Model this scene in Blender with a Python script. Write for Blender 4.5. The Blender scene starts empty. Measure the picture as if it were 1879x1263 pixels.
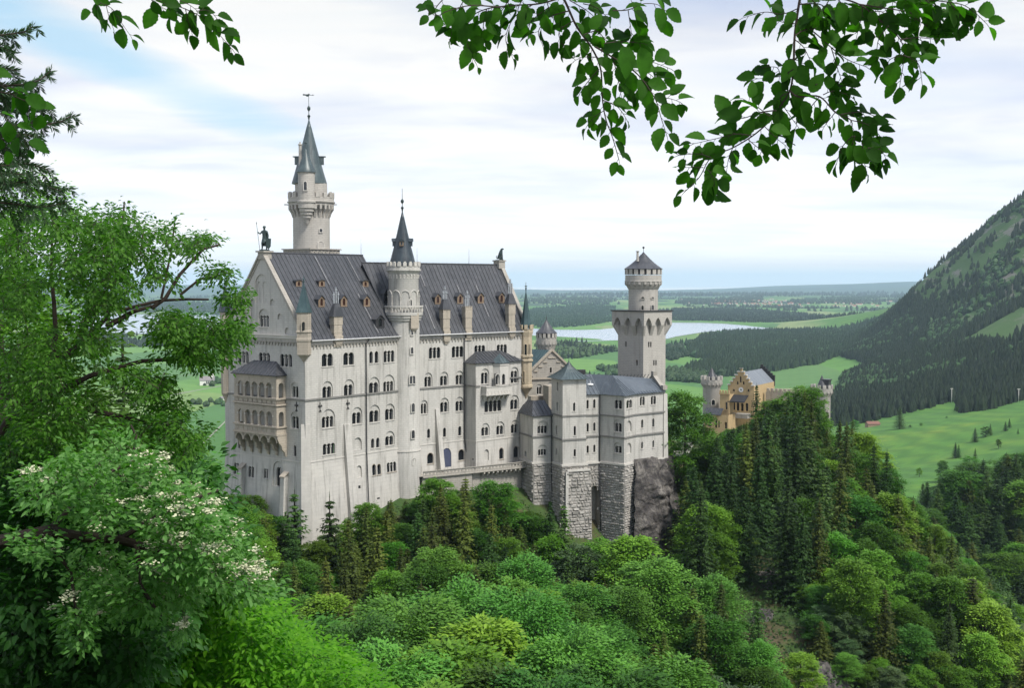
import bpy, bmesh, math, random
import numpy as np
from mathutils import Vector, Matrix, noise
from mathutils.geometry import delaunay_2d_cdt
R = math.radians
scene = bpy.context.scene
COL = scene.collection
random.seed(7); rng = np.random.default_rng(7)

# ------------------------------------------------------------------ camera
F, CX, CY, PITCH = 2150.0, 939.5, 631.5, R(3.0)
CAMZ = 190.0
CAM = Vector((0, 0, CAMZ))
cam_d = bpy.data.cameras.new('camera'); cam = bpy.data.objects.new('camera', cam_d); COL.objects.link(cam)
cam_d.sensor_fit = 'HORIZONTAL'; cam_d.sensor_width = 36; cam_d.lens = 36 * F / 1879.0
cam_d.clip_start = 0.2; cam_d.clip_end = 90000
cam.location = CAM; cam.rotation_euler = (R(90) - PITCH, 0, 0)
scene.camera = cam
# ------------------------------------------------------------------ exposure
scene.render.engine = 'CYCLES'
scene.view_settings.view_transform = 'Standard'; scene.view_settings.look = 'None'
scene.view_settings.exposure = 0.5; scene.view_settings.gamma = 1
scene.cycles.use_denoising = True
scene.cycles.max_bounces = 6; scene.cycles.transparent_max_bounces = 6; scene.cycles.volume_bounces = 0
scene.cycles.diffuse_bounces = 3; scene.cycles.glossy_bounces = 2; scene.cycles.transmission_bounces = 3
scene.cycles.caustics_reflective = False; scene.cycles.caustics_refractive = False
# ------------------------------------------------------------------ node helper
class NT:
    def __init__(s, tree): s.t = tree; s.t.nodes.clear()
    def n(s, kind, **kw):
        nd = s.t.nodes.new(kind)
        for k, v in kw.items():
            if k[0] == 'i' and k[1:].isdigit(): s.set(nd.inputs[int(k[1:])], v)
            elif k.startswith('I_'): s.set(nd.inputs[k[2:].replace('_', ' ')], v)
            else: setattr(nd, k, v)
        return nd
    def set(s, inp, v):
        if isinstance(v, bpy.types.NodeSocket): s.t.links.new(v, inp)
        elif isinstance(v, bpy.types.Node): s.t.links.new(v.outputs[0], inp)
        else:
            if isinstance(v, (tuple, list)) and len(v) == 3 and inp.type == 'RGBA': v = (*v, 1)
            inp.default_value = v
    def math(s, op, a, b=0.0, c=0.0, clamp=False):
        m = s.n('ShaderNodeMath', operation=op, use_clamp=clamp); s.set(m.inputs[0], a); s.set(m.inputs[1], b); s.set(m.inputs[2], c); return m.outputs[0]
    def mix(s, f, a, b, mode='MIX'):
        m = s.n('ShaderNodeMix', data_type='RGBA', blend_type=mode); s.set(m.inputs[0], f); s.set(m.inputs[6], a); s.set(m.inputs[7], b); return m.outputs[2]
    def noise(s, vec, scale, detail=3, rough=.55, dim='3D'):
        m = s.n('ShaderNodeTexNoise', noise_dimensions=dim); s.set(m.inputs['Vector'], vec); m.inputs['Scale'].default_value = scale
        m.inputs['Detail'].default_value = detail; m.inputs['Roughness'].default_value = rough; return m
    def ramp(s, f, stops):
        m = s.n('ShaderNodeValToRGB'); s.set(m.inputs[0], f); e = m.color_ramp.elements
        while len(e) < len(stops): e.new(.5)
        for q, (p, c) in zip(e, stops):
            q.position = p; q.color = (c, c, c, 1) if isinstance(c, (int, float)) else (*c, 1)
        return m.outputs[0]
    def maprange(s, v, a, b, c=0.0, d=1.0):
        m = s.n('ShaderNodeMapRange'); s.set(m.inputs[0], v); m.inputs[1].default_value = a; m.inputs[2].default_value = b
        m.inputs[3].default_value = c; m.inputs[4].default_value = d; return m.outputs[0]
    def scalev(s, vec, sc):
        m = s.n('ShaderNodeVectorMath', operation='MULTIPLY'); s.set(m.inputs[0], vec); m.inputs[1].default_value = sc; return m.outputs[0]
# ------------------------------------------------------------------ world and sun
SUN_EL, SUN_AZ = R(54), R(132)        # azimuth measured clockwise from +Y (view direction)
world = bpy.data.worlds.new('World'); scene.world = world; world.use_nodes = True
w = NT(world.node_tree)
sky = w.n('ShaderNodeTexSky', sky_type='NISHITA', sun_disc=False, sun_elevation=SUN_EL, sun_rotation=SUN_AZ, air_density=1.0, dust_density=1.5, ozone_density=1.0, altitude=900)
tc = w.n('ShaderNodeTexCoord')
sep = w.n('ShaderNodeSeparateXYZ', i0=tc.outputs['Generated'])
# clouds lie on a flat layer high above: project the direction onto it so they stretch towards the horizon
zc = w.math('MAXIMUM', sep.outputs[2], 0.0)
zz = w.math('ADD', zc, 0.07)
cu = w.math('DIVIDE', sep.outputs[0], zz); cv = w.math('DIVIDE', sep.outputs[1], zz)
cvec = w.n('ShaderNodeCombineXYZ', i0=w.math('MULTIPLY', cu, 0.8), i1=w.math('MULTIPLY', cv, 1.05), i2=3.3)
n1 = w.noise(cvec.outputs[0], 1.1, 6, .5); n1.inputs['Distortion'].default_value = .3
n2 = w.noise(cvec.outputs[0], 0.42, 3, .5)
cvec2 = w.n('ShaderNodeCombineXYZ', i0=w.math('MULTIPLY', cu, 0.55), i1=w.math('MULTIPLY', cv, 2.2), i2=9.1)
n3 = w.noise(cvec2.outputs[0], 1.7, 5, .55)
# blue gap high on the left of the view
gx = w.math('SUBTRACT', sep.outputs[0], -0.335); gz = w.math('SUBTRACT', w.math('ADD', sep.outputs[2], w.math('MULTIPLY', gx, 0.42)), 0.186)
gap = w.math('ADD', w.math('POWER', w.math('DIVIDE', gx, 0.13), 2.0), w.math('POWER', w.math('DIVIDE', gz, 0.020), 2.0))
gap = w.math('ADD', gap, w.math('MULTIPLY', w.math('SUBTRACT', n1.outputs[0], .5), 5.5))
gapm = w.maprange(gap, 1.9, -0.2, 0, 1)
wisps = w.ramp(n3.outputs[0], [(.36, 0.0), (.62, 1.0)])
cover = w.math('SUBTRACT', w.math('ADD', 0.91, w.math('MULTIPLY', wisps, .09)), w.math('MULTIPLY', gapm, .80), clamp=True)
shade = w.ramp(n1.outputs[0], [(.36, (0.80, 0.84, .96)), (.56, (1.10, 1.09, 1.07))])
shade2 = w.ramp(n2.outputs[0], [(.40, (.68, .76, .97)), (.56, (1, 1, 1))])
shade2 = w.mix(w.math('POWER', w.math('SUBTRACT', 1.0, zc, clamp=True), 14.0), shade2, (1, 1, 1)); cloud = w.mix(1.0, shade, shade2, 'MULTIPLY'); cloud = w.mix(w.math('POWER', w.math('SUBTRACT', 1.0, zc, clamp=True), 12.0), cloud, (1, 1, 1))
cl = w.n('ShaderNodeBackground', I_Color=cloud, I_Strength=w.math('ADD', .60, w.math('MULTIPLY', w.math('POWER', w.math('SUBTRACT', 1.0, zc, clamp=True), 9.0), .50)))
bg = w.n('ShaderNodeBackground', I_Color=w.mix(.35, sky.outputs[0], (5.2, 8.5, 9.5)), I_Strength=0.10)
ms = w.n('ShaderNodeMixShader', i0=cover, i1=bg.outputs[0], i2=cl.outputs[0])
w.n('ShaderNodeOutputWorld', i0=ms.outputs[0])
sd = bpy.data.lights.new('sun', 'SUN'); sd.energy = 3.5; sd.angle = R(12); sd.color = (1, .955, .88)
sun = bpy.data.objects.new('sun', sd); COL.objects.link(sun)
sdir = Vector((math.sin(SUN_AZ) * math.cos(SUN_EL), math.cos(SUN_AZ) * math.cos(SUN_EL), math.sin(SUN_EL)))
sun.rotation_euler = sdir.to_track_quat('Z', 'Y').to_euler(); sun.location = (60, -60, 400)

# ------------------------------------------------------------------ pixel <-> world
cP, sP = math.cos(PITCH), math.sin(PITCH)
def ray(px, py):
    x = (px - CX) / F; y = -(py - CY) / F
    return Vector((x, cP + y * sP, -sP + y * cP))
def P(px, py, Y):
    d = ray(px, py); return CAM + d * (Y / d.y)
def Pz(px, py, z):
    d = ray(px, py); return CAM + d * ((z - CAMZ) / d.z)
def proj(p):
    v = Vector(p) - CAM; x = v.x; y = v.y * sP + v.z * cP; w_ = v.y * cP - v.z * sP
    return CX + F * x / w_, CY - F * y / w_
def Z(px, py, Y): return P(px, py, Y).z
def V2(a): return Vector((a[0], a[1]))

# ------------------------------------------------------------------ mesh builder
class MB:
    def __init__(s): s.v = []; s.f = []; s.uv = []; s.smooth = []
    def face(s, pts, uv=None, sm=False):
        b = len(s.v); s.v.extend(tuple(p) for p in pts); s.f.append(tuple(range(b, b + len(pts)))); s.smooth.append(sm)
        if uv is None:
            a, q, c = Vector(pts[0]), Vector(pts[1]), Vector(pts[2]); n = (q - a).cross(c - a)
            if n.length < 1e-9 and len(pts) > 3: n = (c - q).cross(Vector(pts[3]) - q)
            n = n.normalized() if n.length > 1e-12 else Vector((0, 0, 1))
            h = math.hypot(n.x, n.y)
            if h > .25:
                t = (-n.y / h, n.x / h); k = 1 / h
                uv = [(p[0] * t[0] + p[1] * t[1], p[2] * min(k, 2)) for p in pts]
            else: uv = [(p[0], p[1]) for p in pts]
        s.uv.extend(uv)
    def hexa(s, p, sm=False):   # 8 points: bottom ring (ccw from above) then top ring
        for q in ((3, 2, 1, 0), (4, 5, 6, 7), (0, 1, 5, 4), (1, 2, 6, 5), (2, 3, 7, 6), (3, 0, 4, 7)): s.face([p[i] for i in q])
    def obox(s, c, ux, uy, uz, hx, hy, z0, z1):   # oriented box, c base point, half sizes hx, hy, z0..z1 along uz
        c = Vector(c); p = []
        for zz_ in (z0, z1):
            for a, b in ((-1, -1), (1, -1), (1, 1), (-1, 1)): p.append(c + ux * (a * hx) + uy * (b * hy) + uz * zz_)
        s.hexa(p)
    def prism(s, ring, z0, z1, top=True, bottom=False, ring2=None):
        r2 = ring2 or ring; n = len(ring)
        for i in range(n):
            j = (i + 1) % n; s.face([(*ring[i][:2], z0), (*ring[j][:2], z0), (*r2[j][:2], z1), (*r2[i][:2], z1)])
        if top: s.face([(*q[:2], z1) for q in r2])
        if bottom: s.face([(*q[:2], z0) for q in reversed(ring)])
    def lathe(s, c, prof, n=24, sm=True, a0=0.0, cap=False):
        # prof: list of (r, z) from bottom to top
        cx, cy = c[0], c[1]
        for (r0, z0), (r1, z1) in zip(prof, prof[1:]):
            for i in range(n):
                t0 = a0 + 2 * math.pi * i / n; t1 = a0 + 2 * math.pi * (i + 1) / n
                q = [(cx + r0 * math.cos(t0), cy + r0 * math.sin(t0), z0), (cx + r0 * math.cos(t1), cy + r0 * math.sin(t1), z0),
                     (cx + r1 * math.cos(t1), cy + r1 * math.sin(t1), z1), (cx + r1 * math.cos(t0), cy + r1 * math.sin(t0), z1)]
                R0 = max(r0, r1); U = [(t0 * R0, z0 + abs(r0)), (t1 * R0, z0 + abs(r0)), (t1 * R0, z1 + abs(r1)), (t0 * R0, z1 + abs(r1))]
                if abs(z0 - z1) > 1e-4: U = [(u, v_ - abs(q2)) for (u, v_), q2 in zip(U, (r0, r0, r1, r1))]
                if r1 < 1e-4: q = q[:3]; U = U[:3]
                elif r0 < 1e-4: q = [q[0], q[2], q[3]]; U = [U[0], U[2], U[3]]
                s.face(q, U, sm)
        if cap: s.face([(cx + prof[-1][0] * math.cos(a0 + 2 * math.pi * i / n), cy + prof[-1][0] * math.sin(a0 + 2 * math.pi * i / n), prof[-1][1]) for i in range(n)])
    def tube(s, pts, rad, n=6, sm=True):
        pts = [Vector(p) for p in pts]; rs = rad if isinstance(rad, (list, tuple)) else [rad] * len(pts)
        rings = []
        for i, p in enumerate(pts):
            d = (pts[min(i + 1, len(pts) - 1)] - pts[max(i - 1, 0)]).normalized()
            a = d.orthogonal().normalized() if i == 0 else (rings_a - d * rings_a.dot(d)).normalized()
            rings_a = a; b = d.cross(a)
            rings.append([p + (a * math.cos(2 * math.pi * k / n) + b * math.sin(2 * math.pi * k / n)) * rs[i] for k in range(n)])
        for r0, r1 in zip(rings, rings[1:]):
            for k in range(n): s.face([r0[k], r0[(k + 1) % n], r1[(k + 1) % n], r1[k]], None, sm)
        s.face(list(reversed(rings[0]))); s.face(rings[-1])
    def sphere(s, c, r, n=10, m=6, sc=(1, 1, 1)):
        prof = [(math.sin(math.pi * i / m) * r * sc[0], c[2] - math.cos(math.pi * i / m) * r * sc[2]) for i in range(m + 1)]
        prof[0] = (0, prof[0][1]); prof[-1] = (0, prof[-1][1]); s.lathe(c, prof, n)
    def build(s, name, mat, parent=None, shade=True):
        me = bpy.data.meshes.new(name); me.from_pydata(s.v, [], s.f)
        uvl = me.uv_layers.new(name='UVMap'); uvl.data.foreach_set('uv', np.array(s.uv, dtype=np.float32).ravel())
        me.polygons.foreach_set('use_smooth', np.array(s.smooth, dtype=bool))
        if any(s.smooth):
            bm = bmesh.new(); bm.from_mesh(me); bmesh.ops.remove_doubles(bm, verts=bm.verts, dist=1e-4)
            for e_ in bm.edges:
                if len(e_.link_faces) == 2 and e_.calc_face_angle(0) > .6: e_.smooth = False
            bm.to_mesh(me); bm.free()
        for m in (mat if isinstance(mat, (list, tuple)) else [mat]): me.materials.append(m)
        me.update()
        return link(name, me, parent)
def link(name, me, parent=None):
    o = bpy.data.objects.new(name, me); COL.objects.link(o)
    if parent is not None: o.parent = parent; o.matrix_parent_inverse = Matrix.Translation(-Vector(parent.location))
    return o
def npmesh(name, V, Fc, mat, parent=None, smooth=False, nv=None):
    """mesh from numpy arrays: all faces with the same vertex count"""
    V = np.ascontiguousarray(V, dtype=np.float32); Fc = np.ascontiguousarray(Fc, dtype=np.int32)
    me = bpy.data.meshes.new(name); k = Fc.shape[1]; n = Fc.shape[0]
    me.vertices.add(len(V)); me.vertices.foreach_set('co', V.ravel())
    me.loops.add(n * k); me.loops.foreach_set('vertex_index', Fc.ravel())
    me.polygons.add(n); me.polygons.foreach_set('loop_start', np.arange(0, n * k, k, dtype=np.int32)); me.polygons.foreach_set('loop_total', np.full(n, k, dtype=np.int32))
    me.polygons.foreach_set('use_smooth', np.full(n, smooth, dtype=bool))
    for m in (mat if isinstance(mat, (list, tuple)) else [mat]): me.materials.append(m)
    me.update(calc_edges=True)
    if name is None: return me
    return link(name, me, parent)
def tag(o, label=None, cat=None, group=None, kind=None):
    if label: o['label'] = label
    if cat: o['category'] = cat
    if group: o['group'] = group
    if kind: o['kind'] = kind
    return o
def thing(name, label, cat, loc=(0, 0, 0), group=None):
    o = bpy.data.objects.new(name, None); COL.objects.link(o); o.location = loc; o.empty_display_size = .5
    bpy.context.view_layer.update() if False else None
    return tag(o, label, cat, group)

# ------------------------------------------------------------------ materials
MATS = {}
def newmat(name):
    m = bpy.data.materials.new(name); m.use_nodes = True; MATS[name] = m; return m, NT(m.node_tree)
def finish(n, col, rough=.85, bump=None, bstr=.3, bdist=.05, spec=.3, metal=0.0, extra=None):
    b = n.n('ShaderNodeBsdfPrincipled', I_Base_Color=col, I_Roughness=rough, I_Metallic=metal); b.inputs['Specular IOR Level'].default_value = spec
    if bump is not None:
        bp = n.n('ShaderNodeBump', I_Height=bump, I_Strength=bstr, I_Distance=bdist); n.set(b.inputs['Normal'], bp.outputs[0])
    if extra: extra(b)
    n.n('ShaderNodeOutputMaterial', i0=b.outputs[0]); return b
def ashlar(name, c1, c2, mortar, bw=1.1, bh=.42, stain=.35, msize=.03, stainc=(.12, .115, .10), warm=(.0, .0, .0)):
    m, n = newmat(name)
    uv = n.n('ShaderNodeTexCoord').outputs['UV']; geo = n.n('ShaderNodeNewGeometry').outputs['Position']
    br = n.n('ShaderNodeTexBrick', I_Vector=uv, I_Color1=c1, I_Color2=c2, I_Mortar=mortar, I_Scale=1.0)
    br.inputs['Mortar Size'].default_value = msize; br.inputs['Brick Width'].default_value = bw; br.inputs['Row Height'].default_value = bh; br.inputs['Mortar Smooth'].default_value = .4; br.inputs['Bias'].default_value = 0
    big = n.noise(geo, .16, 5, .6)
    c = n.mix(n.maprange(big.outputs[0], .40, .66, 0, .55), br.outputs[0], (c1[0] * .78, c1[1] * .79, c1[2] * .80))
    st = n.noise(n.scalev(geo, (1.1, 1.1, .10)), 1.0, 5, .65)     # rain streaks
    c = n.mix(n.math('MULTIPLY', n.maprange(st.outputs[0], .50, .74), stain), c, stainc)
    fine = n.noise(geo, 2.6, 4, .7)
    c = n.mix(n.maprange(fine.outputs[0], .3, .75, 0, .30), c, (c1[0] * .70, c1[1] * .69, c1[2] * .67))
    bh_ = n.math('MULTIPLY', br.outputs['Fac'], -1.0); bh_ = n.math('ADD', bh_, n.math('MULTIPLY', fine.outputs[0], .5))
    finish(n, c, .9, bh_, .5, .04); return m
WALL = ashlar('limestone', (.53, .512, .472), (.485, .47, .435), (.35, .34, .32), msize=.03, stain=.65)
WALLW = ashlar('limestone_weathered', (.40, .375, .33), (.345, .32, .285), (.21, .195, .17), stain=.5)
STRING = ashlar('shadow_toned_moulding', (.23, .225, .21), (.19, .185, .175), (.14, .135, .13), stain=.3)  # string courses darkened in colour to carry their shadow line
WALLB = ashlar('limestone_foundation', (.535, .515, .475), (.495, .477, .442), (.41, .40, .375), bw=2.4, bh=.8, stain=.75, msize=.015)
TRIM = ashlar('pale_trim_stone', (.57, .545, .50), (.53, .51, .465), (.45, .43, .395), bw=1.4, bh=.5, stain=.18, msize=.012)
OCHRE = ashlar('ochre_sandstone', (.50, .42, .30), (.43, .365, .27), (.30, .23, .14), stain=.35)
SAND = ashlar('pale_sandstone', (.44, .39, .32), (.39, .345, .28), (.29, .25, .20), bw=1.0, bh=.45, stain=.45)
BRICKY = ashlar('yellow_brick', (.56, .41, .22), (.50, .36, .185), (.40, .31, .19), bw=.6, bh=.25, stain=.25)
TOWERST = ashlar('tower_limestone', (.46, .435, .395), (.41, .39, .355), (.27, .25, .23), bw=1.0, bh=.4, stain=.4)
def roofmat(name, a, b, patina, pf=.3, rough=.42):
    m, n = newmat(name)
    geo = n.n('ShaderNodeNewGeometry').outputs['Position']; uv = n.n('ShaderNodeTexCoord').outputs['UV']
    big = n.noise(geo, .22, 5, .6); fine = n.noise(n.scalev(geo, (1.8, 1.8, .5)), 1.0, 4, .65)
    br = n.n('ShaderNodeTexBrick', I_Vector=n.scalev(uv, (1.0, 1.0, 1.0)), I_Color1=(0, 0, 0), I_Color2=(1, 1, 1), I_Mortar=(.5, .5, .5), I_Scale=1.0)
    br.offset = 0.37; br.inputs['Mortar Size'].default_value = .0; br.inputs['Brick Width'].default_value = 2.6; br.inputs['Row Height'].default_value = 7.0
    c = n.mix(n.math('ADD', n.math('MULTIPLY', br.outputs[0], .6), n.math('MULTIPLY', big.outputs[0], .5)), a, b)
    c = n.mix(n.math('MULTIPLY', n.maprange(fine.outputs[0], .48, .72), pf), c, patina)
    finish(n, c, rough, fine.outputs[0], .15, .03, spec=.5, metal=.0); return m
ROOF = roofmat('dark_metal_roof', (.030, .033, .038), (.062, .064, .070), (.12, .118, .128), .45)
ROOFB = roofmat('blue_grey_roof', (.055, .068, .082), (.095, .112, .13), (.15, .175, .19), .4)
ROOFG = roofmat('green_copper_roof', (.022, .048, .054), (.045, .082, .088), (.10, .155, .155), .5)
ROOFS = roofmat('slate_blue_spire', (.016, .024, .032), (.03, .042, .052), (.07, .10, .11), .4)
ROOFC = roofmat('grey_green_cone', (.036, .052, .058), (.06, .085, .09), (.12, .16, .16), .45)
ROOFL = roofmat('light_zinc_roof', (.19, .21, .235), (.25, .275, .30), (.14, .15, .17), .4)
def plain(name, col, rough=.7, var=.25, scale=1.5, spec=.3, metal=0):
    m, n = newmat(name); geo = n.n('ShaderNodeNewGeometry').outputs['Position']
    f = n.noise(geo, scale, 4, .6)
    c = n.mix(n.maprange(f.outputs[0], .3, .7), tuple(x * (1 - var) for x in col), tuple(min(1, x * (1 + var)) for x in col))
    finish(n, c, rough, f.outputs[0], .15, .02, spec, metal); return m
DARKM = plain('dark_ironwork', (.03, .03, .032), .5)
BRONZE = plain('green_bronze', (.035, .055, .055), .45, metal=.3)
WOOD = plain('orange_brown_wood', (.20, .145, .10), .6)
DOORM = plain('blue_grey_door_paint', (.055, .065, .11), .6, .12)
FLUE = plain('galvanised_flue', (.40, .42, .44), .35, metal=.6)
FLASH = plain('weathered_lead_flashing', (.20, .20, .205), .5)
GUTTER = plain('zinc_gutter', (.55, .55, .55), .5, .1)
m, n = newmat('dark_window_glass')
oi_ = n.n('ShaderNodeObjectInfo'); finish(n, n.mix(n.maprange(oi_.outputs['Random'], .55, 1.0, 0, 1), (.010, .012, .016), (.035, .036, .038)), .12, None, spec=.6); GLASS = m
m, n = newmat('red_window_glass')
finish(n, (.035, .012, .009), .25, None, spec=.5); RGLASS = m
CLOCKW = plain('clock_face_white', (.8, .8, .78), .5, .03)
# rusticated masonry
m, n = newmat('rusticated_limestone')
geo = n.n('ShaderNodeNewGeometry'); isl = geo.outputs['Random Per Island']
f1 = n.noise(geo.outputs['Position'], 3.2, 5, .7); f2 = n.noise(n.scalev(geo.outputs['Position'], (.5, .5, .12)), 1.0, 4, .6)
c = n.mix(isl, (.31, .295, .27), (.50, .475, .435)); c = n.mix(n.maprange(f1.outputs[0], .40, .72, 0, .7), c, (.17, .16, .145)); c = n.mix(n.maprange(f2.outputs[0], .5, .72, 0, .5), c, (.16, .15, .15))
finish(n, c, .95, f1.outputs[0], .9, .12); RUST = m
m, n = newmat('masonry_joint'); f1 = n.noise(n.n('ShaderNodeNewGeometry').outputs['Position'], 2.0, 4, .7)
finish(n, n.mix(f1.outputs[0], (.20, .19, .17), (.33, .31, .28)), .95, f1.outputs[0], .5, .1); JOINT = m
# cliff rock
m, n = newmat('cliff_rock'); g = n.n('ShaderNodeNewGeometry').outputs['Position']
f1 = n.noise(g, .35, 8, .65); f2 = n.noise(g, 1.7, 6, .7); vo = n.n('ShaderNodeTexVoronoi', feature='DISTANCE_TO_EDGE', I_Vector=n.scalev(g, (1, 1, .5)), I_Scale=.45)
c = n.ramp(f1.outputs[0], [(.30, (.030, .028, .027)), (.46, (.09, .082, .074)), (.58, (.20, .185, .165)), (.75, (.33, .30, .26))])
c = n.mix(n.maprange(f2.outputs[0], .42, .64, 0, .75), c, (.05, .045, .05)); c = n.mix(n.maprange(vo.outputs[0], 0, .06, .25, 0), c, (.02, .02, .02))
finish(n, c, .95, n.math('ADD', f2.outputs[0], f1.outputs[0]), 1.0, .5); ROCK = m
# ------------------------------------------------------------------ architecture helpers
UPV = Vector((0, 0, 1))
class Wall:
    """planar wall: o origin, u horizontal unit, v in-plane up unit, n outward (u x v); poly in (u, v) metres"""
    def __init__(s, o, u, v, poly, stone=None):
        s.o = Vector(o); s.u = Vector(u).normalized(); s.v = Vector(v).normalized(); s.n = s.u.cross(s.v).normalized(); s.poly = [tuple(p) for p in poly]; s.holes = []
    @staticmethod
    def quad(a, b, c, d):   # a,b bottom left/right seen from outside, c top right, d top left
        a, b, c, d = map(Vector, (a, b, c, d)); u = (b - a).normalized(); n = u.cross(d - a).normalized(); v = n.cross(u)
        return Wall(a, u, v, [((p - a).dot(u), (p - a).dot(v)) for p in (a, b, c, d)])
    def pt(s, u, v, d=0.0): return s.o + s.u * u + s.v * v + s.n * d
    def px(s, px, py):
        r = ray(px, py); t = (s.o - CAM).dot(s.n) / r.dot(s.n); p = CAM + r * t - s.o; return p.dot(s.u), p.dot(s.v)
    def cut(s, poly): s.holes.append([tuple(p) for p in poly])
    def emit(s, mb, depth=.35):
        pts = []; edges = []; 
        def add(loop):
            b = len(pts); pts.extend(Vector(p) for p in loop); edges.extend((b + i, b + (i + 1) % len(loop)) for i in range(len(loop)))
        add(s.poly)
        for h in s.holes: add(h)
        if s.holes:
            vs, es, fs, _, _, _ = delaunay_2d_cdt(pts, edges, [], 1, 1e-5)
            for f in fs:
                c = sum((vs[i] for i in f), Vector((0, 0))) / len(f)
                if any(inpoly(c, h) for h in s.holes): continue
                if not inpoly(c, s.poly): continue
                q = [vs[i] for i in f]
                a = sum(q[i].x * q[(i + 1) % len(q)].y - q[(i + 1) % len(q)].x * q[i].y for i in range(len(q)))
                if a < 0: q.reverse()
                mb.face([s.pt(*p) for p in q], [(p.x + s.o.dot(s.u), p.y + s.o.z) for p in q])
        else: mb.face([s.pt(*p) for p in s.poly], [(p[0] + s.o.dot(s.u), p[1] + s.o.z) for p in s.poly])
        for h in s.holes: reveal(mb, s, h, 0, -depth)
def inpoly(p, poly):
    x, y = p[0], p[1]; r = False; j = len(poly) - 1
    for i in range(len(poly)):
        xi, yi = poly[i]; xj, yj = poly[j]
        if (yi > y) != (yj > y) and x < (xj - xi) * (y - yi) / (yj - yi) + xi: r = not r
        j = i
    return r
def reveal(mb, w_, h, d0, d1):
    a = sum(h[i][0] * h[(i + 1) % len(h)][1] - h[(i + 1) % len(h)][0] * h[i][1] for i in range(len(h)))
    q = h if a > 0 else list(reversed(h)); k = len(q)
    for i in range(k):
        p, r = q[i], q[(i + 1) % k]
        mb.face([w_.pt(*p, d0), w_.pt(*p, d1), w_.pt(*r, d1), w_.pt(*r, d0)], [(0, p[1]), (.4, p[1]), (.4, r[1]), (0, r[1])])
def arcade(u0, u1, v0, v1, n, seg=6, stilt=0):
    """outline of n arched lights side by side from (u0,v0) to crown v1, counter-clockwise"""
    r = (u1 - u0) / (2 * n); sp = v1 - r; out = [(u0, v0), (u1, v0)]
    for k in range(n - 1, -1, -1):
        cx = u0 + (2 * k + 1) * r
        for i in range(seg + 1):
            if i == 0 and k < n - 1: continue
            a = math.pi * i / seg; out.append((cx + r * math.cos(a), sp + r * math.sin(a)))
    return out
NOSHADE = []
def window(w_, parent, px, py, n=2, blind=False, mat=None, name='window', glass=None, trim=True, deep=.55, sep_=False, slab=True, square=False, cut=True, bgrow=None):
    """px=(x0,x1) py=(top,bottom) in photo pixels of the arched lights; builds the recess, colonettes, sill and panes on wall w_"""
    mat = mat or TRIM; glass = glass or GLASS
    xm = (px[0] + px[1]) / 2; ym = (py[0] + py[1]) / 2
    u0 = w_.px(px[0], ym)[0]; u1 = w_.px(px[1], ym)[0]; v1 = w_.px(xm, py[0])[1]; v0 = w_.px(xm, py[1])[1]
    if n == 1 and (u1 - u0) < .5: m_ = (u0 + u1) / 2; u0, u1 = m_ - .25, m_ + .25
    nn = max(n, 1); r = (u1 - u0) / (2 * nn)
    if square or r > (v1 - v0) * .95:
        hole = [(u0, v0), (u1, v0), (u1, v1), (u0, v1)]; square = True
    else: hole = arcade(u0, u1, v0, v1, nn)
    mb = MB(); d = 0.0
    if blind and n > 0:
        g = bgrow if bgrow is not None else .22
        b0, b1 = u0 - g, u1 + g; R_ = (b1 - b0) / 2; sp = v1 - r * .6; bl = [(b0, v0), (b1, v0)] + [(b0 + R_ + R_ * math.cos(math.pi * i / 12), sp + R_ * math.sin(math.pi * i / 12)) for i in range(13)]
        if cut: w_.cut(bl)
        d = -.22
        inner = Wall(w_.o, w_.u, w_.v, bl); inner.holes = [[(a, b + (0.02 if abs(b - v0) < 1e-6 else 0)) for a, b in hole]]
        inner.o = w_.o + w_.n * d; inner.emit(mb, deep)
    elif n > 0:
        if cut: w_.cut(hole)
    if n == 0:    # blind niche: a shallow recess with a plain back
        if cut: w_.cut(hole)
        mb2 = MB(); q = [w_.pt(a, b, -.3) for a, b in hole]; mb2.face(q, [(a, b) for a, b in hole])
        o = mb2.build('blind_arch', w_.mat if hasattr(w_, 'mat') else mat, parent)
        return o
    # colonettes
    sp = v1 - r; cm_ = MB()
    if nn > 1:
        for k in range(1, nn):
            c = u0 + 2 * r * k
            col_r = min(.13, r * .30)
            for (a, b, rr) in ((v0, v0 + .16, col_r * 1.6), (v0 + .16, sp - .2, col_r), (sp - .2, sp + .03, col_r * 1.75)):
                q = [w_.pt(c + rr * math.cos(R(t)), a, d - .13 + rr * math.sin(R(t))) for t in range(0, 360, 60)]
                q2 = [w_.pt(c + rr * math.cos(R(t)), b, d - .13 + rr * math.sin(R(t))) for t in range(0, 360, 60)]
                for i in range(6): cm_.face([q[i], q2[i], q2[(i + 1) % 6], q[(i + 1) % 6]][::-1])
    if slab:   # sill
        a, b = w_.pt(u0 - .14, v0 - .16, 0), w_.pt(u1 + .14, v0 - .16, 0)
        dd = .12; e = [w_.pt(u, v, k) for k in (-.05, dd) for u, v in ((u0 - .14, v0 - .16), (u1 + .14, v0 - .16), (u1 + .14, v0 - .01), (u0 - .14, v0 - .01))]
        for q in ((4, 5, 6, 7), (0, 4, 7, 3), (5, 1, 2, 6), (7, 6, 2, 3), (0, 1, 5, 4)): mb.face([e[i] for i in q])
    if trim and not square:   # thin raised archivolt round the lights
        outer = arcade(u0 - .12, u1 + .12, v0, v1 + .12, 1 if nn == 1 else nn) if nn == 1 else None
        if outer:
            for i in range(1, len(outer)):
                p, q = outer[i], outer[(i + 1) % len(outer)]; p2, q2 = hole[i], hole[(i + 1) % len(hole)]
                if i == len(outer) - 1: continue
                mb.face([w_.pt(*p, .035), w_.pt(*q, .035), w_.pt(*q2, .035), w_.pt(*p2, .035)][::-1])
    fr = mb.build(name, WALL if (blind and mat is TRIM) else mat, parent)
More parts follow.
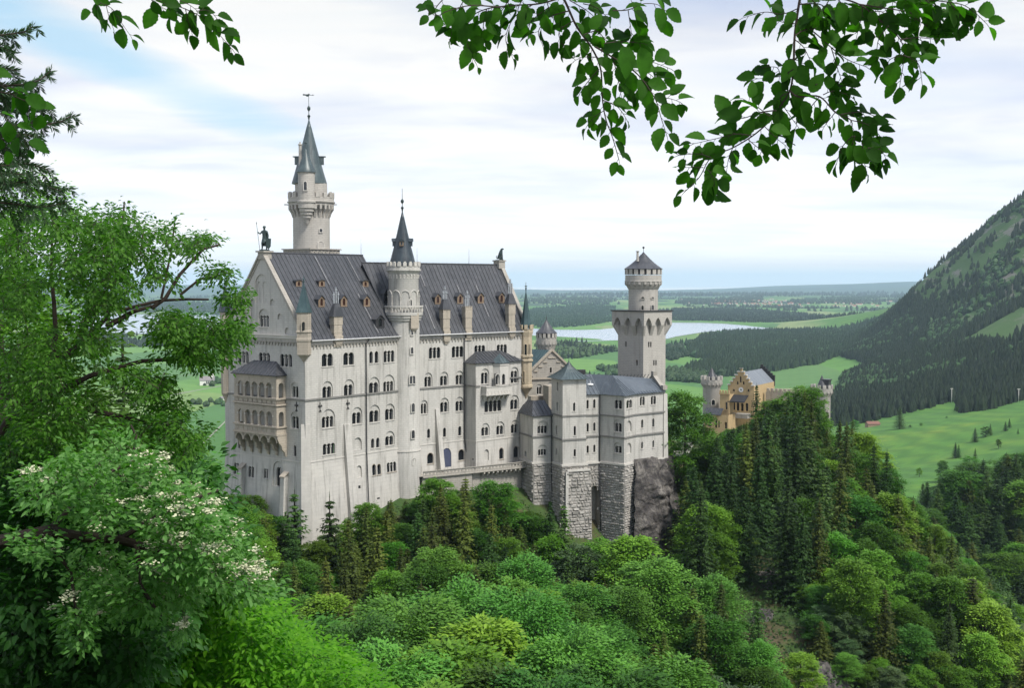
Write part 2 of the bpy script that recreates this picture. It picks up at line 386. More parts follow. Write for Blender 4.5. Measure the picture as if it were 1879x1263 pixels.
    if cm_.v: cm_.build('colonettes', TRIM, fr)
    pm = MB(); dp = d - deep + .08
    pm.face([w_.pt(a, b, dp) for a, b in ((u0 - .05, v0 - .05), (u1 + .05, v0 - .05), (u1 + .05, v1 + .05), (u0 - .05, v1 + .05))])
    pm.build('pane', glass, fr)
    return fr
class Block:
    """footprint (list of 2D corners, counter-clockwise seen from above), walls between z0 and z1; batter = how far the foot stands out"""
    def __init__(s, foot, z0, z1, batter=0.0):
        s.foot = [V2(p) for p in foot]; s.z0, s.z1 = z0, z1
        s.base = offset(s.foot, batter) if batter else s.foot
        s.walls = []; k = len(foot)
        for i in range(k):
            j = (i + 1) % k
            s.walls.append(Wall.quad((*s.base[i], z0), (*s.base[j], z0), (*s.foot[j], z1), (*s.foot[i], z1)))
    def emit(s, mb, skip=(), top=False):
        for i, w_ in enumerate(s.walls):
            if i not in skip: w_.emit(mb)
        if top: mb.face([(*p, s.z1) for p in s.foot])
def offset(foot, d):
    k = len(foot); out = []
    for i in range(k):
        a, b, c = foot[i - 1], foot[i], foot[(i + 1) % k]
        e0 = (b - a).normalized(); e1 = (c - b).normalized(); n0 = Vector((e0.y, -e0.x)); n1_ = Vector((e1.y, -e1.x))
        q = n0 + n1_; out.append(b + q * (d / max(.3, 1 + n0.dot(n1_))))
    return out
def ledge(mb, pts, z, h, out, n=None):
    """string course along an open 2D polyline pts (walls on the left hand side outward = right of direction)"""
    pts = [V2(p) for p in pts]; k = len(pts); O = []
    for i in range(k):
        if i == 0: e = (pts[1] - pts[0]).normalized(); nn_ = Vector((e.y, -e.x)); O.append(pts[0] + nn_ * out)
        elif i == k - 1: e = (pts[-1] - pts[-2]).normalized(); nn_ = Vector((e.y, -e.x)); O.append(pts[-1] + nn_ * out)
        else:
            e0 = (pts[i] - pts[i - 1]).normalized(); e1 = (pts[i + 1] - pts[i]).normalized(); n0 = Vector((e0.y, -e0.x)); n1_ = Vector((e1.y, -e1.x))
            O.append(pts[i] + (n0 + n1_) * (out / max(.3, 1 + n0.dot(n1_))))
    I = [p * 1 for p in pts]
    for i in range(k - 1):
        a, b, c, d_ = I[i], I[i + 1], O[i + 1], O[i]
        for q in ([(*d_, z), (*c, z), (*c, z + h), (*d_, z + h)], [(*d_, z + h), (*c, z + h), (*b, z + h), (*a, z + h)], [(*a, z), (*b, z), (*c, z), (*d_, z)]): mb.face(q)
    for e_, (a, d_) in enumerate(((I[0], O[0]), (I[-1], O[-1]))):
        q = [(*a, z), (*d_, z), (*d_, z + h), (*a, z + h)]; mb.face(q if e_ == 0 else q[::-1])
def teeth(mb, a, b, z, h=.5, wd=.28, step=.85, out=.22):
    a, b = V2(a), V2(b); L = (b - a).length; e = (b - a) / L; nn_ = Vector((e.y, -e.x)); k = max(1, int(L / step))
    for i in range(k):
        c = a + e * (L * (i + .5) / k)
        q = [c - e * wd / 2, c + e * wd / 2, c + e * wd / 2 + nn_ * out, c - e * wd / 2 + nn_ * out]
        q = [q[3], q[2], q[1], q[0]]
        lo = [(*(p), z - h) for p in q]; hi = [(*p, z) for p in q]; mb.hexa(lo + hi)
def frieze(mb, pts, z, out=.3, h=.28, th=.55, step=.85):
    """projecting band with the row of small corbel teeth under it"""
    ledge(mb, pts, z, h, out)
    for a, b in zip(pts, pts[1:]): teeth(mb, a, b, z, th, .30, step, out * .75)
def clipline(poly, u):
    ys = []
    for i in range(len(poly)):
        (x0, y0), (x1, y1) = poly[i], poly[(i + 1) % len(poly)]
        if (x0 - u) * (x1 - u) < 0: ys.append(y0 + (y1 - y0) * (u - x0) / (x1 - x0))
    return (min(ys), max(ys)) if len(ys) >= 2 else None
def roofplane(mb, corners, thick=.18, seam=1.05, rib=.055, ribh=.09):
    """roof slope: corners counter-clockwise from outside, first edge is the eave; standing seams as real ribs"""
    c = [Vector(p) for p in corners]; u = (c[1] - c[0]).normalized(); n_ = None
    for i in range(2, len(c)):
        q = u.cross(c[i] - c[0])
        if q.length > 1e-3: n_ = q.normalized(); break
    v = n_.cross(u); w_ = Wall(c[0], u, v, [((p - c[0]).dot(u), (p - c[0]).dot(v)) for p in c])
    mb.face(c, [(a, b) for a, b in w_.poly]); lo = [p - n_ * thick for p in c]; mb.face(list(reversed(lo)))
    for i in range(len(c)): j = (i + 1) % len(c); mb.face([lo[i], lo[j], c[j], c[i]])
    us = [p[0] for p in w_.poly]; a, b = min(us), max(us); k = int((b - a) / seam)
    for i in range(k):
        uu = a + (b - a) * (i + .5) / k; r_ = clipline(w_.poly, uu)
        if not r_ or r_[1] - r_[0] < .3: continue
        q = [w_.pt(uu + s_ * rib, vv, h_) for h_ in (0.0, ribh) for s_, vv in ((-1, r_[0]), (1, r_[0]), (1, r_[1]), (-1, r_[1]))]
        for f in ((4, 5, 6, 7), (0, 4, 7, 3), (5, 1, 2, 6), (0, 1, 5, 4)): mb.face([q[t] for t in f])
    return w_
def cone_roof(mb, c, z0, z1, r0, n=8, a0=0, curve=0.0, rr=.05, lip=.15):
    """conical / pyramidal spire with ribs; curve>0 gives a flared (bell-cast) foot"""
    K = 7; prof = []
    for i in range(K + 1):
        t = i / K; r = r0 * ((1 - t) + curve * ((1 - t) ** 3 - (1 - t))); prof.append((max(r, .0), z0 + (z1 - z0) * t))
    prof[-1] = (0.0, z1)
    mb.lathe(c, [(r0 * .9, z0 - lip)] + [(r0, z0 - lip * .6)] + prof, n, sm=n > 12, a0=a0)
    m_ = n if n <= 12 else n // 2
    for i in range(m_):
        a = a0 + 2 * math.pi * i / m_
        mb.tube([(c[0] + r * math.cos(a), c[1] + r * math.sin(a), z) for r, z in prof[:-1]], rr, 4, False)
def finial(mb, c, z, h, r=.22):
    mb.lathe(c, [(.10, z - .6), (r * .7, z), (r * 1.3, z + h * .08), (.08, z + h * .14), (.07, z + h * .26), (r * 1.3, z + h * .34), (r * 1.3, z + h * .42), (.06, z + h * .5), (.045, z + h), (0, z + h)], 8)
def merlons(mb, c, r, z, h, k, frac=.55, th=.35, a0=0, rnd=True):
    for i in range(k):
        a = a0 + 2 * math.pi * i / k; wd = 2 * math.pi * r / k * frac / 2
        ux = Vector((-math.sin(a), math.cos(a), 0)); uy = Vector((math.cos(a), math.sin(a), 0)); cc = Vector((c[0] + r * math.cos(a), c[1] + r * math.sin(a), z))
        mb.obox(cc, ux, uy, UPV, wd, th / 2, 0, h * (.75 if rnd else 1))
        if rnd: mb.obox(cc, ux, uy, UPV, wd * .62, th / 2 * .98, h * .75, h)
def ring_corbels(mb, c, r0, r1, z0, z1, k, wd=.22, a0=0):
    """radial brackets under a gallery with dark arched gaps between them"""
    for i in range(k):
        a = a0 + 2 * math.pi * i / k; d = Vector((math.cos(a), math.sin(a), 0)); t = Vector((-d.y, d.x, 0)); C0 = Vector((c[0], c[1], 0))
        pr = [(r0 - .1, z0), (r0 + .08, z0), (r0 + (r1 - r0) * .45, z0 + (z1 - z0) * .35), (r1, z0 + (z1 - z0) * .62), (r1, z1), (r0 - .1, z1)]
        A = [C0 + d * p + UPV * z - t * wd for p, z in pr]; B = [C0 + d * p + UPV * z + t * wd for p, z in pr]
        mb.face(A); mb.face(list(reversed(B)))
        for j in range(6): q = (j + 1) % 6; mb.face([A[j], B[j], B[q], A[q]])
def tangent_window(c, r, px, py, Y, parent, blind=False, n=1, mat=None, glass=None):
    """window in the side of a round tower that faces the camera along pixel column mid"""
    mid = (px[0] + px[1]) / 2; d = ray(mid, (py[0] + py[1]) / 2); d2 = Vector((d.x, d.y)).normalized(); o = V2(c)
    oc = -o; b = oc.dot(d2); disc = b * b - (o.length_squared - r * r)
    t = -b - math.sqrt(max(disc, .01)); p = d2 * t; nrm = (p - o).normalized(); u = Vector((-nrm.y, nrm.x, 0))
    w_ = Wall((p.x, p.y, 0), u, UPV, [(0, 0)]); w_.o = w_.o + w_.n * .18
    xm = mid; u0 = w_.px(px[0], (py[0] + py[1]) / 2)[0]; u1 = w_.px(px[1], (py[0] + py[1]) / 2)[0]; v1 = w_.px(xm, py[0])[1]; v0 = w_.px(xm, py[1])[1]
    mb = MB(); rr = (u1 - u0) / 2 / n; hole = arcade(u0, u1, v0, v1, n) if rr < (v1 - v0) * .9 else [(u0, v0), (u1, v0), (u1, v1), (u0, v1)]
    g = .16; bl = arcade(u0 - g, u1 + g, v0 - .15, v1 + g + (.45 if n > 1 else 0), 1) if n == 1 or blind else arcade(u0 - g, u1 + g, v0 - .15, v1 + g, n)
    f = Wall(w_.o, w_.u, w_.v, bl); f.holes = [hole]; f.emit(mb, .13)
    for i in range(len(bl)):
        p_, q_ = bl[i], bl[(i + 1) % len(bl)]; mb.face([w_.pt(*p_, -.5), w_.pt(*q_, -.5), w_.pt(*q_, 0), w_.pt(*p_, 0)])
    if n > 1:
        for k in range(1, n):
            cu_ = u0 + 2 * rr * k; mb.obox(w_.pt(cu_, v0, -.05), w_.u, w_.n, UPV, .09, .09, 0, v1 - v0 - rr)
    fr = mb.build('window', mat or TRIM, parent); pm = MB()
    pm.face([w_.pt(a, b_, -.09) for a, b_ in hole]); pm.build('pane', glass or GLASS, fr); return fr
def rusticate(name, w_, parent, bh=.55, bw=1.1, holes=(), mat=None, seed=1, prot=.32):
    """roughly dressed blocks laid in courses over wall plane w_ (poly convex), each block its own slightly tilted cushion"""
    rd = random.Random(seed); mb = MB(); vs = [p[1] for p in w_.poly]; v = min(vs); V1 = max(vs); row = 0
    while v < V1 - .1:
        hgt = bh * rd.uniform(.8, 1.4); v2 = min(v + hgt, V1)
        # extent of the polygon at mid height
        mid = (v + v2) / 2; xs = []
        for i in range(len(w_.poly)):
            (x0, y0), (x1, y1) = w_.poly[i], w_.poly[(i + 1) % len(w_.poly)]
            if (y0 - mid) * (y1 - mid) < 0: xs.append(x0 + (x1 - x0) * (mid - y0) / (y1 - y0))
        if len(xs) >= 2:
            a, b = min(xs), max(xs); u = a
            while u < b - .05:
                u2 = min(u + bw * rd.uniform(.55, 1.6), b)
                if b - u2 < .35: u2 = b
                cxy = ((u + u2) / 2, mid)
                if not any(inpoly(cxy, h) for h in holes):
                    g = rd.uniform(.04, .10); e = rd.uniform(.03, prot); k = min(.13, (u2 - u) * .25, hgt * .3)
                    lo = [w_.pt(x, y, .0) for x, y in ((u + g, v + g), (u2 - g, v + g), (u2 - g, v2 - g), (u + g, v2 - g))]
                    hi = [w_.pt(x + rd.uniform(-.04, .04), y + rd.uniform(-.03, .03), e * rd.uniform(.6, 1.3)) for x, y in ((u + g + k, v + g + k), (u2 - g - k, v + g + k), (u2 - g - k, v2 - g - k * .6), (u + g + k, v2 - g - k * .6))]
                    b0 = len(mb.v); mb.v.extend([tuple(p) for p in lo + hi])
                    for f in ((4, 5, 6, 7), (0, 1, 5, 4), (1, 2, 6, 5), (2, 3, 7, 6), (3, 0, 4, 7)):
                        mb.f.append(tuple(b0 + t for t in f)); mb.smooth.append(False); mb.uv.extend([(0, 0)] * 4)
                u = u2
        v = v2; row += 1
    return mb.build(name, mat or RUST, parent)
def dormer(rw, parent, px, py, kind='gable', fmat=None):
    """dormer on roof plane rw (Wall); px/py bounds of its front face in the photo"""
    fmat = fmat or WOOD
    base = rw.px((px[0] + px[1]) / 2, py[1]); p0 = rw.pt(*base, 0); h = Vector((rw.u.x, rw.u.y, 0)).normalized()
    nh = Vector((rw.n.x, rw.n.y, 0)).normalized(); u0 = rw.pt(*rw.px(px[0], py[1]), 0); u1 = rw.pt(*rw.px(px[1], py[1]), 0); wd = (u1 - u0).length / 2
    top = Wall(p0, h, UPV, [(0, 0)]); ht = top.px((px[0] + px[1]) / 2, py[0])[1]
    slope = math.hypot(rw.n.x, rw.n.y) / rw.n.z   # dz/dhorizontal
    run = ht / slope; eave = ht * (.62 if kind == 'gable' else .75)
    f0 = p0 + nh * .12
    D = [f0 - h * wd, f0 + h * wd]; mb = MB()
    def q(s_, z, back): return f0 + h * (wd * s_) + UPV * z - nh * back
    prof = [(-1, 0), (1, 0), (1, eave), (0, ht), (-1, eave)] if kind == 'gable' else ([(-1, 0), (1, 0), (1, eave)] + [(math.cos(R(a)), eave + (ht - eave) * math.sin(R(a))) for a in (30, 60, 90, 120, 150)] + [(-1, eave)])
    b = ht / slope + .5
    # sides
    for s_ in (-1, 1):
        pts = [q(s_, 0, 0), q(s_, 0, .1), q(s_, eave, eave / slope + .2), q(s_, eave, 0)]; mb.face(pts if s_ < 0 else pts[::-1])
    # roof of the dormer
    o_ = .18; pr = prof[2:] 
    for (s0, z0), (s1, z1) in zip(pr, pr[1:]):
        e = 1.15
        mb.face([q(s0 * e, z0 + .03, -o_), q(s1 * e, z1 + .03, -o_), q(s1 * e, z1 + .03, b), q(s0 * e, z0 + .03, b)])
        mb.face([q(s0 * e, z0 - .12, -o_), q(s1 * e, z1 - .12, -o_), q(s1 * e, z1 + .03, -o_), q(s0 * e, z0 + .03, -o_)][::-1])
    dm = mb.build('dormer', ROOF, parent)
    fm = MB(); fr = Wall(f0, h, UPV, [(wd * s_, z) for s_, z in prof]); fr.holes = [arcade(-wd * .38, wd * .38, ht * .12, ht * .70, 1)]; fr.emit(fm, .18)
    fm.build('dormer_front', fmat, dm); pm = MB(); pm.face([fr.pt(a, b_, -.15) for a, b_ in ((-wd * .5, .05), (wd * .5, .05), (wd * .5, ht * .75), (-wd * .5, ht * .75))]); pm.build('pane', RGLASS if fmat is WOOD else GLASS, dm)
    return dm
def chimney(px0, px1, ptop, pbot, Y, hdir, parent, mat=None, hood=True, flues=3, ftop=None, corbel=None, depth=1.3, crenel=False):
    """stone chimney stack standing on the eave; hdir wall direction; optional hipped hood and metal flues"""
    mat = mat or SAND; xm = (px0 + px1) / 2; c = P(xm, pbot, Y); z1 = Z(xm, ptop, Y); wd = (px1 - px0) / F * Y / 2 * 1.12
    u = Vector((hdir[0], hdir[1], 0)).normalized(); nb = Vector((u.y, -u.x, 0)); mb = MB(); H = z1 - c.z; D = depth / 2; cc = c - nb * (D - .35)
    z0 = c.z
    mb.obox(cc, u, nb, UPV, wd * .82, D * .85, -2.2, H * .55); mb.obox(cc, u, nb, UPV, wd * .88, D * .92, H * .10, H * .18)
    mb.obox(cc, u, nb, UPV, wd * .90, D * .95, H * .55, H); 
    if crenel:
        for i in range(4): mb.obox(cc + u * (wd * (-.75 + .5 * i)), u, nb, UPV, wd * .15, D * .95, H, H + .35)
    if corbel:
        zc_ = Z(xm, corbel, Y) - c.z; mb.obox(cc + nb * .25, u, nb, UPV, wd * .8, D * .9, zc_ + .9, -.1 + 0)
        for k, (s_, zz_) in enumerate(((.6, .6), (.4, .3), (.2, 0))): mb.obox(cc + nb * .2, u, nb, UPV, wd * .8 * (s_ + .2), D * s_ + .2, zc_ + zz_, zc_ + zz_ + .32)
    for i in range(5): mb.obox(cc + u * (wd * (-.8 + .4 * i)), u, nb, UPV, .09, D * 1.02, H - .5, H - .08)
    ch = mb.build('chimney', mat, parent)
    ft = H
    if hood:
        hb = MB(); a = [cc + u * (s1 * wd * 1.12) + nb * (s2 * D * 1.2) + UPV * H for s1, s2 in ((-1, 1), (1, 1), (1, -1), (-1, -1))]
        b_ = [cc + u * (s1 * wd * .45) + nb * (s2 * D * .4) + UPV * (H + 2.0 * wd) for s1, s2 in ((-1, 1), (1, 1), (1, -1), (-1, -1))]
        for i in range(4): j = (i + 1) % 4; hb.face([a[i], a[j], b_[j], b_[i]])
        hb.face(b_); hb.face(a[::-1]); hb.build('chimney_hood', ROOF, ch); ft = H + 2.0 * wd
    if ftop:
        zt = Z(xm, ftop, Y) - c.z; fb = MB()
        for i in range(flues):
            s_ = (i - (flues - 1) / 2) * wd * .42; top = zt - (abs(i - (flues - 1) / 2) * .9)
            p = cc + u * s_; z_ = p.z
            fb.lathe((p.x, p.y), [(.14, z_ + ft - .1), (.14, z_ + top - .7), (.27, z_ + top - .65), (.27, z_ + top - .45), (.14, z_ + top - .4), (.14, z_ + top - .15), (.25, z_ + top - .1), (0, z_ + top)], 8)
        fb.build('flue', FLUE, ch)
    return ch
# ------------------------------------------------------------------ the castle
def colon(px, py, p, d):
    r = ray(px, py); k = r.x / r.y; p = V2(p); d = V2(d); return (k * p.y - p.x) / (d.x - k * d.y)
def dirv(deg): return Vector((math.sin(R(deg)), math.cos(R(deg))))
s1 = dirv(38.5); w1 = Vector((-s1.y, s1.x)); s2 = dirv(47.0); w2 = Vector((-s2.y, s2.x))
D0 = 220.0
_p = P(560, 735, D0); A = V2(_p); L1, W1 = 27.0, 24.0
zE = Z(560, 622, D0); zS = Z(560, 735, D0); zB = Z(560, 850, D0); z0 = Z(560, 985, D0) - 5
Bp = A + w1 * W1; C1 = A + s1 * L1; D1 = C1 + w1 * W1
zR = Z(484, 464, D0 + 7.5)
A2 = A + s1 * colon(750, 640, A, s1); L2, W2 = 34.0, 18.0
C2 = A2 + s2 * L2; A2b = A2 - s2 * 3; D2 = C2 + w2 * W2
zR2 = Z(915, 486, (C2 + w2 * 9).y); zE2 = zE
def wmat(w_, m): w_.mat = m; return w_

pal = thing('palace_building', 'long pale limestone palace with steep dark roof, loggia and rows of arched windows', 'palace', (A.x, A.y, z0))
# --- section 1
up = Block([A, C1, D1, Bp], zB, zE); lo = Block([A, C1, D1, Bp], z0, zB, 1.15)
S1w, Ww = up.walls[0], up.walls[3]
Ww.poly = [(0, 0), (W1, 0), (W1, zE - zB), (W1 / 2, zR - zB + .35), (0, zE - zB)]
S1l, Wl = lo.walls[0], lo.walls[3]
for q in (S1w, Ww, S1l, Wl): q.mat = WALL
# west wall windows
for px, py, n, bl in (((436.7, 456.2), (645, 666.5), 3, 0), ((475, 495.3), (647.5, 669.5), 3, 0), ((514.2, 535.7), (650, 673), 3, 0),
                      ((535, 546), (709.4, 730), 2, 1), ((534.5, 546.6), (764.5, 787), 2, 1), ((539, 543.7), (817.5, 838), 1, 0), ((437, 441), (807, 823), 1, 0),
                      ((475.5, 492), (579, 600), 3, 1)):
    window(Ww, pal, px, py, n, bool(bl))
for px, py in (((447, 454.5), (573, 588)), ((458.5, 467.5), (549, 583)), ((495, 503.5), (549, 560)),
               ((509, 517.5), (575.5, 587)), ((522.5, 531.5), (601.6, 613))):
    window(Ww, pal, px, py, 0)
for px, py, n, bl in (((429, 438.6), (849.5, 871), 2, 0), ((521, 0), (0, 0), 0, 0))[:1] + (((455.5, 466), (856, 876.5), 2, 0), ((484, 492), (860.5, 878.5), 2, 0)):
    window(Wl, pal, px, py, n, bool(bl))
window(Ww, pal, (470.5, 489.5), (517, 556), 2, True, name='blind_arch', glass=WALL, slab=False, bgrow=.35, deep=.2)
dd = window(Wl, pal, (505, 515), (857, 893), 1, True, name='arched_door', glass=GLASS, slab=False, bgrow=.75)
# south wall, section 1
for px, py, n, bl in (((590.5, 610.5), (649, 672.5), 2, 0), ((630, 649.3), (647, 670), 2, 0), ((677.8, 684), (645, 667), 1, 0), ((687.6, 694), (644.5, 666.5), 1, 0), ((704, 723.5), (643.5, 665), 3, 0),
                      ((593, 609), (709.5, 731), 2, 1), ((632.5, 648.5), (706, 727), 2, 1), ((678.5, 695), (702, 722.8), 2, 1), ((704.8, 722.8), (700, 719.5), 3, 1),
                      ((592, 613.3), (764.5, 785.5), 3, 1), ((647.5, 663.2), (757, 778.5), 2, 1), ((679, 696), (753.5, 775.5), 2, 1), ((708, 723), (750.5, 771.5), 2, 1),
                      ((592.3, 614.6), (814, 834.5), 3, 0), ((680.8, 686.6), (805, 823), 1, 0), ((690.2, 696), (803.5, 822), 1, 0), ((708.3, 722.8), (800.5, 818), 2, 1)):
    window(S1w, pal, px, py, n, bool(bl))
window(S1w, pal, (649, 663.8), (803, 827), 0)
for px, py, n, bl in (((683, 689.5), (852.5, 873), 1, 0), ((692.5, 698.7), (852, 871.5), 1, 0), ((710, 727), (848.5, 866.5), 3, 0)):
    window(S1l, pal, px, py, n, bool(bl), mat=SAND)
window(S1l, pal, (654.5, 664), (854.5, 877), 0)
window(S1l, pal, (657.5, 661.8), (891.5, 897), 1, square=True, slab=False, deep=.3); window(S1l, pal, (692, 697), (913.5, 917), 1, square=True, slab=False, deep=.3)
mb = MB(); up.emit(mb, skip=(1, 2)); mb.face([(*D1, zB), (*Bp, zB), (*Bp, zE), (*D1, zE)])
east_gab = [(*C1, zE), (*D1, zE), (*((C1 + D1) / 2), zR)]; mb.face(east_gab); mb.face([(*C1, zB), (*D1, zB), (*D1, zE), (*C1, zE)])
mb.build('upper_wall', WALL, pal)
mb = MB(); lo.emit(mb, skip=(1, 2)); mb.face([(*lo.base[2], z0), (*lo.base[3], z0), (*Bp, zB), (*D1, zB)]); mb.build('foundation_wall', WALLB, pal)
# --- section 2
up2 = Block([A2b, C2, D2, A2b + w2 * W2], zB, zE2); S2w = up2.walls[0]; E2w = up2.walls[1]
E2w.poly = [(0, 0), (W2, 0), (W2, zE2 - zB), (W2 / 2, zR2 - zB + .3), (0, zE2 - zB)]
lo2 = Block([A2b, C2, D2, A2b + w2 * W2], z0 + 2, zB, .35); S2l = lo2.walls[0]
for q in (S2w, S2l): q.mat = WALL
for px, py, n, bl in (((787, 808), (637.5, 658), 3, 0), ((829, 850), (635.5, 656), 3, 0), ((870.5, 890), (633.7, 654), 3, 0), ((911.5, 930), (632.3, 651), 3, 0),
                      ((780, 792), (691.5, 710.5), 2, 1), ((808.8, 821.3), (690, 708), 2, 1), ((837.3, 849.6), (688.3, 706.3), 2, 1),
                      ((773.5, 783.3), (741, 760), 2, 1), ((809, 822.3), (738.3, 757), 2, 1), ((837, 850), (736.3, 755), 2, 1),
                      ((784, 789), (787, 804.5), 1, 0), ((813, 818.3), (785, 802.5), 1, 0), ((841, 846.3), (782.3, 800), 1, 0)):
    window(S2w, pal, px, py, n, bool(bl))
window(S2l, pal, (784, 795), (831.5, 851.5), 1, mat=SAND); window(S2l, pal, (841, 852), (825, 845), 1, mat=SAND)
window(S2l, pal, (810.8, 828), (822.5, 858), 1, name='terrace_door', glass=DOORM, slab=False, deep=.2)
mb = MB(); up2.emit(mb, skip=(3,)); mb.build('upper_wall', WALL, pal); mb = MB(); lo2.emit(mb, skip=(3,)); mb.build('foundation_wall', WALLB, pal)
# --- bay on section 2
sb = colon(853, 700, A2, s2); b0_ = A2 + s2 * sb; tb = colon(873, 700, b0_, -w2); b1_ = b0_ - w2 * tb; Lb = colon(955.5, 700, b1_, s2); b2_ = b1_ + s2 * Lb; b3_ = b2_ + w2 * tb
zBay = Z(873, 667.5, b1_.y)
bay = Block([b1_, b2_, b3_, b0_], zB, zBay); bayl = Block([b1_, b2_, b3_, b0_], z0 + 2, zB, .25); Bf = bay.walls[0]; Bfl = bayl.walls[0]
for q in (Bf, Bfl): q.mat = WALL
for px, py, n, bl in (((884, 896), (684, 705), 2, 1), ((938.5, 950), (681, 703.5), 2, 1), ((889, 920), (735, 756), 4, 0), ((937.5, 951), (733.5, 752), 2, 1),
                      ((884.5, 897), (784.5, 800.5), 2, 1), ((912, 924.3), (781.5, 798.5), 2, 1), ((938.6, 951.3), (779, 795.5), 2, 1)):
    window(Bf, pal, px, py, n, bool(bl))
window(Bfl, pal, (888.5, 897), (825, 846), 0)
window(Bfl, pal, (916, 923.7), (822.5, 843), 1, mat=SAND); window(Bfl, pal, (942.3, 951.8), (819.5, 840), 1, mat=SAND)
window(bayl.walls[3], pal, (866.5, 868.6), (842, 844.8), 1, square=True, slab=False, deep=.2)
mb = MB(); bay.emit(mb); mb.build('bay_wall', WALL, pal); mb = MB(); bayl.emit(mb); mb.build('bay_foundation_wall', WALLB, pal)
mb = MB(); o_ = offset([b1_, b2_, b3_, b0_], .5); ins = [b1_ + w2 * 3.4 + s2 * 3.2, b2_ + w2 * 3.4 - s2 * 3.2]; zt = zBay + 2.3
e = [(*p, zBay + .05) for p in o_]
roofplane(mb, [e[0], e[1], (*ins[1], zt), (*ins[0], zt)], .15, .9); roofplane(mb, [e[3], e[0], (*ins[0], zt), (*(ins[0] + w2 * 1.5), zt)], .15, .9); roofplane(mb, [e[1], e[2], (*(ins[1] + w2 * 1.5), zt), (*ins[1], zt)], .15, .9)
mb.build('bay_roof', ROOF, pal)
# polygonal oriel with balcony on the bay
oc = b1_ + s2 * colon(918, 690, b1_, s2) ; zo0, zo1 = Z(912, 708, b1_.y + 3), Z(912, 667, b1_.y + 3)
of = [oc - s2 * 2.1, oc - s2 * 1.25 - w2 * 1.3, oc + s2 * 1.25 - w2 * 1.3, oc + s2 * 2.1]
mb = MB(); ow = []
for i in range(3): ow.append(Wall.quad((*of[i], zo0), (*of[i + 1], zo0), (*of[i + 1], zo1), (*of[i], zo1)))
for w_, px in ((ow[1], (910, 916.8)), (ow[1], (921.3, 926.6))): window(w_, pal, px, (686.5, 706), 1)
for w_ in ow: w_.emit(mb)
ledge(mb, of, zo1 - .5, .35, .12); mb.build('oriel_wall', TRIM, pal)
mb = MB(); ap = oc + w2 * .3; fo = [p for p in offset(of, .3)]
for i in range(3): roofplane(mb, [(*fo[i], zo1), (*fo[i + 1], zo1), (*ap, zo1 + 2.0)], .1, .8)
mb.build('oriel_roof', ROOFC, pal)
mb = MB(); bl_ = b1_ + s2 * colon(883, 715, b1_, s2); br_ = b1_ + s2 * colon(931, 715, b1_, s2); bal = [bl_, bl_ - w2 * 1.7, oc - s2 * 1.7 - w2 * 2.0, oc + s2 * 1.6 - w2 * 2.0, br_ - w2 * .6, br_]
zb0, zb1 = Z(905, 726, b1_.y + 2), Z(905, 709, b1_.y + 2)
for i in range(5):
    a, b = bal[i], bal[i + 1]; mb.face([(*a, zb0 + .25), (*b, zb0 + .25), (*b, zb1), (*a, zb1)])
mb.face([(*p, zb0 + .25) for p in bal]); ledge(mb, bal, zb1 - .1, .16, .12); ledge(mb, bal, zb0 + .1, .3, .18)
for i in range(1, 4):
    a, b = bal[i], bal[i + 1]; k = 4
    for j in range(k): mb.obox((*(a.lerp(b, (j + .5) / k)), zb0 + .5), Vector((*(b - a).normalized(), 0)), Vector((*(Vector(((b - a).y, -(b - a).x)).normalized()), 0)), UPV, .22, .05, 0, .55)
for t in np.linspace(.08, .92, 6):
    p = bl_.lerp(br_, t); nn_ = Vector((-w2.x, -w2.y, 0)); u_ = Vector((*s2, 0))
    mb.obox((*p, zb0 + .15), u_, nn_, UPV, .22, 1.4, -.35, 0); mb.obox((*p, zb0 + .15), u_, nn_, UPV, .22, .9, -.8, -.35); mb.obox((*p, zb0 + .15), u_, nn_, UPV, .22, .5, -1.2, -.8)
mb.build('balcony', TRIM, pal)
# --- string courses and friezes
mb = MB()
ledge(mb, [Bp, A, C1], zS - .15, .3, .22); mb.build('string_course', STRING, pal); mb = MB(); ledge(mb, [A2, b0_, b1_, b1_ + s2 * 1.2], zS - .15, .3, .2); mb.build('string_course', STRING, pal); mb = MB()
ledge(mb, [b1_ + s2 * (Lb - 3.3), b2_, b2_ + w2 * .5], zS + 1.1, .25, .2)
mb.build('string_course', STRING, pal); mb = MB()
frieze(mb, [Bp + w1 * -1, A], Z(500, 628.5, D0 + 4) , .28, .25, .6, .86); frieze(mb, [A, C1], zE - 1.35, .28, .22, .6, .86); frieze(mb, [A2, C2], zE2 - 1.35, .28, .22, .6, .86)
mb.build('corbel_frieze', WALLW, pal)
mb = MB(); ledge(mb, [Bp, A, C1], zB - .12, .24, .10); mb.build('white_ledge', TRIM, pal); mb = MB(); ledge(mb, [A2, b0_, b1_, b2_], zB - .12, .24, .10); mb.build('white_ledge', TRIM, pal); mb = MB()
# gable cornice above the frieze
ledge(mb, [Bp + w1 * .3, A - s1 * 0], zE - .1, .5, .45); ledge(mb, [Bp + w1 * .3, A], zE + .4, .2, .6)
mb.build('gable_cornice', TRIM, pal)
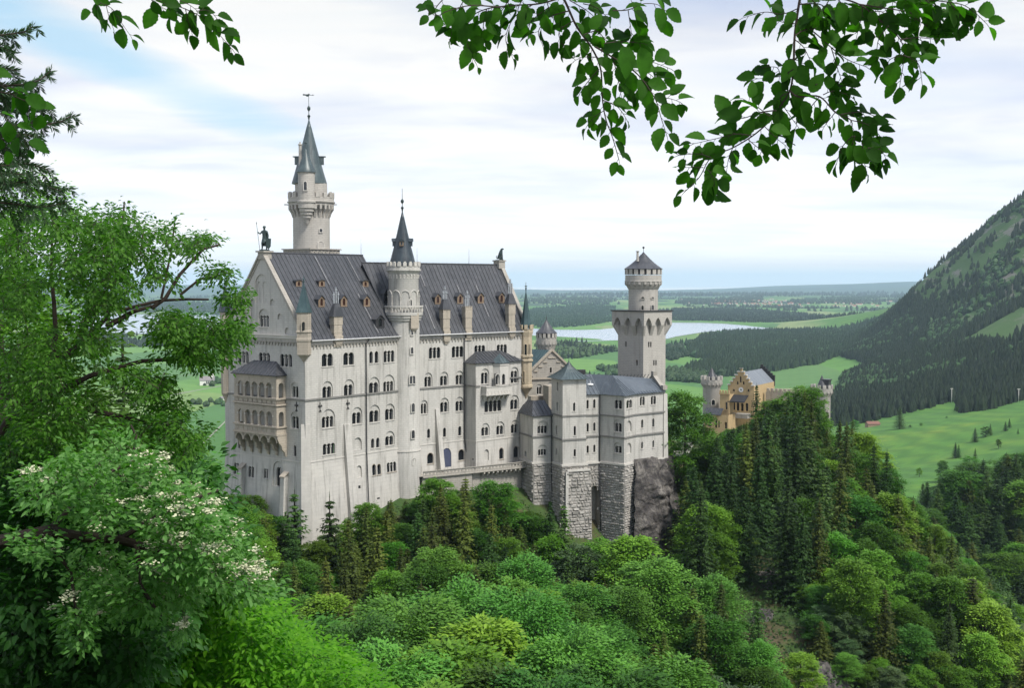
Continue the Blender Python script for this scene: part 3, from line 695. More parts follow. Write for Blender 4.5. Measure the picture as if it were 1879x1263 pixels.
# --- main roofs
mb = MB(); ov = .55; k1 = (zR - zE) / (W1 / 2); M0 = (A + Bp) / 2; M1 = (C1 + D1) / 2
def slope(mb, a, c, ma, mc, ze, zr, n_out):
    kk = (zr - ze) / (ma - a).length
    return roofplane(mb, [(*(a + n_out * ov), ze - kk * ov), (*(c + n_out * ov), ze - kk * ov), (*mc, zr), (*ma, zr)])
Rw1 = slope(mb, A + s1 * .7, C1, M0 + s1 * .7, M1, zE + .3, zR, -w1)
roofplane(mb, [(*(D1 + w1 * ov), zE - k1 * ov), (*(Bp + s1 * .7 + w1 * ov), zE - k1 * ov), (*(M0 + s1 * .7), zR), (*M1, zR)])
mb.tube([(*(M0 + s1), zR + .05), (*M1, zR + .05)], .14, 6)
mb.build('roof', ROOF, pal)
mb = MB(); M2 = C2 + w2 * 9; M2a = M2 + s2 * colon(664, 484, M2, s2)
Rw2 = slope(mb, A2b - s2 * .5, C2 - s2 * .5, M2a, M2 - s2 * .5, zE2 + .3, zR2, -w2)
roofplane(mb, [(*(D2 + w2 * ov), zE2 - .8), (*(A2b + w2 * (W2 + ov)), zE2 - .8), (*M2a, zR2), (*M2, zR2)])
mb.tube([(*M2a, zR2 + .05), (*M2, zR2 + .05)], .14, 6)
mb.build('roof', ROOF, pal)
mb = MB(); mb.tube([(*(A + s1 * 1.2 - w1 * .75), zE - .45), (*(C1 - w1 * .75), zE - .45)], .13, 6); mb.tube([(*(A2 - w2 * .75), zE2 - .45), (*(C2 - s2 * 1.5 - w2 * .75), zE2 - .45)], .13, 6)
mb.build('gutter', GUTTER, pal)
# gable copings
def coping(mb, a, b, m_, ze, zr, t, thick=.30, up_=.38, wd=.5):
    for p in (a, b):
        q0 = Vector((*p, ze)); q1 = Vector((*m_, zr)); d = (q1 - q0).normalized(); h = Vector((t.x, t.y, 0)); nn_ = d.cross(h).normalized()
        if nn_.z < 0: nn_ = -nn_
        mb.hexa([q0 - h * .15 - nn_ * thick, q0 + h * wd - nn_ * thick, q1 + h * wd - nn_ * thick, q1 - h * .15 - nn_ * thick, q0 - h * .15 + nn_ * up_, q0 + h * wd + nn_ * up_, q1 + h * wd + nn_ * up_, q1 - h * .15 + nn_ * up_])
        mb.hexa([q0 - h * .42 + nn_ * (up_ - .28), q0 + h * (wd + .1) + nn_ * (up_ - .28), q1 + h * (wd + .1) + nn_ * (up_ - .28), q1 - h * .42 + nn_ * (up_ - .28)] + [v_ + nn_ * .32 for v_ in (q0 - h * .42 + nn_ * (up_ - .28), q0 + h * (wd + .1) + nn_ * (up_ - .28), q1 + h * (wd + .1) + nn_ * (up_ - .28), q1 - h * .42 + nn_ * (up_ - .28))])
mb = MB(); coping(mb, A, Bp, M0, zE + .4, zR, s1)
mb.obox((*(M0 + s1 * .6), zR - 1.2), Vector((*s1, 0)), Vector((*w1, 0)), UPV, .95, .9, 0, 1.3); mb.obox((*(M0 + s1 * .6), zR + .1), Vector((*s1, 0)), Vector((*w1, 0)), UPV, 1.25, 1.2, 0, .3)
mb.build('gable_coping', WALLW, pal); mb = MB(); coping(mb, C2, D2, M2, zE2 + .2, zR2, -s2); mb.obox((*(M2 - s2 * .4), zR2 - .9), Vector((*s2, 0)), Vector((*w2, 0)), UPV, .95, .95, 0, 1.7); mb.obox((*(M2 - s2 * .4), zR2 + .8), Vector((*s2, 0)), Vector((*w2, 0)), UPV, 1.15, 1.15, 0, .25)
mb.build('gable_coping', WALLW, pal)
for rw, q0, q1 in ((Rw1, (575.5, 471), (606, 524)), (Rw1, (640, 471.5), (668, 540)), (Rw2, (769, 503), (781, 526)), (Rw2, (872, 524), (897, 582)), (Rw2, (838, 524), (845, 540)), (Rw1, (660, 540), (690, 612)), (Rw2, (780, 560), (797, 604))):
    a, b = rw.px(*q0), rw.px(*q1); mb = MB(); um = (a[0] + b[0]) / 2; mb.hexa([rw.pt(um + s_ * .10, v_, h_) for h_ in (.02, .14) for s_, v_ in ((-1, b[1]), (1, b[1]), (1, a[1]), (-1, a[1]))]); mb.build('flashing_strip', FLASH, pal)
# --- dormers and chimneys
for px, py, kd in (((542.5, 553), (513, 526), 'round'), ((584.5, 595.5), (513, 526), 'round'), ((665, 675.5), (513.5, 526.5), 'round'),
                   ((583.5, 595.5), (541.5, 563.5), 'gable'), ((624.5, 636.5), (541, 563), 'gable'), ((666.5, 678.5), (541, 563), 'gable')): dormer(Rw1, pal, px, py, kd)
dormer(Rw1, pal, (689, 705), (577, 602), 'gable', DARKM)
for px in ((797.5, 808.5), (838.5, 849.5), (876, 887.5), (914.5, 925.5)): dormer(Rw2, pal, px, (538 - (px[0] - 797) * .02, 558.5 - (px[0] - 797) * .02), 'gable')
dormer(Rw2, pal, (704, 712), (530, 556), 'gable', DARKM)
def depth_on(px, a, d, py=600): return (V2(a) + V2(d) * colon(px, py, a, d)).y
chimney(608, 630, 581, 615, depth_on(619, A, s1), s1, pal, ftop=527, corbel=637)
chimney(809.5, 826.5, 568, 606, depth_on(818, A2, s2), s2, pal, ftop=525, corbel=632)
chimney(850.5, 867, 565, 606, depth_on(859, A2, s2), s2, pal, ftop=533, hood=False, corbel=624, crenel=True)
chimney(929.5, 946.5, 558, 600, depth_on(938, A2, s2), s2, pal, ftop=512, corbel=622)
# --- corner turrets
def turret(cx, Y, prof_px, spire, mat, rmat, parent, n=8, a0=R(22.5), fin=True, name='corner_turret', crenel=None):
    """prof_px: list (half width px, y px) bottom to top; spire=(half width px, y0, y1)"""
    c = P(cx, prof_px[len(prof_px) // 2][1], Y); mb = MB(); k = Y / F
    mb.lathe((c.x, c.y), [(hw * k, Z(cx, y, Y)) for hw, y in prof_px], n, sm=n > 12, a0=a0)
    if crenel: merlons(mb, (c.x, c.y), crenel[0] * k, Z(cx, crenel[1], Y), (crenel[1] - crenel[2]) * k, crenel[3], .6, .35, rnd=False)
    t = mb.build(name, mat, parent); rb = MB()
    cone_roof(rb, (c.x, c.y), Z(cx, spire[1], Y), Z(cx, spire[2], Y), spire[0] * k, n, a0, curve=.12)
    if fin: finial(rb, (c.x, c.y), Z(cx, spire[2], Y), (spire[2] - fin) * k if fin is not True else 2.2)
    rb.build('spire', rmat, t); return t, c
# south-west
K_ = .84; t, c = turret(558, A.y + .3, [(h_ * K_, y_) for h_, y_ in [(2, 666), (9, 657), (17, 651), (17.6, 628), (19, 626), (19, 622), (17.4, 620), (17.4, 611), (19.4, 610), (19.4, 608), (17.4, 606), (17.4, 575), (19.4, 574), (19.4, 573)]], (16.6, 573, 517), SAND, ROOFG, pal, 4, R(37), fin=505)
tangent_window((c.x, c.y), 17.4 * K_ / F * A.y * .70, (553.8, 560.2), (591, 608), A.y, t, mat=SAND)
t, c = turret(415.5, Bp.y, [(2, 740), (6, 728), (9, 722), (10, 610), (10, 573)], (12.2, 572, 520), SAND, ROOFS, pal, 8, fin=509)
# south-east ochre turret
t, c = turret(965, C2.y - .3, [(1.5, 731), (5, 722), (9, 716), (13.5, 711), (13.5, 707), (12, 706), (12, 664), (14, 663), (14, 660), (12, 659), (12, 656), (14, 655), (14, 652), (12, 650), (12, 618), (14, 610), (14, 604)], (10.8, 600, 530), OCHRE, ROOFG, pal, 8, fin=518, crenel=(12.6, 604, 596, 8))
tangent_window((c.x, c.y), 11.3 / F * C2.y, (962.5, 966.5), (632, 652), C2.y, t, mat=OCHRE); tangent_window((c.x, c.y), 11.3 / F * C2.y, (971.5, 973), (632, 650), C2.y, t, mat=OCHRE); tangent_window((c.x, c.y), 11.3 / F * C2.y, (960, 962), (682, 702), C2.y, t, mat=OCHRE)
# --- corner pilaster, buttresses, drain pipes
mb = MB()
zt_ = Z(563, 780, A.y); cb = lo.base[0]
def slab(mb, pa, pb, za, zb_, u, nb, hw0, hw1, d0, d1):   # tapering upright between bottom point pa and top point pb
    pts = []
    for p, z, h, d in ((pa, za, hw0, d0), (pb, zb_, hw1, d1)):
        for a, b in ((-1, 1), (1, 1), (1, -.4), (-1, -.4)): q = V2(p) + V2(u) * (a * h) + V2(nb) * (b * d); pts.append((q.x, q.y, z))
    mb.hexa(pts)
slab(mb, cb + s1 * .6 + w1 * .35, A + s1 * .45 + w1 * .5, z0, zt_, (s1 - w1).normalized(), (-s1 - w1).normalized(), 1.0, .8, .9, .45)
mb.build('corner_pilaster', TRIM, pal); mb = MB()
lq = lo.base[0] + s1 * colon(651, 955, lo.base[0], s1); slab(mb, lq, A + s1 * colon(635.5, 800, A, s1), z0, Z(636, 779, 228), s1, -w1, 1.15, .78, .9, .3); mb.build('buttress', WALLB, pal); mb = MB()
_a = A2 - w2 * .5; slab(mb, _a + s2 * (colon(808, 860, _a, s2)), A2 + s2 * colon(801.5, 800, A2, s2), Z(809, 866, 246), Z(801, 752, 246), s2, -w2, .6, .5, 1.0, .3)
mb.build('buttress', WALLB, pal)
caps = []
for cxp, yt in ((447.5, 858), (525.5, 874)):
    mb = MB(); uu, vv = Wl.px(cxp, yt); hw_ = .52; dt = 1.0
    mb.hexa([Wl.pt(uu + a * hw_, v_, d_) for v_, (dn, df) in ((0, (-.3, .8)), (vv, (-.3, dt))) for a, d_ in ((-1, df), (1, df), (1, dn), (-1, dn))])
    mb.build('buttress', WALLB, pal)
    caps.append([Wl.pt(uu + a * (hw_ + .18), v_ + vv, d_) for k_ in (0, .22) for a, v_, d_ in ((-1, -.25 + k_, dt + .2), (1, -.25 + k_, dt + .2), (1, .75 + k_, -.1), (-1, .75 + k_, -.1))])
for c_ in caps: mb = MB(); mb.hexa(c_); mb.build('buttress_cap', SAND, pal)
def pipe(mb, pts, rad=.11): mb.tube(pts, rad, 6)
mb = MB(); q = A + s1 * colon(670, 640, A, s1) - w1 * .3; ql = lo.base[0] + s1 * colon(676, 920, lo.base[0], s1)
pipe(mb, [(*(q + s1 * .9), zE - .6), (*q, zE - 1.6), (*q, zB), (*(ql - w1 * .35), z0 + 4)]); mb.build('drainpipe', DARKM, pal)
mb = MB(); q = b0_ - s2 * .35 - w2 * .3; pipe(mb, [(*(q + s2 * .6), zE2 - .6), (*q, zE2 - 1.8), (*q, zB), (*(q - w2 * .3 + s2 * .9), Z(860, 858, q.y))]); mb.build('drainpipe', DARKM, pal)
# iron wall anchors
for w_, ax, ay in ((Ww, 544.5, 746), (S1w, 587, 747), (S1w, 638, 742)):
    u_, v_ = w_.px(ax, ay); mb = MB()
    mb.tube([w_.pt(u_, v_ - 1.0, .08), w_.pt(u_, v_ + .9, .08)], .07, 5)
    for s_ in (-1, 1):
        mb.tube([w_.pt(u_, v_ - .1, .08), w_.pt(u_ + s_ * .35, v_ + .3, .1), w_.pt(u_ + s_ * .45, v_ + .05, .1)], [.09, .13, .09], 5); mb.tube([w_.pt(u_, v_ - .55, .08), w_.pt(u_ + s_ * .32, v_ - .95, .08)], .06, 5)
    mb.build('wall_anchor', DARKM, pal)
# lightning rods
mb = MB()
for px_, y0_, y1_, Y in ((662.5, 470, 439, 248), (765.3, 484, 455, 252), (860.5, 486, 457, 264)): mb.tube([P(px_, y0_, Y), P(px_, y1_, Y)], .045, 5)
mb.build('lightning_rod', FLUE, pal)
# --- loggia on the west wall
tl = colon(524.5, 740, A, w1); la = A + w1 * tl; lo_d = 2.3; lb = A + w1 * 18.1
fa, fb = la - s1 * lo_d, lb - s1 * lo_d
zf = {k: Z(510, y, fa.y) for k, y in dict(roof=690, a1=704, s1=733, p0=737, p1=748, b1=757, t2=785, q0=788, q1=800, bot=800, arch=806).items()}
def loggia_level(ztop, zspr, zbot, zpar0, zpar1):
    mb = MB()
    f = Wall.quad((*fb, zpar1), (*fa, zpar1), (*fa, ztop), (*fb, ztop)); sw = Wall.quad((*fa, zpar1), (*la, zpar1), (*la, ztop), (*fa, ztop)); nw = Wall.quad((*lb, zpar1), (*fb, zpar1), (*fb, ztop), (*lb, ztop))
    Lf = (fa - fb).length; v0 = zbot - zpar1; v1 = zspr - zpar1
    for i in range(5): c_ = .85 + (Lf - 2.0) * (i + .5) / 5; hw = .82; f.cut(arcade(c_ - hw, c_ + hw, v0, v1, 1, 8))
    for w_ in (sw, nw): w_.cut(arcade(lo_d / 2 - .6, lo_d / 2 + .6, v0, v1, 1, 8))
    for w_ in (f, sw, nw): w_.emit(mb, .45)
    o = mb.build('loggia_arcade', SAND, pal); cm = MB()
    for i in range(6):
        c_ = .85 + (Lf - 2.0) * i / 5; c_ = max(.62, c_); p = f.pt(c_, v0, -.2)
        cm.lathe((p.x, p.y), [(.30, p.z), (.30, p.z + .12), (.17, p.z + .22), (.155, p.z + (v1 - v0) - 1.25), (.30, p.z + (v1 - v0) - .95), (.34, p.z + (v1 - v0) - .75)], 8, cap=True)
    cm.build('columns', TRIM, o)
    return o
loggia_level(zf['roof'], zf['a1'], zf['s1'], 0, zf['p1'])
loggia_level(zf['p0'], zf['b1'], zf['t2'], 0, zf['q1'])
mb = MB()
for za, zb_ in ((zf['s1'] - .15, .3), (zf['p1'] + .2, .32), (zf['t2'] - .2, .3), (zf['q1'] - .1, .35)): ledge(mb, [lb, fb, fa, la], za, zb_, .25)
ledge(mb, [lb, fb, fa, la], zf['roof'] - .5, .3, .1)
for zz_ in (zf['s1'] - .2, zf['t2'] - .2, zf['q1']): mb.face([(*p, zz_) for p in (fa, la, lb, fb)])
Lf = (fa - fb).length
for z_a, z_b in ((zf['p1'] + .5, zf['s1'] - .2), (zf['q1'] + .3, zf['t2'] - .25)):
    for i in range(9): q = fb + (fa - fb) * ((i + .5) / 9); mb.obox((*q, z_a), Vector((*w1, 0)), Vector((*-s1, 0)), UPV, Lf / 9 * .40, .06, .1, z_b - z_a - .1)
mb.build('loggia_parapet', SAND, pal)
mb = MB()     # curved corbel brackets with round arches between them
for i in range(6):
    c_ = fb + (fa - fb) * ((i + .02 if i else .03) / 5 * .99); tt = Vector((*w1, 0)); out = Vector((*-s1, 0)); zt_ = zf['bot']
    pr = [(0, -4.3), (.35, -4.2), (.5, -3.4), (1.1, -2.9), (1.3, -2.1), (1.9, -1.5), (2.3, -.7), (2.3, 0), (0, 0)]; c0 = Vector((*(c_ + s1 * lo_d), zt_))
    a_ = [c0 + out * p + UPV * z - tt * .27 for p, z in pr]; b_ = [c0 + out * p + UPV * z + tt * .27 for p, z in pr]; mb.face(a_); mb.face(b_[::-1])
    for j in range(len(pr)): k = (j + 1) % len(pr); mb.face([a_[j], b_[j], b_[k], a_[k]])
for i in range(5):   # arch heads
    ca = fb + (fa - fb) * (i / 5); cb_ = fb + (fa - fb) * ((i + 1) / 5); f = Wall.quad((*ca, zf['bot'] - 1.5), (*cb_, zf['bot'] - 1.5), (*cb_, zf['bot']), (*ca, zf['bot']))
    L = (cb_ - ca).length; f.poly = [(0, 0), (.22, 0)] + [(L / 2 - (L / 2 - .22) * math.cos(math.pi * t / 10), 1.15 * math.sin(math.pi * t / 10)) for t in range(1, 10)] + [(L - .22, 0), (L, 0), (L, 1.5), (0, 1.5)]
    vs, es, fs, _, _, _ = delaunay_2d_cdt([Vector(p) for p in f.poly], [(j, (j + 1) % len(f.poly)) for j in range(len(f.poly))], [], 1, 1e-5)
    for q in fs:
        cc = sum((vs[j] for j in q), Vector((0, 0))) / len(q)
        if inpoly(cc, f.poly): mb.face([f.pt(*vs[j]) for j in q])
    for t in range(1, 11):
        p, q = f.poly[t], f.poly[t + 1] if t < 10 else f.poly[11]
        mb.face([f.pt(*p), f.pt(*q), f.pt(*q, -2.2), f.pt(*p, -2.2)])
ms_ = Wall.quad((*fa, zf['bot'] - 4.0), (*la, zf['bot'] - 4.0), (*la, zf['bot']), (*fa, zf['bot'])); ms_.poly = [(lo_d, 0), (lo_d, 4.0), (0, 4.0), (0, 3.3), (.6, 2.6), (1.0, 1.9), (1.4, 1.2), (2.0, .5)]
mb.face([ms_.pt(*p) for p in ms_.poly]); mb.build('corbel_arches', SAND, pal)
mb = MB(); eo = [fb + w1 * .5 - s1 * .5, fa - w1 * .5 - s1 * .5, la - w1 * .5, lb + w1 * .5]; zr_ = zf['roof']; zt2 = zr_ + 2.5
i0, i1 = lb - w1 * 3.2, la + w1 * 2.6
roofplane(mb, [(*eo[0], zr_), (*eo[1], zr_), (*i1, zt2), (*i0, zt2)], .15, .9); roofplane(mb, [(*eo[1], zr_), (*eo[2], zr_), (*i1, zt2)], .15, .8); roofplane(mb, [(*eo[3], zr_), (*eo[0], zr_), (*i0, zt2)], .15, .8)
mb.build('loggia_roof', ROOF, pal)
# --- terrace with pierced parapet along the south foot
tp = [V2(P(776, 866, 240.6)), V2(P(868, 857, 247.0)), V2(P(966, 845, 254.6))]; zT = 151.1
mb = MB(); zT = Z(868, 857.5, 247.0)
for a, b in zip(tp, tp[1:]):
    nb = Vector(((b - a).y, -(b - a).x)).normalized(); w_ = Wall.quad((*a, zT - 1.35), (*b, zT - 1.35), (*b, zT), (*a, zT)); L = (b - a).length; k = int(L / .85)
    for i in range(k):
        c_ = L * (i + .5) / k; w_.cut([(c_ - .2, .62), (c_ + .2, .62), (c_ + .2, 1.0), (c_ - .2, 1.0)])
    w_.emit(mb, .12)
mb2 = [p for p in tp]
ledge(mb, tp, zT - .06, .16, .15); ledge(mb, tp, zT - 1.35, .2, .12)
inn = [A2 + s2 * 2, b0_, b1_, b2_, C2]
mb.face([(*p, zT - 1.1) for p in (tp[0], tp[1], b1_, b0_, A2)]); mb.face([(*p, zT - 1.1) for p in (tp[1], tp[2], C2 + s2 * 1, b2_, b1_)])
for a, b, z_ in ((tp[0], tp[1], zT - 6), (tp[1] + s2 * .6 + w2 * .6, tp[2] + w2 * 1.3, z0)):
    mb.face([(*(a + w2 * .3), z_), (*(b + w2 * .3), z_), (*(b + w2 * .3), zT - 1.3), (*(a + w2 * .3), zT - 1.3)])
for i in range(9):
    p = tp[1].lerp(tp[2], (i + 2.5) / 12); mb.obox((*(p + w2 * .6), zT - 1.35), Vector((*s2, 0)), Vector((*-w2, 0)), UPV, .2, .65, -.4, 0); mb.obox((*(p + w2 * .9), zT - 1.35), Vector((*s2, 0)), Vector((*-w2, 0)), UPV, .2, .5, -.9, -.4)
mb.build('terrace_parapet', WALLW, pal)

# ================================================================== stair tower
TY = 242.5; k = TY / F; tc_ = P(741, 600, TY)
st = thing('stair_tower', 'slender round stair tower with balcony and black spire in the middle of the palace front', 'tower', (tc_.x, tc_.y, z0))
mb = MB(); zq = lambda y: Z(741, y, TY)
prof = [(33.5, 985), (30.5, 860), (29.6, 826), (28.8, 824), (28.8, 600), (28.8, 590), (31, 588), (31, 585), (33, 583), (33, 580), (35, 578), (35, 573)]
mb.lathe((tc_.x, tc_.y), [(h * k, zq(y)) for h, y in prof], 40); mb.face([(tc_.x + 34.8 * k * math.cos(R(a)), tc_.y + 34.8 * k * math.sin(R(a)), zq(573)) for a in range(0, 360, 15)])
mb.lathe((tc_.x, tc_.y), [(27.5 * k, zq(574)), (27.5 * k, zq(503)), (30.5 * k, zq(498)), (32 * k, zq(497)), (32 * k, zq(494.5)), (30.2 * k, zq(494)), (30.2 * k, zq(489)), (28 * k, zq(489)), (24 * k, zq(489))], 40)
mb.build('shaft', WALL, st)
mb = MB(); merlons(mb, (tc_.x, tc_.y), 29.4 * k, zq(489), 8.5 * k, 18, .62, .4)
ring_corbels(mb, (tc_.x, tc_.y), 27.5 * k, 29 * k, zq(511), zq(504), 26, .12); ledge_z = zq(825.5); mb.lathe((tc_.x, tc_.y), [(29.8 * k, ledge_z - .12), (30.6 * k, ledge_z - .1), (30.6 * k, ledge_z + .1), (29 * k, ledge_z + .12)], 40)
mb.build('crenellated_parapet', TRIM, st)
mb = MB(); n_ = 10        # blind arcade of the upper drum
for i in range(n_):
    a = 2 * math.pi * (i + .3) / n_; d = Vector((math.cos(a), math.sin(a), 0)); t_ = Vector((-d.y, d.x, 0)); c = Vector((tc_.x, tc_.y, 0)) + d * (27.9 * k)
    mb.lathe((c.x + d.x * .05, c.y + d.y * .05), [(.2, zq(573)), (.12, zq(571)), (.12, zq(546)), (.22, zq(544.5)), (.24, zq(542.5))], 6)
    a2 = 2 * math.pi * (i + .8) / n_; d2 = Vector((math.cos(a2), math.sin(a2), 0)); r_ = 28.3 * k; half = math.pi / n_ * .93
    arc = [(a2 + half * math.cos(math.pi * q / 10), zq(542.5) + 1.05 * math.sin(math.pi * q / 10)) for q in range(11)]
    mb.tube([(tc_.x + r_ * math.cos(x), tc_.y + r_ * math.sin(x), z) for x, z in arc], .10, 5)
mb.build('blind_arcade', TRIM, st)
mb = MB(); r_ = 34.2 * k
for i in range(36):
    a = 2 * math.pi * i / 36; mb.lathe((tc_.x + r_ * math.cos(a), tc_.y + r_ * math.sin(a)), [(.10, zq(573)), (.17, zq(570)), (.09, zq(566)), (.14, zq(563.5))], 5)
mb.lathe((tc_.x, tc_.y), [(r_ - .18, zq(563.5)), (r_ + .2, zq(563.5)), (r_ + .2, zq(561)), (r_ - .18, zq(561)), (r_ - .18, zq(563.5))], 36, sm=False); mb.build('balustrade', TRIM, st)
mb = MB(); cone_roof(mb, (tc_.x - .2, tc_.y), zq(488), zq(384), 25 * k, 20, 0, .10, .035); sp = mb.build('spire', ROOFS, st)
mb = MB(); finial(mb, (tc_.x - .2, tc_.y), zq(384), 38 * k, .26); mb.build('finial', BRONZE, sp)
for ang in (-90, -4, 184):
    d = Vector((math.cos(R(ang)), math.sin(R(ang)), 0)); t_ = Vector((-d.y, d.x, 0)); zc_ = zq(452); r_ = 25 * k * .62; cc = Vector((tc_.x - .2, tc_.y, zc_)) + d * (r_ + .1)
    mb = MB(); mb.obox(cc - d * .5, t_, d, UPV, .42, .7, 0, 1.0); mb.hexa([cc + t_ * a + d * b + UPV * z for a, b, z in ((-.6, .35, .95), (.6, .35, .95), (.6, -1.1, 1.05), (-.6, -1.1, 1.05), (-.05, .4, 1.6), (.05, .4, 1.6), (.05, -1.1, 1.7), (-.05, -1.1, 1.7))])
    dm = mb.build('dormer', ROOFS, sp)
    if ang == -90: mb = MB(); w_ = Wall(cc + d * .22, t_, UPV, [(-.42, 0), (.42, 0), (.42, .95), (0, 1.4), (-.42, .95)]); w_.cut(arcade(-.2, .2, .15, .9, 1)); w_.emit(mb, .1); mb.build('dormer_front', WOOD, sp)
for px, py, n, bl in (((754, 758.5), (637.5, 649.5), 1, 0), ((752, 762), (690, 704.5), 2, 1), ((755.5, 761), (740.5, 756.5), 1, 0), ((755.5, 761), (790, 805), 1, 0), ((757.5, 763), (841.5, 853), 1, 0), ((754.5, 758.5), (603.5, 615), 1, 0)):
    tangent_window((tc_.x, tc_.y), 29 * k, px, py, TY, st, bool(bl), n)
tangent_window((tc_.x, tc_.y), 27.6 * k, (751, 756), (550, 561), TY, st)
# corbelled chimney-like oriel under the balcony
a_ = colon(765, 590, (tc_.x, tc_.y - 3.0), (1, 0)); mb = MB(); q = Vector((tc_.x + 2.1, tc_.y - 2.3, 0)); d = Vector((.62, -.78, 0)).normalized(); t_ = Vector((-d.y, d.x, 0))
mb.obox(Vector((q.x, q.y, zq(602))), t_, d, UPV, .95, .75, 0, zq(574) - zq(602)); 
for i_, (rr, yy) in enumerate(((.8, 604), (.6, 606), (.35, 609))): mb.obox(Vector((q.x, q.y, zq(yy))), t_, d, UPV, rr, rr * .8, 0, zq(602) - zq(yy))
mb.build('corbelled_oriel', SAND, st)

# ================================================================== main tower
MY = 259.0; k = MY / F; mc = P(571.5, 420, MY); zq = lambda y: Z(570, y, MY)
mt = thing('main_tower', 'tallest round tower with gallery, side turret and weather vane rising behind the palace ridge', 'tower', (mc.x, mc.y, z0))
mb = MB(); c2 = (mc.x, mc.y)
mb.lathe(c2, [(33.2 * k, z0), (33.2 * k, zq(399)), (33.2 * k, zq(384)), (40.5 * k, zq(378)), (40.8 * k, zq(374)), (43 * k, zq(373)), (43.5 * k, zq(371)), (41.3 * k, zq(370)), (41.3 * k, zq(363)), (38.5 * k, zq(363)), (38.5 * k, zq(368)), (29 * k, zq(368)), (29 * k, zq(337))], 44)
mb.build('shaft', TOWERST, mt)
mb = MB(); ring_corbels(mb, c2, 33.2 * k, 41 * k, zq(400), zq(376), 26, .26); mb.build('machicolation', TOWERST, mt)
for i in range(17):
    a = 2 * math.pi * i / 17; mb = MB(); hw_ = 2 * math.pi * 40 * k / 17 * .29; cc = Vector((c2[0] + 40 * k * math.cos(a), c2[1] + 40 * k * math.sin(a), zq(363) - .15)); ux, uy = Vector((-math.sin(a), math.cos(a), 0)), Vector((math.cos(a), math.sin(a), 0)); hh = 10.5 * k
    pr = [(-1, 0), (1, 0), (1, .8), (.6, .97), (0, 1.05), (-.6, .97), (-1, .8)]; A_ = [cc + ux * (hw_ * x) + UPV * (hh * y) + uy * .22 for x, y in pr]; B_ = [p - uy * .44 for p in A_]; mb.face(A_); mb.face(B_[::-1])
    for j in range(7): j2 = (j + 1) % 7; mb.face([A_[j2], A_[j], B_[j], B_[j2]])
    mb.build('merlon', TOWERST, mt)
mb = MB()
for (hw, y0_, y1_) in ((8.7 / 2, 471, 459), (9.3 / 2, 459, 457)): mb.obox((mc.x, mc.y, 0), Vector((*s1, 0)), Vector((*w1, 0)), UPV, hw, hw, zq(y0_) - (3 if y0_ == 471 else 0), zq(y1_))
for sgn, (uu, nn_) in enumerate(((s1, -w1), (w1, -s1))):   # zigzag frieze
    for i in range(16):
        a = mc.xy + uu * (-4.3 + 8.6 * i / 16) + nn_ * 4.4; b = mc.xy + uu * (-4.3 + 8.6 * (i + 1) / 16) + nn_ * 4.4; ya, yb = (469, 461) if i % 2 else (461, 469); mb.tube([(*a, zq(ya)), (*b, zq(yb))], .09, 4)
mb.build('platform', WALLW, mt)
ms2 = (mc.x - .35, mc.y); mb = MB(); cone_roof(mb, ms2, zq(337), zq(216), 31.8 * k, 22, 0, .06, .035); sp = mb.build('spire', ROOFC, mt)
mb = MB(); finial(mb, ms2, zq(216), 44 * k, .28)
zz_ = zq(174.5)
mb.tube([(ms2[0] - 1.3, ms2[1], zz_), (ms2[0] + 1.2, ms2[1], zz_ + .05)], .06, 5)
mb.lathe((ms2[0] + .9, ms2[1]), [(0, zz_ - .1), (.14, zz_ + .05), (0, zz_ + .2)], 6)
hs = [(-1.35, .25), (-1.1, .05), (-.75, .0), (-.5, -.25), (-.15, -.3), (.1, -.1), (.25, .3), (-.3, .2), (-.8, .2), (-1.1, .3)]
v_ = Wall((ms2[0], ms2[1], zz_), (1, 0, 0), (0, 0, 1), [(0, 0)])
mb.face([v_.pt(a, b, .05) for a, b in hs]); mb.face([v_.pt(a, b, -.05) for a, b in hs][::-1])
for i in range(len(hs)): j = (i + 1) % len(hs); mb.face([v_.pt(*hs[i], -.05), v_.pt(*hs[j], -.05), v_.pt(*hs[j], .05), v_.pt(*hs[i], .05)])
mb.build('weather_vane', BRONZE, sp)
for ang in (8, 172):
    d = Vector((math.cos(R(ang)), math.sin(R(ang)), 0)); t_ = Vector((-d.y, d.x, 0)); z_ = zq(302); r_ = 31.8 * k * .70; cc = Vector((ms2[0], ms2[1], z_)) + d * r_
    mb = MB(); mb.obox(cc - d * .3, t_, d, UPV, .45, .8, 0, 1.7); mb.obox(cc - d * .1, t_, d, UPV, .6, 1.0, 1.65, 1.85); mb.build('dormer', ROOFC, sp)
# side turret
ft = P(562.5, 345, MY - 4.6); fk = (MY - 4.6) / F; zf_ = lambda y: Z(562, y, MY - 4.6); fc = (ft.x, ft.y); mb = MB()
mb.lathe(fc, [(2 * fk, zf_(412)), (4 * fk, zf_(408)), (5 * fk, zf_(403)), (7, 0)][:3] + [(8 * fk, zf_(400)), (8 * fk, zf_(396)), (10.5 * fk, zf_(394)), (10.5 * fk, zf_(390)), (13 * fk, zf_(388)), (13 * fk, zf_(384)), (15.3 * fk, zf_(382)), (15.3 * fk, zf_(373)), (17 * fk, zf_(372)), (17 * fk, zf_(369)), (15.2 * fk, zf_(368)), (15.2 * fk, zf_(319)), (17 * fk, zf_(317))], 28)
tt_ = mb.build('side_turret', TOWERST, mt); mb = MB(); cone_roof(mb, (fc[0] - .1, fc[1]), zf_(316), zf_(270), 17.8 * fk, 16, 0, .12, .03); mb.lathe((fc[0] - .1, fc[1]), [(.1, zf_(272)), (.1, zf_(263)), (.34, zf_(262)), (.3, zf_(259)), (0, zf_(258.5))], 10); mb.build('turret_roof', ROOFC, tt_)
tangent_window(fc, 15.2 * fk, (557.2, 562.8), (333, 349), MY - 4.6, mt)
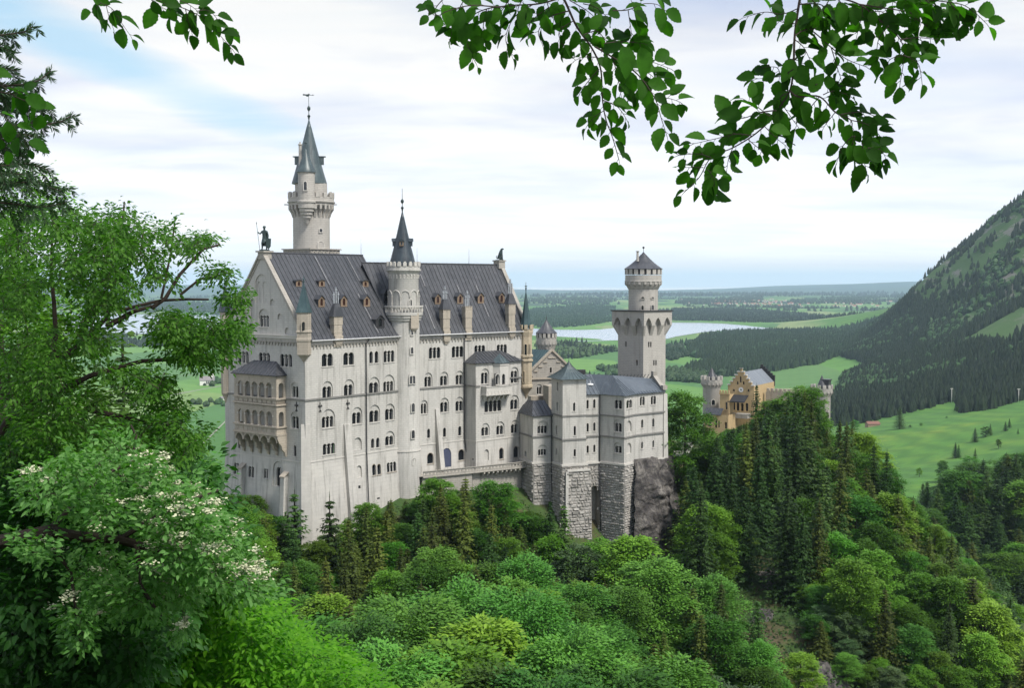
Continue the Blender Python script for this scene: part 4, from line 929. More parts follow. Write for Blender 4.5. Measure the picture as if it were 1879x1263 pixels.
mb = MB(); cp = P(551, 300, MY - 3.4); mb.lathe((cp.x, cp.y), [(.36, zf_(318)), (.33, zf_(266)), (.45, zf_(265)), (.45, zf_(263)), (.2, zf_(262)), (.16, zf_(259))], 8, cap=True); mb.build('chimney', TOWERST, mt)
mb = MB()
for a in (190, 350): 
    d = Vector((math.cos(R(a)), math.sin(R(a)), 0)); mb.obox(Vector((mc.x, mc.y, zq(377))) + d * 43 * k, Vector((-d.y, d.x, 0)), d, UPV, .14, .7, 0, .22)
mb.build('waterspout', TOWERST, mt)
# round window and blind arch on the shaft
tangent_window(c2, 33.2 * k, (586.5, 591.5), (419.5, 426), MY, mt); tangent_window(c2, 33.2 * k, (584, 594), (443, 455), MY, mt, glass=TOWERST)

# ================================================================== statues
def skin_fig(name, verts, edges, mat, sub=2, parent=None):
    me = bpy.data.meshes.new(name); me.from_pydata([v[:3] for v in verts], edges, []); o = bpy.data.objects.new(name, me); COL.objects.link(o)
    md = o.modifiers.new('skin', 'SKIN'); md.use_smooth_shade = True
    for i, v in enumerate(verts): me.skin_vertices[0].data[i].radius = (v[3], v[4] if len(v) > 4 else v[3])
    me.skin_vertices[0].data[0].use_root = True
    sb_ = o.modifiers.new('sub', 'SUBSURF'); sb_.levels = sb_.render_levels = sub
    dg = bpy.context.evaluated_depsgraph_get(); ev = o.evaluated_get(dg); nm = bpy.data.meshes.new_from_object(ev); nm.name = name
    bpy.data.objects.remove(o); nm.materials.clear(); nm.materials.append(mat); q = link(name, nm); 
    if parent is not None: q.parent = parent
    return q
def place(o, loc, rotz, sc): o.location = loc; o.rotation_euler = (0, 0, rotz); o.scale = (sc, sc, sc)
kn = thing('knight_statue', 'dark bronze knight statue with lance and shield on the west gable peak', 'statue')
# local frame: x right, y away from viewer, z up, figure about 1.8 high before scaling
V = [(0, 0, .95, .15, .12), (0, 0, 1.15, .15, .11), (0, 0, 1.38, .19, .12), (0, 0, 1.52, .07), (0, -.01, 1.60, .075), (0, -.01, 1.70, .10, .11), (0, 0, 1.80, .07),
     (-.20, 0, 1.42, .075), (-.34, -.03, 1.22, .06), (-.50, -.06, 1.36, .05), (-.52, -.06, 1.41, .055),
     (.22, 0, 1.40, .08), (.30, .02, 1.14, .06), (.33, -.06, .92, .05), (.34, -.08, .86, .055),
     (-.10, 0, .86, .115), (-.17, -.04, .50, .085), (-.20, .02, .12, .055), (-.21, -.10, .04, .05), (.11, 0, .86, .115), (.15, -.02, .48, .085), (.16, .04, .12, .055), (.18, -.08, .04, .05)]
E_ = [(0, 1), (1, 2), (2, 3), (3, 4), (4, 5), (5, 6), (2, 7), (7, 8), (8, 9), (9, 10), (2, 11), (11, 12), (12, 13), (13, 14), (0, 15), (15, 16), (16, 17), (17, 18), (0, 19), (19, 20), (20, 21), (21, 22)]
skin_fig('body', V, E_, BRONZE, 1, kn)
mb = MB(); mb.tube([(-.36, -.06, .0), (-.62, -.06, 2.05)], .018, 5); mb.tube([(-.615, -.06, 2.0), (-.64, -.06, 2.2)], [.04, .004], 5); mb.build('lance', BRONZE, kn)
mb = MB(); sh = Wall((.42, -.18, .02), Vector((.92, .38, 0)), (0, 0, 1), [(0, 0)]); so = [(0, 0), (.17, .28), (.2, .86), (-.2, .86), (-.17, .28)]
mb.face([sh.pt(a, b, .03) for a, b in so]); mb.face([sh.pt(a, b, -.03) for a, b in so][::-1]); [mb.face([sh.pt(*so[i], -.03), sh.pt(*so[(i + 1) % 5], -.03), sh.pt(*so[(i + 1) % 5], .03), sh.pt(*so[i], .03)]) for i in range(5)]; mb.build('shield', BRONZE, kn)
mb = MB(); mb.lathe((0, 0), [(.12, .9), (.26, .55), (.24, .52)], 10); mb.lathe((0, 0), [(.11, 1.69), (.125, 1.74), (.09, 1.83), (0, 1.87)], 10); mb.obox((0, .14, .3), Vector((1, 0, 0)), Vector((0, 1, 0)), UPV, .17, .03, 0, 1.1); mb.build('tunic_and_helmet', BRONZE, kn)
mb = MB(); mb.lathe((0, 0), [(.40, -.06), (.40, .03), (.34, .05)], 10, cap=True); mb.build('plinth', BRONZE, kn)
kp = Vector((*(M0 + s1 * .6), zR + .4)); place(kn, kp + UPV * .12, R(-15), 2.55)
ln = thing('lion_statue', 'green bronze lion statue sitting on the east gable peak', 'statue')
V = [(0, 0, .30, .20), (.08, 0, .55, .19), (.20, 0, .82, .19), (.27, 0, 1.05, .16), (.33, 0, 1.22, .15), (.47, 0, 1.20, .09), (.56, 0, 1.16, .06),
     (.32, -.12, .62, .08), (.36, -.13, .30, .06), (.37, -.13, .06, .06), (.45, -.13, .04, .055), (.32, .12, .62, .08), (.36, .13, .30, .06), (.37, .13, .06, .06), (.45, .13, .04, .055),
     (.02, -.18, .25, .14), (.20, -.20, .22, .10), (.12, -.20, .05, .06), (.26, -.20, .04, .055), (.02, .18, .25, .14), (.20, .20, .22, .10), (.12, .20, .05, .06), (.26, .20, .04, .055),
     (-.20, 0, .12, .05), (-.32, 0, .30, .035), (-.25, 0, .48, .045)]
E_ = [(0, 1), (1, 2), (2, 3), (3, 4), (4, 5), (5, 6), (2, 7), (7, 8), (8, 9), (9, 10), (2, 11), (11, 12), (12, 13), (13, 14), (0, 15), (15, 16), (16, 17), (17, 18), (0, 19), (19, 20), (20, 21), (21, 22), (0, 23), (23, 24), (24, 25)]
skin_fig('body', V, E_, BRONZE, 1, ln)
mb = MB(); mb.obox((.1, 0, -.04), Vector((1, 0, 0)), Vector((0, 1, 0)), UPV, .42, .3, 0, .06); mb.build('plinth', BRONZE, ln)
place(ln, (*(M2 - s2 * .5), zR2 + 1.1), R(-15), 2.1)
# ================================================================== bower block on its rusticated foundations
e68 = dirv(68); b22 = Vector((-e68.y, e68.x))      # b22: away from the viewer
bw_ = thing('bower_building', 'low limestone bower wing with polygonal bay and square corner turret on high rusticated foundations', 'castle wing', (11, 250, 130))
zb1_ = 151.0
a0_ = V2((1.75, 258.3)); a1_ = a0_ + (-b22) * colon(978, 800, a0_, -b22); a2_ = a1_ + e68 * colon(1013.5, 800, a1_, e68)
b1c = a2_ + (-b22) * colon(1032.5, 780, a2_, -b22); b2c = b1c + e68 * colon(1075.5, 780, b1c, e68); b3c = b2c + b22 * 1.3
c1c = b3c + e68 * colon(1101.5, 780, b3c, e68)
d1c = V2(P(1145.5, 780, 248.9)); d2c = V2(P(1165, 780, 252.9)); e1c = V2(P(1217.5, 780, 259.0))
zl = lambda px, py, c: Z(px, py, c.y)
zbase = zl(1032, 854.5, b1c); zband1 = zl(1032, 807, b1c); zband2 = zl(1032, 765.5, b1c)
zeA, zeB, zeC = zl(978, 764, a1_), zl(1032, 696, b1c), zl(1090, 723.5, c1c)
dp = 8.5
# a: low block
fa_ = Block([a1_, a2_, a2_ + b22 * 6, a0_ + b22 * 3 * 0 + b22 * 0], zbase, zeA); wa_f, wa_s = fa_.walls[0], fa_.walls[3]
fb_ = Block([b1c, b2c, b2c + b22 * 5.9, b1c + b22 * 5.9], zbase, zeB); wb_f, wb_s = fb_.walls[0], fb_.walls[3]
main = [b3c - e68 * 2, c1c, d1c, d2c, e1c, e1c + b22 * 8.5 , b3c + b22 * 8.5 - e68 * 2]
fm_ = Block(main, zbase, zeC); wc, wd1, wd2, we = fm_.walls[0], fm_.walls[1], fm_.walls[2], fm_.walls[3]
for q in (wa_f, wb_f, wc, wd1, wd2, we): q.mat = WALL
for w_, L_ in ((wa_f, (((987, 1004.5), (782, 796), 3, 1), ((988, 1003), (825, 836.5), 3, 1))), (wa_s, (((963, 966), (828, 838), 1, 0),)),
               (wb_s, (((1022, 1024.2), (701, 717.5), 1, 0), ((1021.5, 1023.8), (738, 754), 1, 0), ((1019.8, 1022), (781, 798), 1, 0), ((1019.8, 1022), (823, 835.5), 1, 0))),
               (wb_f, (((1052, 1055.2), (739, 755), 1, 0), ((1052.8, 1056.6), (782, 799.5), 1, 0), ((1052.8, 1056.6), (824.5, 838), 1, 0))),
               (wc, (((1076.5, 1080), (734, 750.5), 1, 0), ((1088.5, 1092.6), (733, 749.5), 1, 0), ((1089, 1092.4), (775.5, 791.5), 1, 0), ((1089, 1092.3), (816.5, 830.5), 1, 0), ((1077.6, 1079.2), (777, 793), 1, 0), ((1077.6, 1079.2), (818, 832), 1, 0))),
               (wd1, (((1127.6, 1141), (734.5, 750.5), 2, 0), ((1127.6, 1139.5), (777, 793), 2, 1), ((1127.6, 1139.5), (818.8, 832), 2, 1))),
               (wd2, (((1149.5, 1159.5), (734, 749.5), 2, 0), ((1149.5, 1158.8), (772, 793), 0, 0), ((1149.5, 1158.6), (813, 833), 0, 0))),
               (we, (((1174.3, 1183), (728.3, 744.5), 2, 0), ((1194.4, 1203.6), (727, 742.5), 2, 0), ((1176.6, 1180.2), (770, 786), 1, 0), ((1197, 1200.6), (768, 784), 1, 0), ((1176.6, 1179.8), (811, 824), 1, 0), ((1197.2, 1200.2), (808.3, 821.8), 1, 0)))):
    for px, py, n, bl in L_: window(w_, bw_, px, py, n, bool(bl))
mb = MB(); fa_.emit(mb); mb.build('west_wall', WALL, bw_); mb = MB(); fb_.emit(mb); mb.build('turret_wall', WALL, bw_); mb = MB(); fm_.emit(mb); mb.build('main_wall', WALL, bw_)
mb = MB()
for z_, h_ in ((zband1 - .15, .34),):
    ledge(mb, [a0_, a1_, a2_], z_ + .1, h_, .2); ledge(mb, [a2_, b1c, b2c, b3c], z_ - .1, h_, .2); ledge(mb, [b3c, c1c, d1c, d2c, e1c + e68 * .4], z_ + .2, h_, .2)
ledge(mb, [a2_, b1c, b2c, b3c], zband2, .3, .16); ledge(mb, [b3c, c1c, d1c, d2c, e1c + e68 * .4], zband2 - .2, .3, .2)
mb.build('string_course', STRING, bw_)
mb = MB(); ledge(mb, [a0_, a1_, a2_], zbase - .25, .4, .35); ledge(mb, [a2_, b1c, b2c, b3c], zbase - .25, .4, .35); ledge(mb, [b3c, c1c, d1c, d2c, e1c + e68 * .3], zbase - .25, .4, .35); mb.build('white_ledge', TRIM, bw_)
# roofs
mb = MB(); ao = offset([a1_, a2_, a2_ + b22 * 6, a0_], .4)
r0, r1_ = a1_ + b22 * 4.2 + e68 * 1.8, a2_ + b22 * 4.2
roofplane(mb, [(*ao[0], zeA), (*(ao[1]), zeA), (*r1_, zeA + 2.9), (*r0, zeA + 2.9)], .15, .85); roofplane(mb, [(*ao[3], zeA), (*ao[0], zeA), (*r0, zeA + 2.9), (*(r0 + b22 * 3), zeA + 2.9)], .15, .85)
mb.build('roof', ROOF, bw_)
mb = MB(); bo = offset([b1c, b2c, b2c + b22 * 5.9, b1c + b22 * 5.9], .75); cc_ = (b1c + b2c) / 2 + b22 * 2.95; K = 6; zt3 = Z(1043.5, 659, cc_.y)
def bell(t): return (1 - t) ** 1.75
for i in range(K):
    t0, t1 = i / K, (i + 1) / K; f0, f1 = bell(t0), bell(t1); za, zb_ = zeB - .1 + (zt3 - zeB) * t0, zeB - .1 + (zt3 - zeB) * t1
    for j in range(4):
        p, q = bo[j], bo[(j + 1) % 4]; qa = [cc_.lerp(p, f0), cc_.lerp(q, f0), cc_.lerp(q, f1), cc_.lerp(p, f1)]
        mb.face([(*qa[0], za), (*qa[1], za), (*qa[2], zb_), (*qa[3], zb_)])
for j in range(4):
    for s_ in range(7):
        p = bo[j].lerp(bo[(j + 1) % 4], s_ / 7); mb.tube([(*cc_.lerp(p, bell(i / K)), zeB - .06 + (zt3 - zeB) * i / K) for i in range(K)], .05, 4, False)
mb.face([(*p, zeB - .12) for p in bo][::-1]); mb.tube([(*cc_, zt3 - .3), (*cc_, zt3 + 3.2)], .05, 5); mb.build('turret_roof', ROOFC, bw_)
# main roof: ridge running behind, hip over the polygonal bay
mo = offset(main, .45); zr3 = Z(1130, 687, c1c.y + 4); zx = zeC
rA, rB, rC = b3c + b22 * 4.6 - e68 * 2, d1c + b22 * 5.6, e1c + b22 * 4.4
mb = MB(); zr4 = Z(1190, 688, rC.y) - .9
roofplane(mb, [(*mo[0], zx), (*mo[1], zx), (*(c1c + b22 * 4.6), zr3), (*rA, zr3)], .15, .9); roofplane(mb, [(*mo[1], zx), (*mo[2], zx), (*(rB), zr3 + .0), (*(c1c + b22 * 4.6), zr3)], .15, .9)
roofplane(mb, [(*mo[2], zx), (*mo[3], zx), (*rB, zr3)], .15, .8); roofplane(mb, [(*mo[3], zx), (*(mo[4]), zx), (*rC, zr4), (*rB, zr3)], .15, .9)
roofplane(mb, [(*mo[5], zx), (*mo[6], zx), (*rA, zr3), (*rC, zr4)], .15, .9); mb.build('roof', ROOFB, bw_)
mb = MB(); g0, g1, g2 = e1c - e68 * .35, e1c + b22 * 8.5 - e68 * .35, (rC - e68 * .35)
gw = Wall.quad((*(e1c + e68 * .1), zeC - .6), (*(e1c + b22 * 8.5 + e68 * .1), zeC - .6), (*(e1c + b22 * 8.5 + e68 * .1), zeC), (*(e1c + e68 * .1), zeC))
for off_ in (.25, -.35): mb.face([(*(e1c + e68 * off_), zeC - .6), (*(e1c + b22 * 8.5 + e68 * off_), zeC - .6), (*(e1c + b22 * 8.5 + e68 * off_), zeC + .7), (*(rC + e68 * off_), zr4 + .9), (*(e1c + e68 * off_), zeC + .7)])
for p, q, za, zb_ in ((e1c, rC, zeC + .7, zr4 + .9), (rC, e1c + b22 * 8.5, zr4 + .9, zeC + .7)): mb.hexa([(*(p - e68 * .5), za - .1), (*(p + e68 * .4), za - .1), (*(q + e68 * .4), zb_ - .1), (*(q - e68 * .5), zb_ - .1), (*(p - e68 * .5), za + .15), (*(p + e68 * .4), za + .15), (*(q + e68 * .4), zb_ + .15), (*(q - e68 * .5), zb_ + .15)])
mb.obox((*rC, zr4 + .6), Vector((*e68, 0)), Vector((*b22, 0)), UPV, .5, .55, 0, 1.1); mb.obox((*(e1c + e68 * .1), zeC + .4), Vector((*e68, 0)), Vector((*b22, 0)), UPV, .55, .5, 0, 1.0); mb.build('gable_parapet', WALLW, bw_)
mb = MB(); slab(mb, e1c + e68 * .5, e1c + e68 * .35, zbase - .5, zeC - .5, e68, -b22, .55, .45, .35, .2); mb.build('corner_pilaster', TRIM, bw_)
mb = MB(); p = c1c - e68 * .25 - b22 * .25; pipe(mb, [(*p, zeC - .2), (*p, zbase - .8)]); pipe(mb, [(*p, zbase), (*(p - b22 * .6), zbase - 15)]); mb.build('drainpipe', DARKM, bw_)
mb = MB(); p = a2_ - e68 * .35 - b22 * .3; pipe(mb, [(*p, zeA - .2), (*p, zbase), (*(p - b22 * .9), zbase - 16)]); mb.build('drainpipe', DARKM, bw_)
mb = MB(); q = P(1083, 706, c1c.y + 1.5); mb.sphere(q, .75, 10, 6, (1, 1, .35)); mb.tube([q, q + Vector((0, 0, .8))], .05, 5); mb.build('satellite_dish', CLOCKW, bw_)
mb = MB(); q = Z(1, 1, 1); pq = c1c + b22 * 6.5 - e68 * 1.5; mb.obox((*pq, zr3 - 1), Vector((*e68, 0)), Vector((*b22, 0)), UPV, .8, .5, 0, 1.9); mb.build('roof_hatch', DARKM, bw_)
# rusticated foundations
zf0 = 110.0
def found(ring, z1, bat, faces, seed, holes=None, bh=.55, bw=1.05):
    bk = Block(ring, zf0, z1, bat); mb = MB()
    for i, w_ in enumerate(bk.walls):
        if holes and i in holes:
            for h in holes[i](w_): w_.cut(h)
        w_.emit(mb, 2.5)
    o = mb.build('foundation_wall', JOINT, bw_)
    for i in faces: rusticate('masonry', bk.walls[i], bw_, bh, bw, bk.walls[i].holes, seed=seed + i)
    return bk
found([a1_ - b22 * .3, a2_ + e68 * .5, a2_ + b22 * 6, a0_ - e68 * .25], zbase - .3, .5, (0, 3), 11, bh=.62)
found([b1c - b22 * .25 - e68 * .2, b2c + e68 * .3 - b22 * .25, b2c + b22 * 5.5 + e68 * .3, b1c + b22 * 5.5 - e68 * .2], zbase - .3, .5, (0, 3), 21)
pier0 = b1c + e68 * .5 - b22 * .2
pz = Z(1045, 866, b1c.y); zc1 = Z(1045, 1030, b1c.y)
pr_ = [pier0 - b22 * .5, pier0 + e68 * (colon(1082.5, 880, pier0, e68)) - b22 * .5, pier0 + e68 * 5.4 + b22 * 2, pier0 + b22 * 2]
def slits(w_):
    out = []
    for px, py in ((1055.5, (878, 885)), (1056, (908, 916))):
        u0, v0 = w_.px(px - 1.6, py[1]); u1, v1 = w_.px(px + 1.6, py[0]); out.append([(u0, v0), (u1, v0), (u1, v1), (u0, v1)])
    return out
found(pr_, pz, .5, (0,), 31, {0: slits}, bh=.58)
mb = MB(); bkp = Block(pr_, zf0, pz, .5); q0, q1 = bkp.base[0], bkp.foot[0]; slab(mb, q0 + e68 * .25, q1 + e68 * .2, zf0, pz, e68, -b22, .32, .3, .25, .25); slab(mb, bkp.foot[0] * .5 + bkp.foot[1] * .5 + b22 * .2, bkp.foot[0] * .5 + bkp.foot[1] * .5 + b22 * .2, pz, pz + .35, e68, -b22, 2.75, 2.7, .5, .5); mb.build('quoin_strip', TRIM, bw_)
def archhole(w_):
    u0, vs_ = w_.px(1082, 990); u1, _ = w_.px(1100, 990); vt = w_.px(1091, 892)[1]; return [arcade(u0, u1, .5, vt, 1, 10)] + [[(a, b) for a, b in zip((w_.px(1089, 870)[0], w_.px(1092.5, 870)[0], w_.px(1092.5, 860)[0], w_.px(1089, 860)[0]), (w_.px(1090, 866)[1],) * 2 + (w_.px(1090, 856)[1],) * 2)]]
found([b3c - e68 * .8, c1c + e68 * .6, c1c + e68 * .6 + b22 * 6, b3c - e68 * .8 + b22 * 6], zbase - .3, .2, (0,), 41, {0: archhole}, bh=.6)
mb = MB(); ah = (b3c - e68 * .5 + b22 * 1.8, c1c + e68 * .6 + b22 * 1.8); mb.face([(*ah[0], zf0), (*ah[1], zf0), (*ah[1], zbase - 4), (*ah[0], zbase - 4)]); mb.build('archway_back_wall', JOINT, bw_)
found([c1c - b22 * .1, d1c - b22 * .2, d2c + e68 * .1, d2c + b22 * 5, c1c + b22 * 5], zbase - .3, .7, (0, 1), 51, bh=.52, bw=.95)
# plastered strip at the left of the rock, under the right wall
mb = MB(); slab(mb, d2c + e68 * .7 - b22 * .5, d2c + e68 * .4 - b22 * .2, zf0, zbase - .3, e68, -b22, .6, .45, .9, .3); mb.build('buttress', WALLW, bw_)
mb = MB(); ew = Wall.quad((*(d2c + b22 * .3), zbase - 8), (*(e1c + b22 * .3), zbase - 8), (*(e1c + b22 * .3), zbase - .2), (*(d2c + b22 * .3), zbase - .2)); ew.emit(mb); ew2 = Wall.quad((*e1c, zbase - 8), (*(e1c + b22 * 8), zbase - 8), (*(e1c + b22 * 8), zbase), (*e1c, zbase)); ew2.emit(mb); mb.build('foundation_wall', WALLW, bw_)

# ================================================================== square tower
QY = 283.0; e50 = dirv(47.5); n50 = Vector((-e50.y, e50.x)); qc = V2(P(1180.5, 650, QY - 5.8))
sq = 8.1; Q = [qc, qc + e50 * sq, qc + e50 * sq + n50 * sq, qc + n50 * sq]
sqt = thing('square_tower', 'square limestone tower with pointed niches under its platform and a round turret on top', 'tower', (qc.x, qc.y, 150))
zq = lambda y: Z(1180, y, QY); zQ = lambda y: Z(1180, y, qc.y)
qb = Block(Q, 140, zQ(617)); 
for px, py in (((1147, 1149.5), (627, 636.5)), ((1167, 1170), (661, 671))): window(qb.walls[3], sqt, px, py, 1, square=True, slab=False)
for px, py in (((1189.3, 1191.4), (627.5, 637.5)), ((1193, 1195.3), (627.5, 637.5)), ((1198.8, 1200.8), (661, 671)), ((1202.6, 1204.8), (661, 671))): window(qb.walls[0], sqt, px, py, 1, square=True, slab=False)
mb = MB(); qb.emit(mb); mb.build('shaft', TOWERST, sqt)
qo = offset(Q, 1.05); ht_ = zQ(617); 
mb = MB()
topb = Block(qo, zQ(596), zQ(572))
# flared part: piers between pointed niches
core = Block(Q, ht_, zQ(572))
mbc = MB(); core.emit(mbc); mbc.build('niche_back', TOWERST, sqt)
for side in range(4):
    a, b = Q[side], Q[(side + 1) % 4]; ao_, bo_ = qo[side], qo[(side + 1) % 4]; f = Wall.quad((*ao_, zQ(598)), (*bo_, zQ(598)), (*bo_, zQ(572)), (*ao_, zQ(572))); L = (bo_ - ao_).length; H = zQ(572) - zQ(598)
    cs = [L * t for t in (.17, .5, .83)]; hw = L * .105
    # front wall with pointed openings running to its lower edge
    poly = [(0, 0)]
    for c_ in cs: poly += [(c_ - hw, 0), (c_ - hw, H * .10), (c_ - hw * .75, H * .30), (c_ - hw * .35, H * .47), (c_, H * .56), (c_ + hw * .35, H * .47), (c_ + hw * .75, H * .30), (c_ + hw, H * .10), (c_ + hw, 0)]
    poly += [(L, 0), (L, H), (0, H)]
    vs, es, fs, _, _, _ = delaunay_2d_cdt([Vector(p) for p in poly], [(j, (j + 1) % len(poly)) for j in range(len(poly))], [], 1, 1e-5)
    for q in fs:
        cc = sum((vs[j] for j in q), Vector((0, 0))) / len(q)
        if inpoly(cc, poly): mb.face([f.pt(*vs[j]) for j in q], [(vs[j].x, vs[j].y) for j in q])
    for c_ in cs:
        n0 = poly.index((c_ - hw, 0))
        for t in range(8): p, q = poly[n0 + t], poly[n0 + t + 1]; mb.face([f.pt(*p), f.pt(*q), f.pt(*q, -1.5), f.pt(*p, -1.5)])
    # sloping corbel piers below
    segs = [(0, cs[0] - hw), (cs[0] + hw, cs[1] - hw), (cs[1] + hw, cs[2] - hw), (cs[2] + hw, L)]
    l = (b - a).length
    for s0, s1_ in segs:
        t0, t1 = s0 / L, s1_ / L; tm = (t0 + t1) / 2; ta, tb_ = tm + (t0 - tm) * .95, tm + (t1 - tm) * .95
        if t0 == 0: ta = 0; t0 = 0
        if t1 == 1: tb_ = 1
        mb.face([(*a.lerp(b, ta), ht_), (*a.lerp(b, tb_), ht_), (*ao_.lerp(bo_, t1), zQ(598)), (*ao_.lerp(bo_, t0), zQ(598))])
        for s_, tt1, tt2 in ((-1, ta, t0), (1, tb_, t1)):
            mb.face([(*a.lerp(b, tt1), ht_), (*ao_.lerp(bo_, tt2), zQ(598)), (*a.lerp(b, tt2), zQ(598))])
mb.build('flared_gallery', TOWERST, sqt)
mb = MB(); ro = offset(qo, .25); mb.prism(ro, zQ(572), zQ(570.2)); mb.build('platform_slab', DARKM, sqt)
mb = MB(); tcq = (Q[0] + Q[2]) / 2; k = QY / F; tcx = P(1180.3, 540, tcq.y); tq = (tcx.x, tcx.y); 
mb.lathe(tq, [(27 * k, zq(572)), (27 * k, zq(531)), (28 * k, zq(530)), (33 * k, zq(520)), (33.2 * k, zq(517)), (33.2 * k, zq(505)), (30 * k, zq(505)), (30 * k, zq(507))], 36); mb.build('turret_shaft', TOWERST, sqt)
mb = MB(); ring_corbels(mb, tq, 27 * k, 33.8 * k, zq(531), zq(517), 20, .25); merlons(mb, tq, 32 * k, zq(504), 11 * k, 18, .66, .45, rnd=False); mb.lathe(tq, [(33.4 * k, zq(518)), (34.2 * k, zq(517)), (34.2 * k, zq(515.5)), (33.2 * k, zq(515))], 36); mb.build('machicolation', TOWERST, sqt)
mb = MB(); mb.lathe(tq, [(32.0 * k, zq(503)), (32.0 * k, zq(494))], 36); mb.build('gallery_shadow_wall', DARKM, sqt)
mb = MB(); cone_roof(mb, tq, zq(493.5), zq(462), 35 * k, 24, 0, .22, .03); mb.build('roof', ROOFS if 0 else ROOF, sqt)
mb = MB(); mb.tube([(*tq, zq(463)), (*tq, zq(456))], .06, 5); mb.sphere((*tq, zq(454.5)), .28, 8, 6); mb.build('finial', DARKM, sqt)
mb = MB(); cq = P(1170, 470, tcq.y - 2); mb.lathe((cq.x, cq.y), [(.32, zq(480)), (.27, zq(463)), (.42, zq(462)), (.42, zq(461)), (0, zq(461))], 8); mb.build('chimney', TOWERST, sqt)
for px, py in (((1176.5, 1182), (544.8, 548)), ((1196, 1200), (545, 548)), ((1177, 1181), (561, 569)), ((1195.5, 1200), (560, 569))): tangent_window(tq, 27 * k, px, py, QY, sqt, mat=TOWERST)

# ================================================================== knights house with green roof + chapel-side pieces
kh = thing('knights_house', 'gabled limestone house with green copper roof behind the square bower turret', 'castle wing', (8, 285, 150))
e60 = dirv(72); b60 = Vector((-e60.y, e60.x)); KY = 283.0
k0 = V2(P(978, 700, KY)); k0 = k0 - e60 * 3; kw = 7.2
pk = P(1012.5, 643, KY + 1); kr = V2(pk); zk = pk.z; kl = kr - e60 * kw; krr = kr + e60 * kw; zke = Z(1000, 692, KY)
mb = MB(); wk = Wall.quad((*kl, 140), (*krr, 140), (*krr, zke), (*kl, zke)); wk.poly = [(0, 0), (2 * kw, 0), (2 * kw, zke - 140), (kw, zk - 140), (0, zke - 140)]
window(wk, kh, (1009, 1012.5), (674, 684.5), 1); window(wk, kh, (985.5, 993.5), (710, 724), 2, True); window(wk, kh, (1007, 1015), (706, 720), 2, True)
wk.emit(mb); 
lv = b60 * 16 - e60 * 9
mb.face([(*kl, 140), (*kl, zke), (*(kl + lv), zke), (*(kl + lv), 140)]); mb.face([(*krr, 140), (*(krr + lv), 140), (*(krr + lv), zke), (*krr, zke)])
mb.build('gable_wall', WALLW, kh)
mb = MB(); ko = .5
roofplane(mb, [(*(kl + lv - e60 * ko), zke - .3), (*(kl - e60 * ko), zke - .3), (*kr, zk), (*(kr + lv), zk)], .15, .8); roofplane(mb, [(*(krr + e60 * ko), zke - .3), (*(krr + lv + e60 * ko), zke - .3), (*(kr + lv), zk), (*kr, zk)], .15, .8); mb.build('roof', ROOFG, kh)
mb = MB()
for p, q in ((kl, kr), (krr, kr)): mb.hexa([(*(p - b60 * .4), zke - .35), (*(p + b60 * .5), zke - .35), (*(q + b60 * .5), zk - .2), (*(q - b60 * .4), zk - .2), (*(p - b60 * .4), zke + .25), (*(p + b60 * .5), zke + .25), (*(q + b60 * .5), zk + .4), (*(q - b60 * .4), zk + .4)])
for i in range(5):   # stepped frieze under the rake
    t = (i + .6) / 6; p = kr.lerp(krr, t); z_ = zk - 1.2 - (zk - zke) * t; mb.obox((*(p - b60 * .1 - e60 * .2), z_), Vector((*e60, 0)), Vector((*b60, 0)), UPV, .5, .12, -.1, .12); p = kr.lerp(kl, t); mb.obox((*(p - b60 * .1 + e60 * .2), z_), Vector((*e60, 0)), Vector((*b60, 0)), UPV, .5, .12, -.1, .12)
ledge(mb, [kl - e60 * .5, krr], Z(1000, 696.5, KY), .4, .35); mb.build('coping', SAND, kh)
mb = MB(); qx = P(996, 727, KY - 3); mb.obox((qx.x, qx.y, Z(996, 733, KY - 3)), Vector((*e60, 0)), Vector((*b60, 0)), UPV, 3.4, 1.2, -.3, .9); mb.obox((qx.x, qx.y, Z(996, 733, KY - 3)), Vector((*e60, 0)), Vector((*b60, 0)), UPV, 3.7, 1.5, -.5, -.3); mb.obox(P(1016, 712, KY - 6), Vector((*e60, 0)), Vector((*b60, 0)), UPV, 2.0, 2.0, -9, .6); mb.build('balcony', SAND, kh)
mb = MB()
for i in range(5): q = P(989 + i * 3.2, 640, KY + 5); mb.tube([q - Vector((0, 0, 1.5)), q], .14, 5)
mb.build('flue', DARKM, kh)
rt = thing('round_tower', 'small round tower with dark cone roof and arched machicolations behind the green roofed house', 'tower', (6, 300, 150)); RY = 300; k = RY / F; rc = P(1002.5, 620, RY); zq = lambda y: Z(1002.5, y, RY)
mb = MB(); mb.lathe((rc.x, rc.y), [(15.2 * k, 145), (15.2 * k, zq(640)), (15.5 * k, zq(637)), (18.6 * k, zq(630)), (18.6 * k, zq(620)), (17 * k, zq(620))], 28); mb.build('shaft', TOWERST, rt)
mb = MB(); ring_corbels(mb, (rc.x, rc.y), 15.2 * k, 19 * k, zq(640), zq(627), 16, .27); merlons(mb, (rc.x, rc.y), 18 * k, zq(620), 8 * k, 14, .62, .35, rnd=False); mb.build('machicolation', TOWERST, rt)
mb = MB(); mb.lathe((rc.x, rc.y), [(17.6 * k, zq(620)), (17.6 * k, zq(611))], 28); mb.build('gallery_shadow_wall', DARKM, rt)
mb = MB(); cone_roof(mb, (rc.x, rc.y), zq(611), zq(586), 19.5 * k, 20, 0, .2, .03); finial(mb, (rc.x, rc.y), zq(586), 7 * k, .15); mb.build('roof', ROOF, rt)

